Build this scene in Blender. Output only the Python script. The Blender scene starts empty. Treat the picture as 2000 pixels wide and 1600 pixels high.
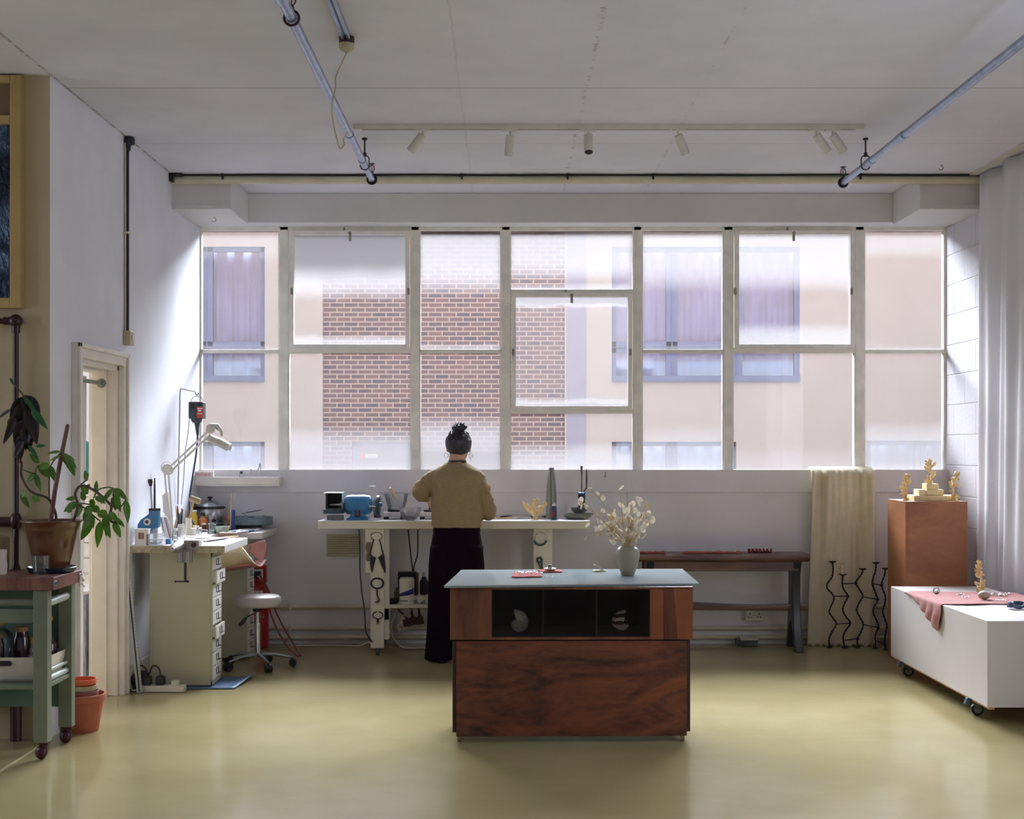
SKY=78.0; EXPO=0.14; SKYB=.07; SKYZ=4.5
import bpy, math, random
from math import sin, cos, pi, radians
from mathutils import Vector, Matrix, noise
random.seed(7)
SC = bpy.context.scene
COL = SC.collection
# ---- camera model (photo treated as 2000x1600) ----
F, VX, HY, H = 2600.0, 987.0, 875.0, 1.48
def W(px, py, D):
    return Vector(((px-VX)*D/F, D, H-(py-HY)*D/F))
def on(px, py, Z):                       # point on horizontal plane Z seen at a pixel
    return W(px, py, F*(H-Z)/(py-HY))
XL, XR, ZC, YB = -2.315, 3.34, 3.373, 10.05
BASE = {}
class MB:
    def __init__(s): s.v=[]; s.f=[]
    def add(s, vs, fs):
        o=len(s.v); s.v += [Vector(p) for p in vs]; s.f += [tuple(i+o for i in q) for q in fs]; return s
    def box(s, x0,x1,y0,y1,z0,z1):
        if x0>x1: x0,x1=x1,x0
        if y0>y1: y0,y1=y1,y0
        if z0>z1: z0,z1=z1,z0
        return s.add([(x0,y0,z0),(x1,y0,z0),(x1,y1,z0),(x0,y1,z0),(x0,y0,z1),(x1,y0,z1),(x1,y1,z1),(x0,y1,z1)],
          [(0,3,2,1),(4,5,6,7),(0,1,5,4),(1,2,6,5),(2,3,7,6),(3,0,4,7)])
    def cbox(s, c, sz, rx=0, ry=0, rz=0):
        m = Matrix.Translation(Vector(c)) @ Matrix.Rotation(rz,4,'Z') @ Matrix.Rotation(ry,4,'Y') @ Matrix.Rotation(rx,4,'X')
        n=len(s.v); a,b,d=[k/2 for k in sz]; s.box(-a,a,-b,b,-d,d)
        for i in range(n,len(s.v)): s.v[i] = m @ s.v[i]
        return s
    def xf(s, m, start=0):
        for i in range(start,len(s.v)): s.v[i] = m @ s.v[i]
        return s
    def rings(s, rs, closed=True, cap=True):
        n=len(rs[0]); o=len(s.v)
        for r in rs: s.v += [Vector(p) for p in r]
        for k in range(len(rs)-1):
            for i in range(n if closed else n-1):
                j=(i+1)%n
                s.f.append((o+k*n+i, o+k*n+j, o+(k+1)*n+j, o+(k+1)*n+i))
        if cap and closed:
            s.f.append(tuple(o+i for i in reversed(range(n))))
            s.f.append(tuple(o+(len(rs)-1)*n+i for i in range(n)))
        return s
    def tube(s, pts, r=0.01, n=8, cap=True, flat=1.0):
        pts=[Vector(p) for p in pts]; L=len(pts)
        rr = r if isinstance(r,(list,tuple)) else [r]*L
        t0=(pts[1]-pts[0]).normalized()
        up = Vector((0,0,1)) if abs(t0.z)<.9 else Vector((0,1,0))
        u=(up-t0*up.dot(t0)).normalized(); rs=[]
        for i,p in enumerate(pts):
            if i==0: t=pts[1]-pts[0]
            elif i==L-1: t=pts[-1]-pts[-2]
            else: t=(pts[i+1]-pts[i]).normalized()+(pts[i]-pts[i-1]).normalized()
            if t.length<1e-9: t=t0.copy()
            t.normalize(); u=(u-t*u.dot(t))
            if u.length<1e-6: u=t.orthogonal()
            u.normalize(); w=t.cross(u)
            rs.append([p+u*(cos(2*pi*k/n)*rr[i]*flat)+w*(sin(2*pi*k/n)*rr[i]) for k in range(n)])
        return s.rings(rs, True, cap)
    def cyl(s, p0, p1, r0, r1=None, n=20):
        return s.tube([p0,p1],[r0, r0 if r1 is None else r1], n)
    def lathe(s, c, prof, n=28, axis='Z'):
        c=Vector(c); rs=[]
        for r,z in prof:
            ring=[]
            for k in range(n):
                a=2*pi*k/n; x,y=cos(a)*r, sin(a)*r
                if axis=='Z': q=Vector((x,y,z))
                elif axis=='Y': q=Vector((x,z,-y))
                else: q=Vector((z,x,y))
                ring.append(c+q)
            rs.append(ring)
        return s.rings(rs)
    def sph(s, c, r, nu=16, nv=10):
        if not isinstance(r,(tuple,list)): r=(r,r,r)
        c=Vector(c); rs=[]
        for j in range(nv+1):
            t=pi*j/nv; t=min(max(t,.02),pi-.02)
            rs.append([c+Vector((r[0]*sin(t)*cos(2*pi*k/nu), r[1]*sin(t)*sin(2*pi*k/nu), -r[2]*cos(t))) for k in range(nu)])
        return s.rings(rs)
    def grid(s, fn, nu, nv):
        o=len(s.v)
        for j in range(nv+1):
            for i in range(nu+1): s.v.append(Vector(fn(i/nu, j/nv)))
        for j in range(nv):
            for i in range(nu):
                a=o+j*(nu+1)+i; s.f.append((a,a+1,a+nu+2,a+nu+1))
        return s
    def prism(s, poly, ax, a0, a1):      # extrude a polygon along an axis; poly in the other two axes
        def mk(p,a):
            if ax=='Y': return (p[0],a,p[1])
            if ax=='X': return (a,p[0],p[1])
            return (p[0],p[1],a)
        n=len(poly); o=len(s.v)
        s.v += [Vector(mk(p,a0)) for p in poly]+[Vector(mk(p,a1)) for p in poly]
        s.f.append(tuple(o+i for i in range(n))); s.f.append(tuple(o+n+i for i in reversed(range(n))))
        for i in range(n):
            j=(i+1)%n; s.f.append((o+i,o+n+i,o+n+j,o+j))
        return s
def obj(name, mb, mat, parent=None, loc=None, bevel=0, smooth=True, ang=35, local=False, solid=0, sub=0, seg=2):
    if parent is not None: base=BASE[parent]
    elif loc is not None: base=Vector(loc)
    else:
        xs=[v.x for v in mb.v]; ys=[v.y for v in mb.v]; zs=[v.z for v in mb.v]
        base=Vector(((min(xs)+max(xs))/2,(min(ys)+max(ys))/2,min(zs)))
    me=bpy.data.meshes.new(name)
    off = Vector((0,0,0)) if local else base
    me.from_pydata([tuple(v-off) for v in mb.v],[],mb.f)
    import bmesh
    bm=bmesh.new(); bm.from_mesh(me); bmesh.ops.recalc_face_normals(bm, faces=bm.faces); bm.to_mesh(me); bm.free()
    me.materials.append(mat)
    if smooth:
        me.polygons.foreach_set('use_smooth',[True]*len(me.polygons)); me.set_sharp_from_angle(angle=radians(ang))
    o=bpy.data.objects.new(name, me); COL.objects.link(o)
    if parent is not None: o.parent=parent; BASE[o]=BASE[parent]
    else: o.location=base; BASE[o]=base
    if solid:
        m=o.modifiers.new('s','SOLIDIFY'); m.thickness=solid; m.offset=0
    if bevel:
        m=o.modifiers.new('b','BEVEL'); m.width=bevel; m.segments=seg; m.limit_method='ANGLE'; m.angle_limit=radians(40); m.harden_normals=False
    if sub:
        m=o.modifiers.new('u','SUBSURF'); m.levels=sub; m.render_levels=sub
    return o
def tag(o, label, cat, group=None, kind=None):
    if label: o['label']=label
    if cat: o['category']=cat
    if group: o['group']=group
    if kind: o['kind']=kind
    return o
def thing(name, label, cat, loc, group=None, rz=0):
    o=bpy.data.objects.new(name,None); COL.objects.link(o); o.location=loc; o.rotation_euler=(0,0,rz)
    o.empty_display_size=.05
    BASE[o]=Vector(loc); return tag(o,label,cat,group)
def struct(name, mb, mat, **k):
    o=obj(name, mb, mat, **k); o['kind']='structure'; return o
def copy_tree(o, parent=None):
    c=o.copy(); COL.objects.link(c)
    if parent is not None: c.parent=parent
    BASE[c]=BASE[o]
    for ch in [x for x in KIDS(o)]: copy_tree(ch,c)
    return c
def KIDS(o): return [x for x in bpy.data.objects if x.parent==o]
def text(name, s, mat, parent, loc, size, rot=(pi/2,0,0), depth=.0005, label=None, align='CENTER', rootloc=None):
    cu=bpy.data.curves.new(name,'FONT'); cu.body=s; cu.size=size; cu.extrude=depth; cu.align_x=align; cu.align_y='CENTER'
    t=bpy.data.objects.new('tmp',cu); COL.objects.link(t)
    bpy.context.view_layer.update()
    me=bpy.data.meshes.new_from_object(t.evaluated_get(bpy.context.evaluated_depsgraph_get()))
    bpy.data.objects.remove(t)
    m=Matrix.Translation(Vector(loc)-BASE[parent]) @ (Matrix.Rotation(rot[2],4,'Z')@Matrix.Rotation(rot[0],4,'X'))
    me.transform(m); me.materials.clear(); me.materials.append(mat)
    o=bpy.data.objects.new(name,me); COL.objects.link(o); o.parent=parent; BASE[o]=BASE[parent]
    return o
# ---- materials ----
def lin(c):
    return tuple(((x/255)/12.92 if x/255<=.04045 else ((x/255+.055)/1.055)**2.4) for x in c)+(1,)
MATS={}
def mat(name, rgb, rough=.5, metal=0, var=.08, vs=6, bump=0, bs=60, coat=0, spec=.5, trans=0, ior=1.45, alb=None):
    """plain procedural surface: base colour (display rgb) with a little noise variation"""
    if name in MATS: return MATS[name]
    m=bpy.data.materials.new(name); m.use_nodes=True; nt=m.node_tree; b=nt.nodes['Principled BSDF']
    c=lin(rgb) if alb is None else tuple(alb)+(1,)
    tc=nt.nodes.new('ShaderNodeTexCoord'); no=nt.nodes.new('ShaderNodeTexNoise'); no.inputs['Scale'].default_value=vs; no.inputs['Detail'].default_value=5
    nt.links.new(tc.outputs['Object'],no.inputs['Vector'])
    rp=nt.nodes.new('ShaderNodeValToRGB'); rp.color_ramp.elements[0].position=.3; rp.color_ramp.elements[1].position=.7
    rp.color_ramp.elements[0].color=tuple(x*(1-var) for x in c[:3])+(1,); rp.color_ramp.elements[1].color=tuple(min(1,x*(1+var)) for x in c[:3])+(1,)
    nt.links.new(no.outputs['Fac'],rp.inputs['Fac']); nt.links.new(rp.outputs['Color'],b.inputs['Base Color'])
    b.inputs['Roughness'].default_value=rough; b.inputs['Metallic'].default_value=metal
    b.inputs['Specular IOR Level'].default_value=spec
    if coat: b.inputs['Coat Weight'].default_value=coat; b.inputs['Coat Roughness'].default_value=.1
    if trans: b.inputs['Transmission Weight'].default_value=trans; b.inputs['IOR'].default_value=ior
    if bump:
        n2=nt.nodes.new('ShaderNodeTexNoise'); n2.inputs['Scale'].default_value=bs; n2.inputs['Detail'].default_value=6
        nt.links.new(tc.outputs['Object'],n2.inputs['Vector'])
        bp=nt.nodes.new('ShaderNodeBump'); bp.inputs['Strength'].default_value=bump; bp.inputs['Distance'].default_value=.01
        nt.links.new(n2.outputs['Fac'],bp.inputs['Height']); nt.links.new(bp.outputs['Normal'],b.inputs['Normal'])
    MATS[name]=m; return m
class NT:
    def __init__(s,name):
        s.m=bpy.data.materials.new(name); s.m.use_nodes=True; s.t=s.m.node_tree; s.b=s.t.nodes['Principled BSDF']; s.out=s.t.nodes['Material Output']; MATS[name]=s.m
    def n(s,ty,**k):
        o=s.t.nodes.new('ShaderNode'+ty)
        for a,b in k.items():
            if a in ('operation','blend_type','data_type','wave_type','bands_direction','rings_direction','feature','distance','wave_profile'): setattr(o,a,b)
            else: o.inputs[a.replace('_',' ')].default_value=b
        return o
    def l(s,a,b): s.t.links.new(a,b); return s
    def math(s,op,a,b=None,c=None):
        o=s.t.nodes.new('ShaderNodeMath'); o.operation=op
        for i,x in enumerate((a,b,c)):
            if x is None: continue
            if isinstance(x,(int,float)): o.inputs[i].default_value=x
            else: s.l(x,o.inputs[i])
        return o.outputs[0]
    def mixc(s,f,a,b):
        o=s.t.nodes.new('ShaderNodeMix'); o.data_type='RGBA'
        for i,x in ((0,f),(6,a),(7,b)):
            if isinstance(x,(int,float,tuple)): o.inputs[i].default_value=x
            else: s.l(x,o.inputs[i])
        return o.outputs[2]
    def smooth(s,x,a,b):
        o=s.t.nodes.new('ShaderNodeMapRange'); o.interpolation_type='SMOOTHSTEP'; s.l(x,o.inputs[0])
        o.inputs[1].default_value=a; o.inputs[2].default_value=b; return o.outputs[0]
def wood(name, c1, c2, scale=3, stretch=(1,8,8), rough=.45, coat=0, figure=2.5, ang=0, bump=.15):
    m=NT(name); tc=m.n('TexCoord'); mp=m.n('Mapping'); mp.inputs['Scale'].default_value=stretch; mp.inputs['Rotation'].default_value=(0,ang,0)
    m.l(tc.outputs['Object'],mp.inputs['Vector'])
    n1=m.n('TexNoise',Scale=scale,Detail=8.0,Roughness=.6,Distortion=figure); m.l(mp.outputs[0],n1.inputs['Vector'])
    n2=m.n('TexNoise',Scale=scale*9,Detail=4.0,Roughness=.7,Distortion=.4); m.l(mp.outputs[0],n2.inputs['Vector'])
    f=m.math('ADD',m.math('MULTIPLY',n1.outputs['Fac'],.75),m.math('MULTIPLY',n2.outputs['Fac'],.25))
    rp=m.n('ValToRGB'); m.l(f,rp.inputs['Fac']); e=rp.color_ramp.elements; e[0].position=.36; e[1].position=.64; e[0].color=lin(c1); e[1].color=lin(c2)
    m.l(rp.outputs['Color'],m.b.inputs['Base Color']); m.b.inputs['Roughness'].default_value=rough
    if coat: m.b.inputs['Coat Weight'].default_value=coat; m.b.inputs['Coat Roughness'].default_value=.15
    bp=m.n('Bump',Strength=bump,Distance=.003); m.l(f,bp.inputs['Height']); m.l(bp.outputs['Normal'],m.b.inputs['Normal'])
    return m.m
def glassy(name, tint=(1,1,1), refl=.06, rough=.02, haze=0.0):
    """thin clear pane: straight-through with a Fresnel reflection"""
    m=NT(name); t=m.t
    tr=m.n('BsdfTransparent'); tr.inputs[0].default_value=tuple(tint)+(1,)
    gl=m.n('BsdfGlossy'); gl.inputs['Roughness'].default_value=rough
    fr=m.n('Fresnel'); fr.inputs['IOR'].default_value=1.45
    mx=m.n('MixShader'); m.l(m.math('ADD',fr.outputs[0],refl-.04),mx.inputs[0]); m.l(tr.outputs[0],mx.inputs[1]); m.l(gl.outputs[0],mx.inputs[2])
    o=mx.outputs[0]
    if haze:
        df=m.n('BsdfDiffuse'); df.inputs[0].default_value=(.8,.8,.8,1); m2=m.n('MixShader'); m2.inputs[0].default_value=haze
        m.l(o,m2.inputs[1]); m.l(df.outputs[0],m2.inputs[2]); o=m2.outputs[0]
    m.l(o,m.out.inputs['Surface']); t.nodes.remove(m.b)
    return m.m
# ================= materials of the shell =================
def painted(name, rgb, cracks=False, rough=.75):
    m=NT(name); tc=m.n('TexCoord'); n1=m.n('TexNoise',Scale=1.3,Detail=6.0,Roughness=.6); m.l(tc.outputs['Object'],n1.inputs['Vector'])
    c=lin(rgb); c2=tuple(x*.93 for x in c[:3])+(1,)
    col=m.mixc(m.smooth(n1.outputs['Fac'],.35,.65),c2,c)
    n2=m.n('TexNoise',Scale=9.0,Detail=9.0,Roughness=.75); m.l(tc.outputs['Object'],n2.inputs['Vector'])
    col=m.mixc(m.math('MULTIPLY',m.smooth(n2.outputs['Fac'],.70,.78),.35),col,lin((120,108,92)))
    m.l(col,m.b.inputs['Base Color']); m.b.inputs['Roughness'].default_value=rough
    n3=m.n('TexNoise',Scale=14.0,Detail=8.0,Roughness=.65); m.l(tc.outputs['Object'],n3.inputs['Vector'])
    bp=m.n('Bump',Strength=.25,Distance=.008); m.l(n3.outputs['Fac'],bp.inputs['Height']); m.l(bp.outputs['Normal'],m.b.inputs['Normal'])
    return m
mw=painted('wall_paint',(226,226,236)); WALL=mw.m
WALLB=painted('back_wall_paint',(226,223,226)).m
CREAM=mat('cream_paint',(205,196,172),.6,bump=.1,bs=20)
BEAM=painted('beam_paint',(214,212,212)).m
TRIMW=mat('gloss_white_paint',(222,214,205),.4,bump=.05,bs=25)
FRAMEW=mat('window_frame_paint',(234,230,222),.45,var=.1,vs=9,bump=.1,bs=40)
# ceiling: painted board with joints and a flaking crack
m=NT('ceiling_paint'); tc=m.n('TexCoord'); sp=m.n('SeparateXYZ'); m.l(tc.outputs['Object'],sp.inputs[0])
n1=m.n('TexNoise',Scale=1.1,Detail=6.0,Roughness=.6); m.l(tc.outputs['Object'],n1.inputs['Vector'])
n2=m.n('TexNoise',Scale=12.0,Detail=8.0,Roughness=.8); m.l(tc.outputs['Object'],n2.inputs['Vector'])
base=m.mixc(m.smooth(n1.outputs['Fac'],.35,.65),lin((208,208,218)),lin((218,218,228)))
def line(coord, at, w, amt, wob=.0, brk=None):
    c=coord if not wob else m.math('ADD',coord,m.math('MULTIPLY',m.math('SUBTRACT',n2.outputs['Fac'],.5),wob))
    d=m.math('ABSOLUTE',m.math('SUBTRACT',c,at)); f=m.smooth(d,w,w*.3)
    if brk: f=m.math('MULTIPLY',f,m.smooth(n2.outputs['Fac'],brk,brk+.08))
    return m.math('MULTIPLY',f,amt)
f=line(sp.outputs['Y'],7.0,.008,.55); f=m.math('MAXIMUM',f,line(sp.outputs['Y'],8.28,.008,.3))
f=m.math('MAXIMUM',f,line(sp.outputs['X'],.44,.012,.6,.22,.50)); f=m.math('MAXIMUM',f,line(sp.outputs['X'],1.04,.008,.35,.12,.52))
f=m.math('MAXIMUM',f,line(sp.outputs['X'],-.24,.008,.12,.05)); f=m.math('MAXIMUM',f,line(sp.outputs['X'],XL+.01,.012,.6,.03,.45))
base=m.mixc(f,base,lin((110,84,56))); m.l(base,m.b.inputs['Base Color']); m.b.inputs['Roughness'].default_value=.8
h=m.math('SUBTRACT',m.math('MULTIPLY',n2.outputs['Fac'],.3),f); bp=m.n('Bump',Strength=.4,Distance=.01); m.l(h,bp.inputs['Height']); m.l(bp.outputs['Normal'],m.b.inputs['Normal'])
CEIL=m.m
# floor: glossy poured resin, pale yellow
m=NT('floor_resin'); tc=m.n('TexCoord'); n1=m.n('TexNoise',Scale=1.2,Detail=6.0,Roughness=.6); m.l(tc.outputs['Object'],n1.inputs['Vector'])
n2=m.n('TexNoise',Scale=7.0,Detail=8.0,Roughness=.7); m.l(tc.outputs['Object'],n2.inputs['Vector'])
col=m.mixc(m.smooth(n1.outputs['Fac'],.3,.7),lin((156,143,102)),lin((166,153,113)))
col=m.mixc(m.math('MULTIPLY',m.smooth(n2.outputs['Fac'],.62,.75),.12),col,lin((142,126,84)))
m.l(col,m.b.inputs['Base Color'])
m.l(m.math('ADD',m.math('MULTIPLY',n1.outputs['Fac'],.08),.10),m.b.inputs['Roughness']); m.b.inputs['Specular IOR Level'].default_value=.42
mp=m.n('Mapping'); mp.inputs['Scale'].default_value=(1,2.2,1); m.l(tc.outputs['Object'],mp.inputs['Vector'])
n3=m.n('TexNoise',Scale=3.5,Detail=5.0,Roughness=.55); m.l(mp.outputs[0],n3.inputs['Vector'])
n4=m.n('TexNoise',Scale=26.0,Detail=3.0,Roughness=.5); m.l(mp.outputs[0],n4.inputs['Vector'])
bp=m.n('Bump',Strength=.08,Distance=.012); m.l(m.math('ADD',n3.outputs['Fac'],m.math('MULTIPLY',n4.outputs['Fac'],.10)),bp.inputs['Height']); m.l(bp.outputs['Normal'],m.b.inputs['Normal'])
FLOOR=m.m
# concrete block wall
m=NT('block_wall_paint'); tc=m.n('TexCoord'); sp=m.n('SeparateXYZ'); m.l(tc.outputs['Object'],sp.inputs[0]); cb=m.n('CombineXYZ')
m.l(sp.outputs['Y'],cb.inputs[0]); m.l(sp.outputs['Z'],cb.inputs[1]); br=m.n('TexBrick'); m.l(cb.outputs[0],br.inputs['Vector'])
br.inputs['Scale'].default_value=1; br.inputs['Brick Width'].default_value=.45; br.inputs['Row Height'].default_value=.225; br.inputs['Mortar Size'].default_value=.006; br.inputs['Mortar Smooth'].default_value=.5
n1=m.n('TexNoise',Scale=30.0,Detail=6.0); m.l(tc.outputs['Object'],n1.inputs['Vector'])
m.l(m.mixc(m.math('MULTIPLY',br.outputs['Fac'],.25),lin((208,206,214)),lin((150,147,155))),m.b.inputs['Base Color']); m.b.inputs['Roughness'].default_value=.8
bp=m.n('Bump',Strength=.8,Distance=.01); m.l(m.math('SUBTRACT',m.math('MULTIPLY',n1.outputs['Fac'],.25),br.outputs['Fac']),bp.inputs['Height']); m.l(bp.outputs['Normal'],m.b.inputs['Normal'])
BLOCK=m.m
# ================= room =================
struct('floor', MB().box(-6.2,XR+.2,-3.2,10.4,-.12,0), FLOOR, loc=(0,0,0), smooth=False)
struct('ceiling', MB().box(-6.2,XR+.2,-3.2,10.4,ZC,ZC+.2), CEIL, loc=(0,0,0), smooth=False)
T=.17
b=MB().box(XL-T,XL,6.77,7.19,0,ZC).box(XL-T,XL,7.97,10.15,0,ZC).box(XL-T,XL,7.19,7.97,1.97,ZC)
struct('wall_left', b, WALL, loc=(0,0,0), smooth=False)
PIER=painted('pier_paint',(190,174,140)).m
struct('wall_pier', MB().box(-6.2,XL-T,6.77,6.92,0,ZC).box(XL-T,XL-.001,6.765,6.77,0,ZC), PIER, loc=(0,0,0), smooth=False)
struct('wall_right', MB().box(XR,XR+.2,5.3,10.15,0,ZC).box(XR,XR+.2,-3.2,3.2,0,ZC).box(XR,XR+.2,3.2,5.3,0,.9).box(XR,XR+.2,3.2,5.3,2.9,ZC), BLOCK, loc=(0,0,0), smooth=False)  # opening out of view, added to let in fill light
ZS=1.314
struct('wall_back', MB().box(XL-T,XR+.2,YB,YB+.14,-.0,ZS).box(XL,XR,YB-.012,YB+.01,ZS-.17,ZS+.003), WALLB, loc=(0,0,0), smooth=False, bevel=.004)
# rear of the room, out of view; side wall opening added for fill light
RW=MB().box(-6.2,XR+.2,-3.2,-3.0,0,ZC)
struct('wall_rear', RW, WALL, loc=(0,0,0), smooth=False)
SW=MB().box(-6.4,-6.2,-3.2,6.9,0,.9).box(-6.4,-6.2,-3.2,6.9,2.9,ZC).box(-6.4,-6.2,-3.2,4.0,.9,2.9).box(-6.4,-6.2,6.2,6.9,.9,2.9)
struct('wall_side', SW, WALL, loc=(0,0,0), smooth=False)
# beam over the window and the two downstand stubs
struct('trim_1', MB().box(XL,XR,9.89,10.19,3.154,ZC), BEAM, loc=(0,0,0), smooth=False, bevel=.006)
struct('trim_2', MB().box(XL,-1.91,9.25,9.89,3.14,ZC).box(XL,-2.02,9.245,9.25,3.138,3.17), BEAM, loc=(0,0,0), smooth=False, bevel=.004)
struct('trim_3', MB().box(2.88,XR,9.25,9.89,3.14,ZC).box(2.98,XR,9.245,9.25,3.138,3.17), BEAM, loc=(0,0,0), smooth=False, bevel=.004)
struct('baseboard_left', MB().box(XL,XL+.015,8.03,10.0,0,.14), TRIMW, loc=(0,0,0), smooth=False, bevel=.004)
struct('trim_4', MB().box(XL+.0,XL+.012,6.0,6.765,0.0,.004).box(XL-.0,XL+.012,3.0,6.0,0,.004), mat('threshold_strip',(205,195,150),.4), loc=(0,0,0), smooth=False)
# ---- door frame ----
fr=MB()
fr.box(XL,XL+.035,7.10,7.19,0,1.97).box(XL,XL+.035,7.965,8.03,0,1.97).box(XL,XL+.035,7.10,8.03,1.97,2.045)
fr.box(XL+.035,XL+.05,7.10,7.13,0,2.045).box(XL+.035,XL+.05,8.01,8.03,0,2.045).box(XL+.035,XL+.05,7.10,8.03,2.02,2.045)
fr.box(XL-T,XL,7.19,7.22,0,1.97).box(XL-T,XL,7.94,7.97,0,1.97).box(XL-T,XL,7.19,7.97,1.94,1.97)
fr.box(XL-T+.02,XL-.06,7.22,7.235,0,1.94).box(XL-T+.02,XL-.06,7.925,7.94,0,1.94).box(XL-T+.02,XL-.06,7.22,7.94,1.925,1.94)
struct('door_1', fr, TRIMW, loc=(0,0,0), smooth=False, bevel=.003)
# small room beyond the door
BR=MB().box(-5.2,XL-T,9.5,9.6,0,ZC); struct('wall_beyond', BR, WALL, loc=(0,0,0), smooth=False)
# ================= window =================
YW=10.12
BOTW=[]; SCB=F/YW
def wx(px): return (px-VX)/SCB
def wz(py): return H-(py-HY)/SCB
def pane_mat(name, top, bot, side=0, seed=0, spot=0):
    m=NT(name); tc=m.n('TexCoord'); sp=m.n('SeparateXYZ'); m.l(tc.outputs['Generated'],sp.inputs[0])
    mp=m.n('Mapping'); mp.inputs['Location'].default_value=(seed*3.1,0,seed*1.7); mp.inputs['Scale'].default_value=(3,1,.7); m.l(tc.outputs['Object'],mp.inputs['Vector'])
    no=m.n('TexNoise',Scale=2.0,Detail=4.0,Roughness=.5); m.l(mp.outputs[0],no.inputs['Vector'])
    z=m.math('ADD',sp.outputs['Z'],m.math('MULTIPLY',m.math('SUBTRACT',no.outputs['Fac'],.5),.06))
    f=m.math('MULTIPLY',m.smooth(z,1-top[0],min(1.0,1-top[0]*.35)),top[1])
    g=m.math('MULTIPLY',m.smooth(z,bot[0],bot[0]*.1),bot[1])
    f=m.math('MAXIMUM',f,g)
    f=m.math('MAXIMUM',f,.05+side)
    tr=m.n('BsdfTransparent'); gl=m.n('BsdfGlossy'); gl.inputs['Roughness'].default_value=.02
    fr=m.n('Fresnel'); fr.inputs['IOR'].default_value=1.3
    mx=m.n('MixShader'); m.l(fr.outputs[0],mx.inputs[0]); m.l(tr.outputs[0],mx.inputs[1]); m.l(gl.outputs[0],mx.inputs[2])
    tl=m.n('BsdfTranslucent'); tl.inputs[0].default_value=(.175,.166,.168,1)
    m2=m.n('MixShader'); m.l(f,m2.inputs[0]); m.l(mx.outputs[0],m2.inputs[1]); m.l(tl.outputs[0],m2.inputs[2])
    m.l(m2.outputs[0],m.out.inputs['Surface']); m.t.nodes.remove(m.b); return m.m
METAL=mat('old_latch_metal',(150,145,135),.4,metal=.8)
def latch(px, py, parent):
    c=W(px,py,YW-.04); b=MB().cbox(c,(.07,.02,.022)).cbox(c+Vector((0,-.012,-.03)),(.018,.016,.06)).cbox(c+Vector((-.045,0,.02)),(.012,.02,.05)).cyl(c+Vector((0,-.01,0)),c+Vector((0,-.03,0)),.012,n=10)
    obj('latch', b, METAL, parent, bevel=.002)
def bar(b,x0,x1,y0,y1,d0=YW-.03,d1=YW+.03): b.box(wx(x0),wx(x1),d0,d1,wz(y1),wz(y0))
TOP,BOT=443,919
def pane(n, x0,x1,y0,y1,parent,mt): 
    obj('pane', MB().box(wx(x0),wx(x1),YW-.002,YW+.002,wz(y1),wz(y0)), mt, parent, smooth=False)
def rectframe(b,x0,x1,y0,y1,w,d0,d1):
    bar(b,x0,x0+w,y0,y1,d0,d1); bar(b,x1-w,x1,y0,y1,d0,d1); bar(b,x0+w,x1-w,y0,y0+w,d0,d1); bar(b,x0+w,x1-w,y1-w,y1,d0,d1)
mull=[(385,393),(547,565),(803,820),(979,997),(1236,1253),(1412,1431),(1668,1686),(1843,1855)]
mb=MB()
for i,(a,c) in enumerate(mull): mb.box(wx(a),wx(c),YW-.035,YW+.06,wz(BOT),wz(TOP))
mb.box(wx(380),wx(1860),YW-.035,YW+.06,wz(452),wz(TOP-4)).box(wx(380),wx(1860),YW-.02,YW+.06,wz(921),wz(917))
struct('trim_5', mb, FRAMEW, loc=(0,0,0), smooth=False, bevel=.006)
hz=[((.35,.15),(.1,.1)),((.66,.95),(.12,.45)),((.62,.62),(.08,.2)),((1.0,.55),(.2,.2)),((.6,.42),(.1,.1)),((.6,.5),(.25,.45)),((.3,.2),(.1,.1))]
lo=[((.1,.05),(.35,.3)),((.05,.05),(.45,.6)),((.05,.05),(.55,.75)),((.05,.05),(.6,.55)),((.1,.05),(.5,.35)),((.1,.05),(.3,.15)),((.1,.05),(.5,.6))]
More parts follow.
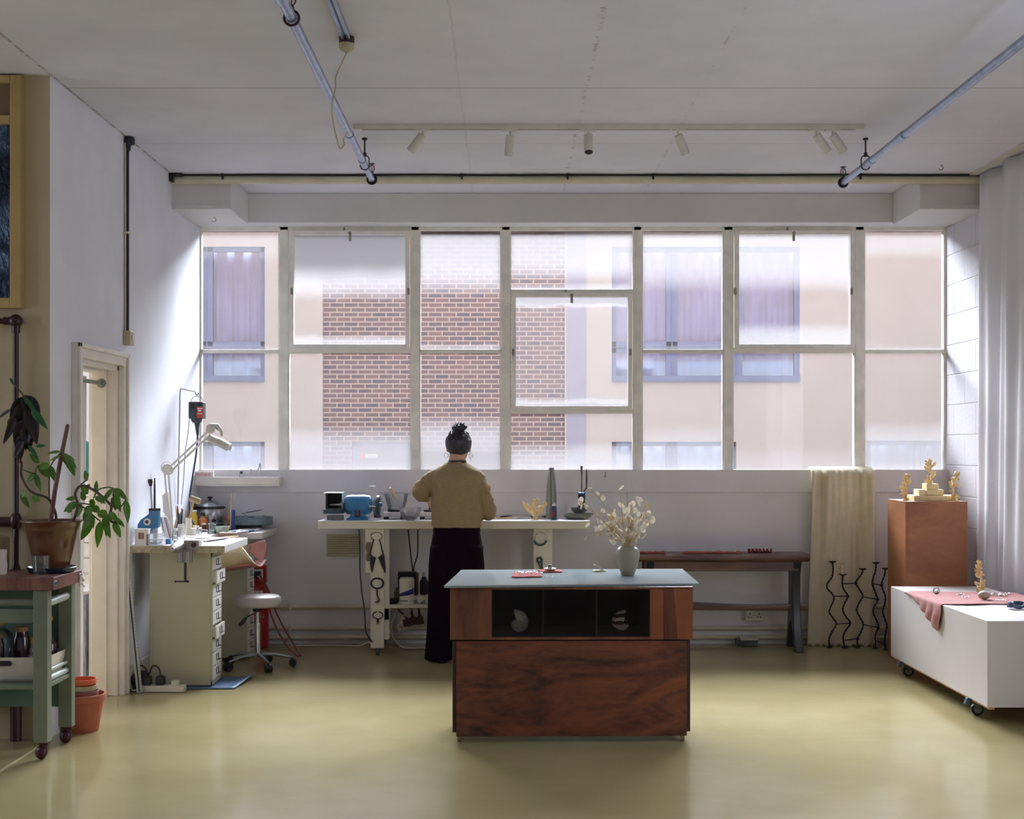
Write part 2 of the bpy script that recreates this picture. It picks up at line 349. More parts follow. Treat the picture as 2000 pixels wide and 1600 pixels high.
for k in range(7):
    x0=mull[k][1]-1; x1=mull[k+1][0]+1
    b=MB()
    ptop=pane_mat('pane_glass_upper_%d'%k, *hz[k], seed=k+1); plow=pane_mat('pane_glass_lower_%d'%k, *lo[k], seed=k+11)
    if k in (0,2,4,6):
        bar(b,x0,x1,683,690); bar(b,x0,x0+3,452,BOT); bar(b,x1-3,x1,452,BOT)
        w=struct('window_%d'%(k+1), b, FRAMEW, loc=(wx(x0),YW,wz(BOT)), smooth=False, bevel=.003)
        pane(k,x0+2,x1-2,452,684,w,ptop); pane(k,x0+2,x1-2,689,BOT-1,w,plow)
    elif k in (1,5):
        bar(b,x0,x1,680,690); bar(b,x0,x0+2,452,BOT); bar(b,x1-2,x1,452,BOT)
        w=struct('window_%d'%(k+1), b, FRAMEW, loc=(wx(x0),YW,wz(BOT)), smooth=False, bevel=.003)
        s=MB(); rectframe(s,x0+3,x1-3,452,682,8.5,YW-.055,YW-.0); so=obj('sash',s,FRAMEW,w,smooth=False,bevel=.004)
        pane(k,x0+11,x1-11,460,674,so,ptop); pane(k,x0+2,x1-2,690,BOT-1,w,plow)
        c=(x0+x1)/2; latch(c,456,so)
        hg=MB()
        for xx in (x0+6,x1-6): hg.cbox(W(xx,569,YW-.06),(.018,.02,.05))
        obj('hinge',hg,METAL,so,bevel=.002)
    else:
        bar(b,x0,x1,566,573); bar(b,x0,x1,799,808); bar(b,x0,x0+2,452,BOT); bar(b,x1-2,x1,452,BOT)
        w=struct('window_%d'%(k+1), b, FRAMEW, loc=(wx(x0),YW,wz(BOT)), smooth=False, bevel=.003)
        s=MB(); rectframe(s,x0+3,x1-3,573,802,8.5,YW-.055,YW-.0); so=obj('sash',s,FRAMEW,w,smooth=False,bevel=.004)
        pane(k,x0+11,x1-11,581,794,so,pane_mat('pane_glass_middle',(.12,.75),(.10,.7),.06,seed=5)); pane(k,x0+2,x1-2,452,567,w,ptop); pane(k,x0+2,x1-2,808,BOT-1,w,plow)
        latch((x0+x1)/2,577,so)
        hg=MB()
        for xx in (x0+6,x1-6): hg.cbox(W(xx,688,YW-.06),(.018,.02,.05))
        obj('hinge',hg,METAL,so,bevel=.002)
# ================= building across the yard =================
DB=21.0; SB=F/DB
bx=lambda p:(p-VX)/SB
bz=lambda p:H-(p-HY)/SB
bld=thing('apartment_building','rendered and brick building with blue-grey framed windows across the yard outside the window','building',(0,DB,-4))
REND=mat('facade_render',(147,147,143),.85,var=.03,vs=2)
rb=MB()
def cut(x0,x1,holes,z0,z1,y0,y1,b):   # wall with rectangular holes
    xs=sorted({x0,x1,*[h[0] for h in holes],*[h[1] for h in holes]}); zs=sorted({z0,z1,*[h[2] for h in holes],*[h[3] for h in holes]})
    for i in range(len(xs)-1):
        for j in range(len(zs)-1):
            cx,cz=(xs[i]+xs[i+1])/2,(zs[j]+zs[j+1])/2
            if not any(h[0]<cx<h[1] and h[2]<cz<h[3] for h in holes): b.box(xs[i],xs[i+1],y0,y1,zs[j],zs[j+1])
WIN=[(335,517,482,745),(1195,1562,482,745),(335,517,863,1126),(1195,1438,863,1126),(1693,1900,861,1124)]
hl=[(bx(a),bx(c),bz(e),bz(d)) for a,c,d,e in WIN]
cut(-13,bx(630),[h for h in hl if h[1]<bx(630)],-4,7.2,DB,DB+.25,rb)
obj('rendered_wall',rb,REND,bld,smooth=False); rb=MB()
cut(bx(1103),15,[h for h in hl if h[0]>bx(1100)],-4,7.2,DB,DB+.25,rb)
obj('rendered_wall',rb,REND,bld,smooth=False)
obj('bluish_strip',MB().box(bx(1108),bx(1144),DB-.02,DB,-4,7.2),mat('facade_pale_strip',(118,122,138),.8,var=.03),bld,smooth=False)  # flat bluish-grey band on the render, right of the brick
m=NT('facade_brick'); tc=m.n('TexCoord'); sp=m.n('SeparateXYZ'); m.l(tc.outputs['Object'],sp.inputs[0]); cb=m.n('CombineXYZ'); m.l(sp.outputs['X'],cb.inputs[0]); m.l(sp.outputs['Z'],cb.inputs[1])
br=m.n('TexBrick'); m.l(cb.outputs[0],br.inputs['Vector']); br.inputs['Scale'].default_value=1; br.inputs['Brick Width'].default_value=.222; br.inputs['Row Height'].default_value=.0755; br.inputs['Mortar Size'].default_value=.011; br.inputs['Mortar Smooth'].default_value=.3
br.inputs['Bias'].default_value=-.1
br.inputs['Color1'].default_value=lin((62,55,66)); br.inputs['Color2'].default_value=lin((98,74,70)); br.inputs['Mortar'].default_value=lin((144,132,124))
n1=m.n('TexNoise',Scale=7.0,Detail=3.0); m.l(tc.outputs['Object'],n1.inputs['Vector'])
m.l(m.mixc(m.math('MULTIPLY',m.math('MULTIPLY',m.smooth(n1.outputs['Fac'],.45,.62),m.math('SUBTRACT',1.0,br.outputs['Fac'])),.55),br.outputs['Color'],lin((90,76,68))),m.b.inputs['Base Color']); m.b.inputs['Roughness'].default_value=.9
bb=MB(); cut(bx(628),bx(1105),[(bx(687),bx(812),-4,bz(862))],-4,7.2,DB+.06,DB+.3,bb); obj('brick_panel',bb,m.m,bld,smooth=False)
BFR=mat('facade_frame_paint',(80,93,126),.5); BPN=mat('facade_curtain_behind_glass',(190,198,218),.35,var=.14,vs=1.2); 
# window units: frame bars, panes
def bwin(x0,x1,y0,y1,verts,hor):
    f=MB(); t=9
    f.box(bx(x0),bx(x0+t),DB+.05,DB+.13,bz(y1),bz(y0)).box(bx(x1-t),bx(x1),DB+.05,DB+.13,bz(y1),bz(y0)).box(bx(x0),bx(x1),DB+.05,DB+.13,bz(y0+t),bz(y0)).box(bx(x0),bx(x1),DB-.03,DB+.13,bz(y1),bz(y1-11))
    for v in verts: f.box(bx(v-11),bx(v+11),DB+.05,DB+.13,bz(y1),bz(y0)); f.box(bx(v-1),bx(v+1),DB+.03,DB+.05,bz(y1),bz(y0))
    for h in hor: f.box(bx(x0),bx(x1),DB+.05,DB+.13,bz(h+11),bz(h-11)); f.box(bx(x0),bx(x1),DB+.03,DB+.05,bz(h+1),bz(h-1))
    o=obj('window_frame',f,BFR,bld,smooth=False)
    c=MB()
    def cv(u,v): x=bx(x0)+(bx(x1)-bx(x0))*u; return (x,DB+.24+.03*sin(x*21)+.02*sin(x*47),bz(y1)+(bz(y0)-bz(y1))*v)
    c.grid(cv,90,1); obj('curtain',c,BPN,o,solid=.004)
    obj('pane',MB().box(bx(x0),bx(x1),DB+.09,DB+.095,bz(y1),bz(y0)),glassy_b,o,smooth=False)
glassy_b=glassy('facade_window_glass',(.75,.80,.92),.1,.05)
bwin(335,517,482,745,[403],[678]); bwin(1195,1562,482,745,[1313,1440],[678]); bwin(335,517,863,1126,[403],[1060]); bwin(1195,1438,863,1126,[1313],[1060]); bwin(1693,1900,861,1124,[1800],[1060])
d=MB(); d.box(bx(687),bx(700),DB+.1,DB+.2,-4,bz(862)).box(bx(800),bx(812),DB+.1,DB+.2,-4,bz(862)).box(bx(687),bx(812),DB+.1,DB+.2,bz(872),bz(862)).box(bx(700),bx(800),DB+.14,DB+.18,-4,bz(872))
obj('door',d,mat('facade_door_grey',(88,92,106),.5),bld,smooth=False)
fl=bld
obj('sticker',MB().prism([(bx(699),bz(881)),(bx(712),bz(891)),(bx(699),bz(903))],'Y',DB+.12,DB+.14),mat('sticker_red',(190,60,60),.6),bld,smooth=False)
obj('sticker',MB().box(bx(712),bx(736),DB+.12,DB+.14,bz(895),bz(887)),mat('sticker_pale_green',(190,205,190),.6),bld,smooth=False)
struct('ground', MB().box(-30,30,10.4,40,-4.2,-4), mat('yard_paving',(84,82,80),.9), loc=(0,0,0), smooth=False)
struct('sky_blocker_upper', MB().box(-16,16,10.05,10.2,ZC+.2,18), mat('sky_blocker_brown',(120,95,85),.9), loc=(0,0,0), smooth=False)  # unseen upper wall, added to cut the sky light on the far facade

struct('sky_blocker_left', MB().box(-7.6,-7.3,10.4,20.9,-4,16), MATS['sky_blocker_brown'], loc=(0,0,0), smooth=False)  # added out of view to block sideways sky light
struct('sky_blocker_right', MB().box(9.0,9.3,10.4,20.9,-4,16), MATS['sky_blocker_brown'], loc=(0,0,0), smooth=False)  # right-hand blocker, also unseen and added against sideways sky light
# ================= pipes, cables, lights on ceiling and walls =================
ZINC=mat('galvanised_steel',(150,162,185),.32,metal=.85,var=.2,vs=15)
BLACKM=mat('black_iron',(34,30,38),.5,var=.2); BLACKP=mat('black_plastic',(30,24,34),.45,var=.1)
MAROON=mat('oxide_red_iron',(58,20,28),.4); REDP=mat('red_bulb',(180,30,30),.3)
SPOTW=mat('spot_white',(205,202,192),.45); CORD=mat('cream_cord',(190,176,150),.6)
CHROME=mat('chrome',(200,200,205),.15,metal=1,var=.03)
def curve(pts, n=6):                     # Catmull-Rom through points
    p=[Vector(q) for q in pts]; p=[p[0]*2-p[1]]+p+[p[-1]*2-p[-2]]; out=[]
    for i in range(1,len(p)-2):
        for k in range(n):
            t=k/n; a,b_,c,d=p[i-1:i+3]
            out.append(.5*((2*b_)+(c-a)*t+(2*a-5*b_+4*c-d)*t*t+(3*b_-a-3*c+d)*t**3))
    out.append(p[-2]); return out
def sprinkler_pipe(X, y1, label):
    Zp=3.208; r=.021
    t=thing('sprinkler_pipe',label,'pipe',(X,y1,Zp-r),'sprinkler pipes under the ceiling')
    b=MB(); b.tube([(X,.3,Zp),(X,5.1,Zp),(X,5.1,Zp),(X,y1,Zp)],[.027,.027,.022,.02],20); obj('tube',b,ZINC,t,ang=50)
    for yy,rr in ((5.12,.031),(7.45,.0245),(8.1,.024)): obj('sleeve',MB().tube([(X,yy-.12,Zp),(X,yy,Zp)],rr,20),ZINC,t,ang=50)
    obj('end_cap',MB().tube([(X,y1-.03,Zp),(X,y1,Zp),(X,y1+.012,Zp)],[.024,.024,.012],18),BLACKM,t)
    for yy in (8.13,):
        h=MB(); h.cyl((X,yy,Zp+.07),(X,yy,ZC),.005,n=8).cyl((X,yy,ZC-.012),(X,yy,ZC-.002),.016,n=12)
        h.tube([(X+.028*cos(a),yy,Zp+.03*sin(a)+ (.03 if sin(a)>0 else 0)) for a in [i*2*pi/16 for i in range(17)]],.004,6).cyl((X,yy,Zp+.05),(X,yy,Zp+.075),.011,n=8)
        obj('hanger',h,BLACKM,t)
    for yy in (5.35,y1-.02):
        s=MB(); z=Zp
        s.tube([(X+.03*cos(a),yy,z+.03*sin(a)) for a in [i*2*pi/16 for i in range(17)]],.006,6)
        s.cyl((X,yy,z+.02),(X,yy,z+.052),.013,.009,n=10)
        for q in (-1,1): s.tube([(X+q*.006,yy,z+.05),(X+q*.016,yy,z+.065),(X+q*.013,yy,z+.085),(X,yy,z+.098)],.003,6)
        s.lathe((X,yy,z+.098),[(.003,0),(.02,.002),(.02,.005),(.004,.007)],14)
        so=obj('sprinkler_head',s,MAROON if yy<6 else BLACKM,t); obj('bulb',MB().cyl((X,yy,z+.054),(X,yy,z+.094),.003,n=8),REDP,so)
sprinkler_pipe(-.859,8.59,'grey galvanised sprinkler pipe running along the ceiling at left, beside the hanging cord')
sprinkler_pipe(2.2,8.69,'grey galvanised sprinkler pipe running along the ceiling at right, towards the curtain')
# ceiling junction box with two thin conduits and a dangling cord
bxx,byy=-.731,6.13
t=thing('ceiling_rose','cream ceiling rose on a dark round box with a cord dangling from it','ceiling rose',(bxx,byy,ZC-.075))
obj('box',MB().lathe((bxx,byy,ZC-.032),[(.036,0),(.036,.03)],20),MAROON,t)
obj('cover',MB().lathe((bxx,byy,ZC-.076),[(.006,0),(.034,.02),(.036,.026),(.036,.044)],24),mat('old_cream_plastic',(178,165,135),.5),t)
cp=[W(677,103,6.12),W(668,122,6.1),W(656,150,6.08),W(655,172,6.06),W(651,190,6.05),W(648,215,6.05),W(653,250,6.05),W(659,275,6.05),W(664,290,6.05),W(672,283,6.05),W(671,272,6.05),W(677,262,6.05),W(678,258,6.05)]
obj('cord',MB().tube(curve([(bxx,byy,ZC-.074)]+cp,5),.0035,6),CORD,t)
cb_=MB()
for dx in (-.012,.012): cb_.tube([(bxx-.0+dx,byy-.03,ZC-.014),(bxx+dx,3.2,ZC-.014),(bxx+dx,.2,ZC-.014)],.009,10)
tag(obj('conduit_pair',cb_,ZINC),'pair of thin steel conduits on the ceiling leading to the ceiling rose','conduit')
# lighting track and six spots
yt=7.79
tr=thing('lighting_track','long white lighting track fixed across the ceiling','lighting track',(0,yt,ZC-.03))
x0,x1=(690-VX)*yt/F,(1687-VX)*yt/F
obj('rail',MB().box(x0,x1,yt-.018,yt+.018,ZC-.03,ZC-.0),SPOTW,tr,bevel=.002)
obj('channel',MB().box(x0+.05,x1-.05,yt-.006,yt+.006,ZC-.032,ZC-.028),mat('track_channel_grey',(120,118,112),.5),tr)
def spot(px, tilt, lean, label, dark=False):
    X=(px-VX)*yt/F
    t=thing('track_spotlight',label,'spotlight',(X,yt,ZC-.17),'spotlights on the ceiling track')
    obj('adapter',MB().box(X-.045,X+.045,yt-.016,yt+.016,ZC-.04,ZC-.028).cyl((X,yt,ZC-.06),(X,yt,ZC-.038),.006,n=10),SPOTW,t,bevel=.002)
    m=Matrix.Translation((X,yt,ZC-.062)) @ Matrix.Rotation(tilt,4,'Y') @ Matrix.Rotation(lean,4,'X')
    s=MB().lathe((0,0,-.118),[(.024,0),(.0265,0),(.0265,.116),(.024,.118),(.006,.118)],24); s.xf(m); so=obj('cylinder_shade',s,SPOTW,t,ang=50)
    l=MB().lathe((0,0,-.119),[(.001,0),(.0235,0),(.0235,.01),(.001,.01)],24); l.xf(m); obj('lens',l,BLACKP,so)
spot(826,radians(40),radians(14),'white cylinder spotlight tilted left, first from the left on the ceiling track')
spot(997,radians(5),radians(14),'white cylinder spotlight hanging nearly straight, second from left on the ceiling track')
spot(1149,0,radians(-22),'white cylinder spotlight showing its dark lens, third from left on the track')
spot(1324,radians(-25),radians(14),'white cylinder spotlight tilted right, fourth from the left on the ceiling track')
spot(1594,radians(-38),radians(8),'white cylinder spotlight, left one of the tilted pair at the right end of the track')
spot(1626,radians(-38),radians(8),'white cylinder spotlight at the far right end of the ceiling track')
# pipe and cables along the head of the window bay
b=MB(); b.tube([(XL+.0,9.22,ZC-.035),(XR-.03,9.22,ZC-.035)],.03,16)
tag(obj('ceiling_pipe',b,CREAM),'cream painted pipe running along the ceiling above the window bay','pipe')
pts=[(XL+.01+i*.2,9.19+.006*sin(i*1.3),ZC-.008+.002*sin(i*.9)) for i in range(29)]
tag(obj('ceiling_cable',MB().tube(curve(pts,3),.006,6),BLACKP),'black cable lying on top of the cream pipe above the window bay','cable')
kk=MB()
for xx in (-1.95,-.3,.43,1.02,2.45): kk.box(xx-.006,xx+.006,9.17,9.195,ZC-.04,ZC-.001)
tag(obj('cable_clips',kk,BLACKM),'small dark clips holding the cable above the window bay','clips',kind='stuff')
tag(obj('junction_box',MB().box(XL+.005,XL+.09,9.15,9.2,ZC-.02,ZC-.002).box(XL+.005,XL+.03,9.15,9.2,ZC-.06,ZC-.002),BLACKM,bevel=.003),'black cable bracket at the left end of the pipe above the window','bracket')
def hook(px,py,D,z1,label,s=1):
    c=W(px,py,D); p=[(c.x,D,z1),(c.x,D,c.z+.02*s)]+[(c.x+.014*s*sin(a)*1,D,c.z+.0*s+.014*s*cos(a)) for a in [i*pi/5 for i in range(8)]]
    tag(obj('ceiling_hook',MB().tube(p,.0028,6).lathe((c.x,D,z1-.004),[(.002,0),(.01,.002),(.01,.004)],10),METAL),label,'hook')
hook(1838,328,8.9,ZC,'small metal hook in the ceiling near the white curtain')
hook(418,430,9.6,3.14,'small metal hook under the left end of the window beam')
# conduit on the left wall with switch box
yc=8.1
t=thing('wall_conduit','black vertical conduit on the left wall running from ceiling to a cream switch','conduit',(XL+.02,yc,2.16))
obj('tube',MB().tube([(XL+.014,yc,2.19),(XL+.014,yc,3.33)],.012,12),BLACKM,t)
obj('tube',MB().tube([(XL+.008,yc-.02,2.19),(XL+.008,yc-.02,3.33)],.005,8),CREAM,t)
obj('junction_box',MB().lathe((XL+.03,yc,3.325),[(.026,0),(.03,.008),(.03,.038),(.02,.046)],16).cyl((XL+.014,yc,3.29),(XL+.014,yc,3.33),.02,.024),BLACKM,t)
obj('clamp',MB().box(XL,XL+.03,yc-.035,yc+.022,2.78,2.793),CREAM,t,bevel=.003)
t2=thing('light_switch','cream surface-mounted switch box at the bottom of the black conduit','light switch',(XL+.02,yc,2.10))
obj('back_box',MB().box(XL,XL+.045,yc-.045,yc+.045,2.105,2.19),mat('old_cream_plastic',(178,165,135),.5),t2,bevel=.004)
obj('rocker',MB().box(XL+.044,XL+.05,yc-.012,yc+.012,2.13,2.165),SPOTW,t2,bevel=.002)
# pipes along the foot of the back wall
for zz,rr,lab in ((.285,.018,'topmost of the cream pipes running along the foot of the back wall'),(.125,.016,'middle cream pipe running along the foot of the back wall'),(.055,.016,'lowest cream pipe running along the foot of the back wall, just above the floor')):
    b=MB().tube([(XL+.02,YB-.035,zz),(XR-.02,YB-.035,zz)],rr,12)
    t=thing('wall_pipe',lab,'pipe',(0,YB-.035,zz-rr),'pipes at the foot of the back wall'); obj('tube',b,CREAM,t)
    for xx in (-1.62,-.9,.3,1.35,2.4): obj('clip',MB().box(xx-.012,xx+.012,YB-.05-rr+.012,YB,zz-rr-.006,zz+rr+.006),CREAM,t,bevel=.003)
t=thing('double_socket','white double wall socket under the dark wooden bench','socket',(W(1473,1203,YB).x,YB,.24))
sx=W(1473,1202,YB-.06).x; sz=W(1473,1202,YB-.06).z
obj('face_plate',MB().box(sx-.07,sx+.07,YB-.075,YB-.03,sz-.04,sz+.04),SPOTW,t,bevel=.005)
hb=MB()
for q in (-.034,.034):
    hb.box(sx+q-.004,sx+q+.004,YB-.077,YB-.07,sz+.006,sz+.018)
    for w_ in (-.011,.011): hb.box(sx+q+w_-.004,sx+q+w_+.004,YB-.077,YB-.07,sz-.016,sz-.008)
obj('socket_holes',hb,BLACKP,t)
# vent grille
a=W(638,1043,YB); c=W(704,1087,YB)
t=thing('wall_vent','cream louvred vent grille on the wall under the left end of the long workbench','vent',((a.x+c.x)/2,YB-.01,c.z))
obj('frame',MB().box(a.x,c.x,YB-.014,YB,c.z,c.z+.008).box(a.x,c.x,YB-.014,YB,a.z-.008,a.z).box(a.x,a.x+.008,YB-.014,YB,c.z,a.z).box(c.x-.008,c.x,YB-.014,YB,c.z,a.z),CREAM,t,bevel=.002)
l=MB(); n=9
for i in range(n):
    z=c.z+.008+(a.z-c.z-.016)*(i+.5)/n; l.cbox(((a.x+c.x)/2,YB-.010,z),(c.x-a.x-.016,.003,.016),rx=radians(-35))
obj('louvres',l,mat('vent_cream',(196,186,150),.5),t); obj('backing',MB().box(a.x+.006,c.x-.006,YB-.003,YB+.001,c.z+.006,a.z-.006),mat('vent_dark',(70,62,52),.8),t)
# a paint-splashed block below the pipes
cc=W(1458,1253,9.95); t=thing('paint_box','small paint-smeared box on the floor against the wall under the bench','box',(cc.x,9.93,0))
obj('body',MB().cbox((cc.x,9.95,.028),(.16,.06,.05),rz=.05),mat('smeared_teal',(70,84,84),.7,var=.5,vs=22),t,bevel=.004); obj('lid',MB().cbox((cc.x+.01,9.935,.062),(.13,.08,.012),rx=.2,rz=.1),mat('pale_card',(190,182,165),.7),t)
# red-brown heating pipe by the left pier
PYD=6.726; PX=W(31,0,PYD).x; zt=W(0,627,PYD).z
t=thing('iron_pipe','dark red iron pipe rising up the pier at far left with a ball elbow','pipe',(PX,PYD,0))
OX=mat('dark_red_pipe_paint',(52,14,24),.35,var=.15)
obj('riser',MB().tube([(PX,PYD,.0),(PX,PYD,.85),(PX,PYD,.9),(PX,PYD,zt)],[.028,.028,.014,.014],14),OX,t)
obj('elbow',MB().sph((PX,PYD,zt),.034,18,12).cyl((PX,PYD,zt-.06),(PX,PYD,zt),.02,.022),OX,t)
obj('branch',MB().tube([(PX,PYD,zt),(PX-.6,PYD,zt-.005)],.014,12).cyl((PX-.06,PYD,zt),(PX,PYD,zt),.02),OX,t)
obj('cross_joint',MB().sph((PX,PYD,W(0,1010,PYD).z-.02),(.030,.030,.045),18,12).tube([(PX,PYD,W(0,1012,PYD).z-.02),(PX-.5,PYD,W(0,1012,PYD).z-.02)],.026,12),OX,t)
# borrowed light in the pier wall
def lx(p): return W(p,0,6.75).x
def lz(p): return W(0,p,6.75).z
YEL=mat('yellowed_frame_paint',(176,146,92),.5,var=.12)
fr=MB(); x0=lx(-140); x1=lx(45)
fr.box(x1-.055,x1,6.715,6.765,lz(603),lz(150)); x2_=x1-.0552
for za,zb_ in ((165,150),(245,228),(603,583)): fr.box(x0,x2_,6.715,6.765,lz(za),lz(zb_))
w8=struct('window_8', fr, YEL, loc=(lx(10),6.76,lz(603)), smooth=False, bevel=.003)
obj('upper_panel',MB().box(x0,x1-.055,6.74,6.76,lz(228),lz(165)),mat('transom_panel',(120,98,66),.5),w8,smooth=False)
m=NT('reeded_foil_glass'); tc=m.n('TexCoord'); mp=m.n('Mapping'); mp.inputs['Scale'].default_value=(1,1,.45); m.l(tc.outputs['Object'],mp.inputs['Vector'])
n1=m.n('TexNoise',Scale=16.0,Detail=5.0,Distortion=1.8); m.l(mp.outputs[0],n1.inputs['Vector']); n2=m.n('TexNoise',Scale=2.2,Detail=4.0); m.l(tc.outputs['Object'],n2.inputs['Vector'])
m.l(m.mixc(m.smooth(n2.outputs['Fac'],.42,.6),lin((22,30,52)),lin((96,124,150))),m.b.inputs['Base Color']); m.b.inputs['Roughness'].default_value=.12; m.b.inputs['Metallic'].default_value=.55
bp=m.n('Bump',Strength=1.0,Distance=.03); m.l(n1.outputs['Fac'],bp.inputs['Height']); m.l(bp.outputs['Normal'],m.b.inputs['Normal'])
obj('pane',MB().box(x0,x1-.05,6.745,6.755,lz(586),lz(243)),m.m,w8,smooth=False)
# door-room curtain, rod and shelf things
t=thing('curtain_rod','grey metal rod fixed across the inner doorway at left','rod',(XL-.09,7.58,1.86))
zr=1.865
obj('rod',MB().tube([(XL-.09,7.22,zr),(XL-.09,7.94,zr)],.012,12),mat('zinc_rod',(130,142,140),.35,metal=.7),t)
for yy,q in ((7.22,1),(7.94,-1)): obj('bracket',MB().lathe((XL-.09,yy,zr),[(.03,0),(.03,q*.012),(.02,q*.03),(.016,q*.05)],18,axis='Y'),mat('zinc_rod',(130,142,140),.35,metal=.7),t)
LINEN=mat('white_linen',(222,216,216),.9,var=.05,bump=.2,bs=300)
def cfn(u,v):
    y=7.44+.30*u*(1-.15*(v**2)); return (XL-.125+.018*sin(u*24+v*1.5)*(0.4+.6*v)+.01*sin(u*9+v*4), y, 1.895-1.66*v)
tag(obj('door_curtain',MB().grid(cfn,60,30),LINEN,solid=.002,ang=180),'white linen curtain hanging from the rod in the doorway at left','curtain')
# things seen through the doorway (about 1.2 m behind it)
t=thing('drawer_unit','white wall of small drawers with dark red knobs seen through the doorway','drawers',(-3.0,9.4,0))
obj('body',MB().box(-3.6,-2.55,9.2,9.49,0,1.25),mat('white_laminate',(214,210,206),.5),t)
for i in range(6):
    for j in range(3):
        xx=-3.45+j*.3; zz=.62+i*.105
        d=obj('drawer',MB().box(xx-.13,xx+.13,9.18,9.2,zz,zz+.095),mat('white_laminate',(214,210,206),.5),t,bevel=.003); obj('knob',MB().sph((xx,9.165,zz+.05),.016,12,8),mat('dark_red_knob',(90,20,30),.4),d)
t=thing('desk_fan','teal and white round fan on the drawers seen through the doorway','fan',(-2.98,9.3,1.25))
obj('body',MB().lathe((-2.98,9.3,1.4),[(.02,-.04),(.13,-.03),(.14,0),(.13,.03),(.02,.04)],26,axis='Y'),mat('teal_plastic',(40,120,118),.4),t)
obj('hub',MB().sph((-2.98,9.26,1.4),.045,16,10),SPOTW,t); obj('stand',MB().cyl((-2.98,9.3,1.25),(-2.98,9.3,1.36),.05,.02),SPOTW,t)
t=thing('marble_cabinet','low grey-blue marbled cabinet standing just inside the doorway','cabinet',(-2.72,8.2,0))
obj('body',MB().box(-3.1,-2.52,8.0,8.4,0,.60),wood('grey_marble',(120,132,150),(176,182,196),2,(1,1,1),.3,figure=4),t,bevel=.004); obj('top',MB().box(-3.12,-2.51,7.98,8.42,.60,.62),MATS['white_laminate'],t,bevel=.003)
# ================= jeweller's desk on the left =================
ZD=.881
def dk(px,py): return on(px,py,ZD)
DXR=-1.718
LAM=mat('white_desk_laminate',(204,200,198),.4,var=.05,vs=4); EDGE=mat('worn_plywood_edge',(176,165,138),.7,var=.3,vs=40)
STEEL=mat('cream_sheet_steel',(178,174,150),.42,var=.03); STEELF=mat('pale_drawer_steel',(214,210,204),.42,var=.03)
BOXW=mat('white_card',(222,216,208),.7); CLEARP=glassy('clear_plastic',(.93,.95,.97),.08,.1,haze=.22)
GLASS=glassy('clear_glass',(.93,.96,.96),.09,.01,haze=.03)
WOODL=mat('pale_wood',(186,150,104),.55,var=.15,vs=20); SSTEEL=mat('brushed_steel',(170,172,176),.3,metal=.9,var=.06)
t=thing('jewellers_bench','white bench top with a curved cut-out, resting on two drawer cabinets against left wall','worktop',((XL+DXR)/2,9.1,ZD-.045))
poly=[(XL,8.15),(DXR,8.15),(DXR,8.87)]
for i in range(1,12):
    a=pi*i/12; poly.append((DXR-.30*sin(a)**.7, 9.13-.26*cos(a)))
poly+=[(DXR,9.39),(DXR,10.03),(XL,10.03)]
obj('top',MB().prism(poly,'Z',ZD-.045,ZD),LAM,t,loc=None,smooth=False,bevel=.002)
obj('front_edge_strip',MB().box(XL,DXR,8.146,8.15,ZD-.044,ZD-.004),EDGE,t,smooth=False)
def cabinet(y0,x0,x1,label,opened):
    w=.27; ztop=ZD-.045-.002
    t=thing('drawer_cabinet',label,'drawer cabinet',((x0+x1)/2,y0+w/2,.012),'cream multi-drawer cabinets under the bench top')
    obj('body',MB().box(x0,x1-.01,y0,y0+w,.012,ztop).box(x1-.01,x1,y0,y0+.012,.012,ztop).box(x1-.01,x1,y0+w-.012,y0+w,.012,ztop).box(x1-.01,x1,y0,y0+w,ztop-.03,ztop).box(x1-.01,x1,y0,y0+w,.012,.04),STEEL,t,bevel=.002)
    n=9 if True else 0; hh=(ztop-.03-.04)/n
    for i in range(n):
        z0=.04+i*hh+.003; z1=.04+(i+1)*hh-.003; o=opened.get(i,0)
        b=MB().box(x1-.008+o,x1+.002+o,y0+.014,y0+w-.014,z0,z1)
        if o: b.box(x1-.2+o,x1-.008+o,y0+.02,y0+.024,z0+.01,z1-.01).box(x1-.2+o,x1-.008+o,y0+w-.024,y0+w-.02,z0+.01,z1-.01).box(x1-.2+o,x1-.008+o,y0+.024,y0+w-.024,z0+.01,z0+.014)
        d=obj('drawer',b,STEELF,t,bevel=.0015)
        xx=x1+.002+o; yc=y0+w/2; zc=(z0+z1)/2+.004
        h=MB()
        for (a,b_,c,e) in ((-.03,-.026,-.016,.02),(.026,.03,-.016,.02),(-.03,.03,.017,.02),(-.03,.03,-.019,-.016)): h.box(xx,xx+.003,yc+a,yc+b_,zc+c,zc+e)
        h.tube([(xx,yc-.025,zc-.018),(xx+.022,yc-.018,zc-.013),(xx+.026,yc,zc-.011),(xx+.022,yc+.018,zc-.013),(xx,yc+.025,zc-.018)],.0035,6,flat=.6)
        obj('label_holder',h,mat('dark_nickel',(84,84,82),.35,metal=.8),d)
    return t
cabinet(8.22,-2.195,-1.81,'nearer cream drawer cabinet under the bench top, two drawers pulled slightly open',{7:.025,3:.022})
cabinet(9.30,-2.19,-1.805,'farther cream drawer cabinet under the bench top, behind the round stool',{3:.02})
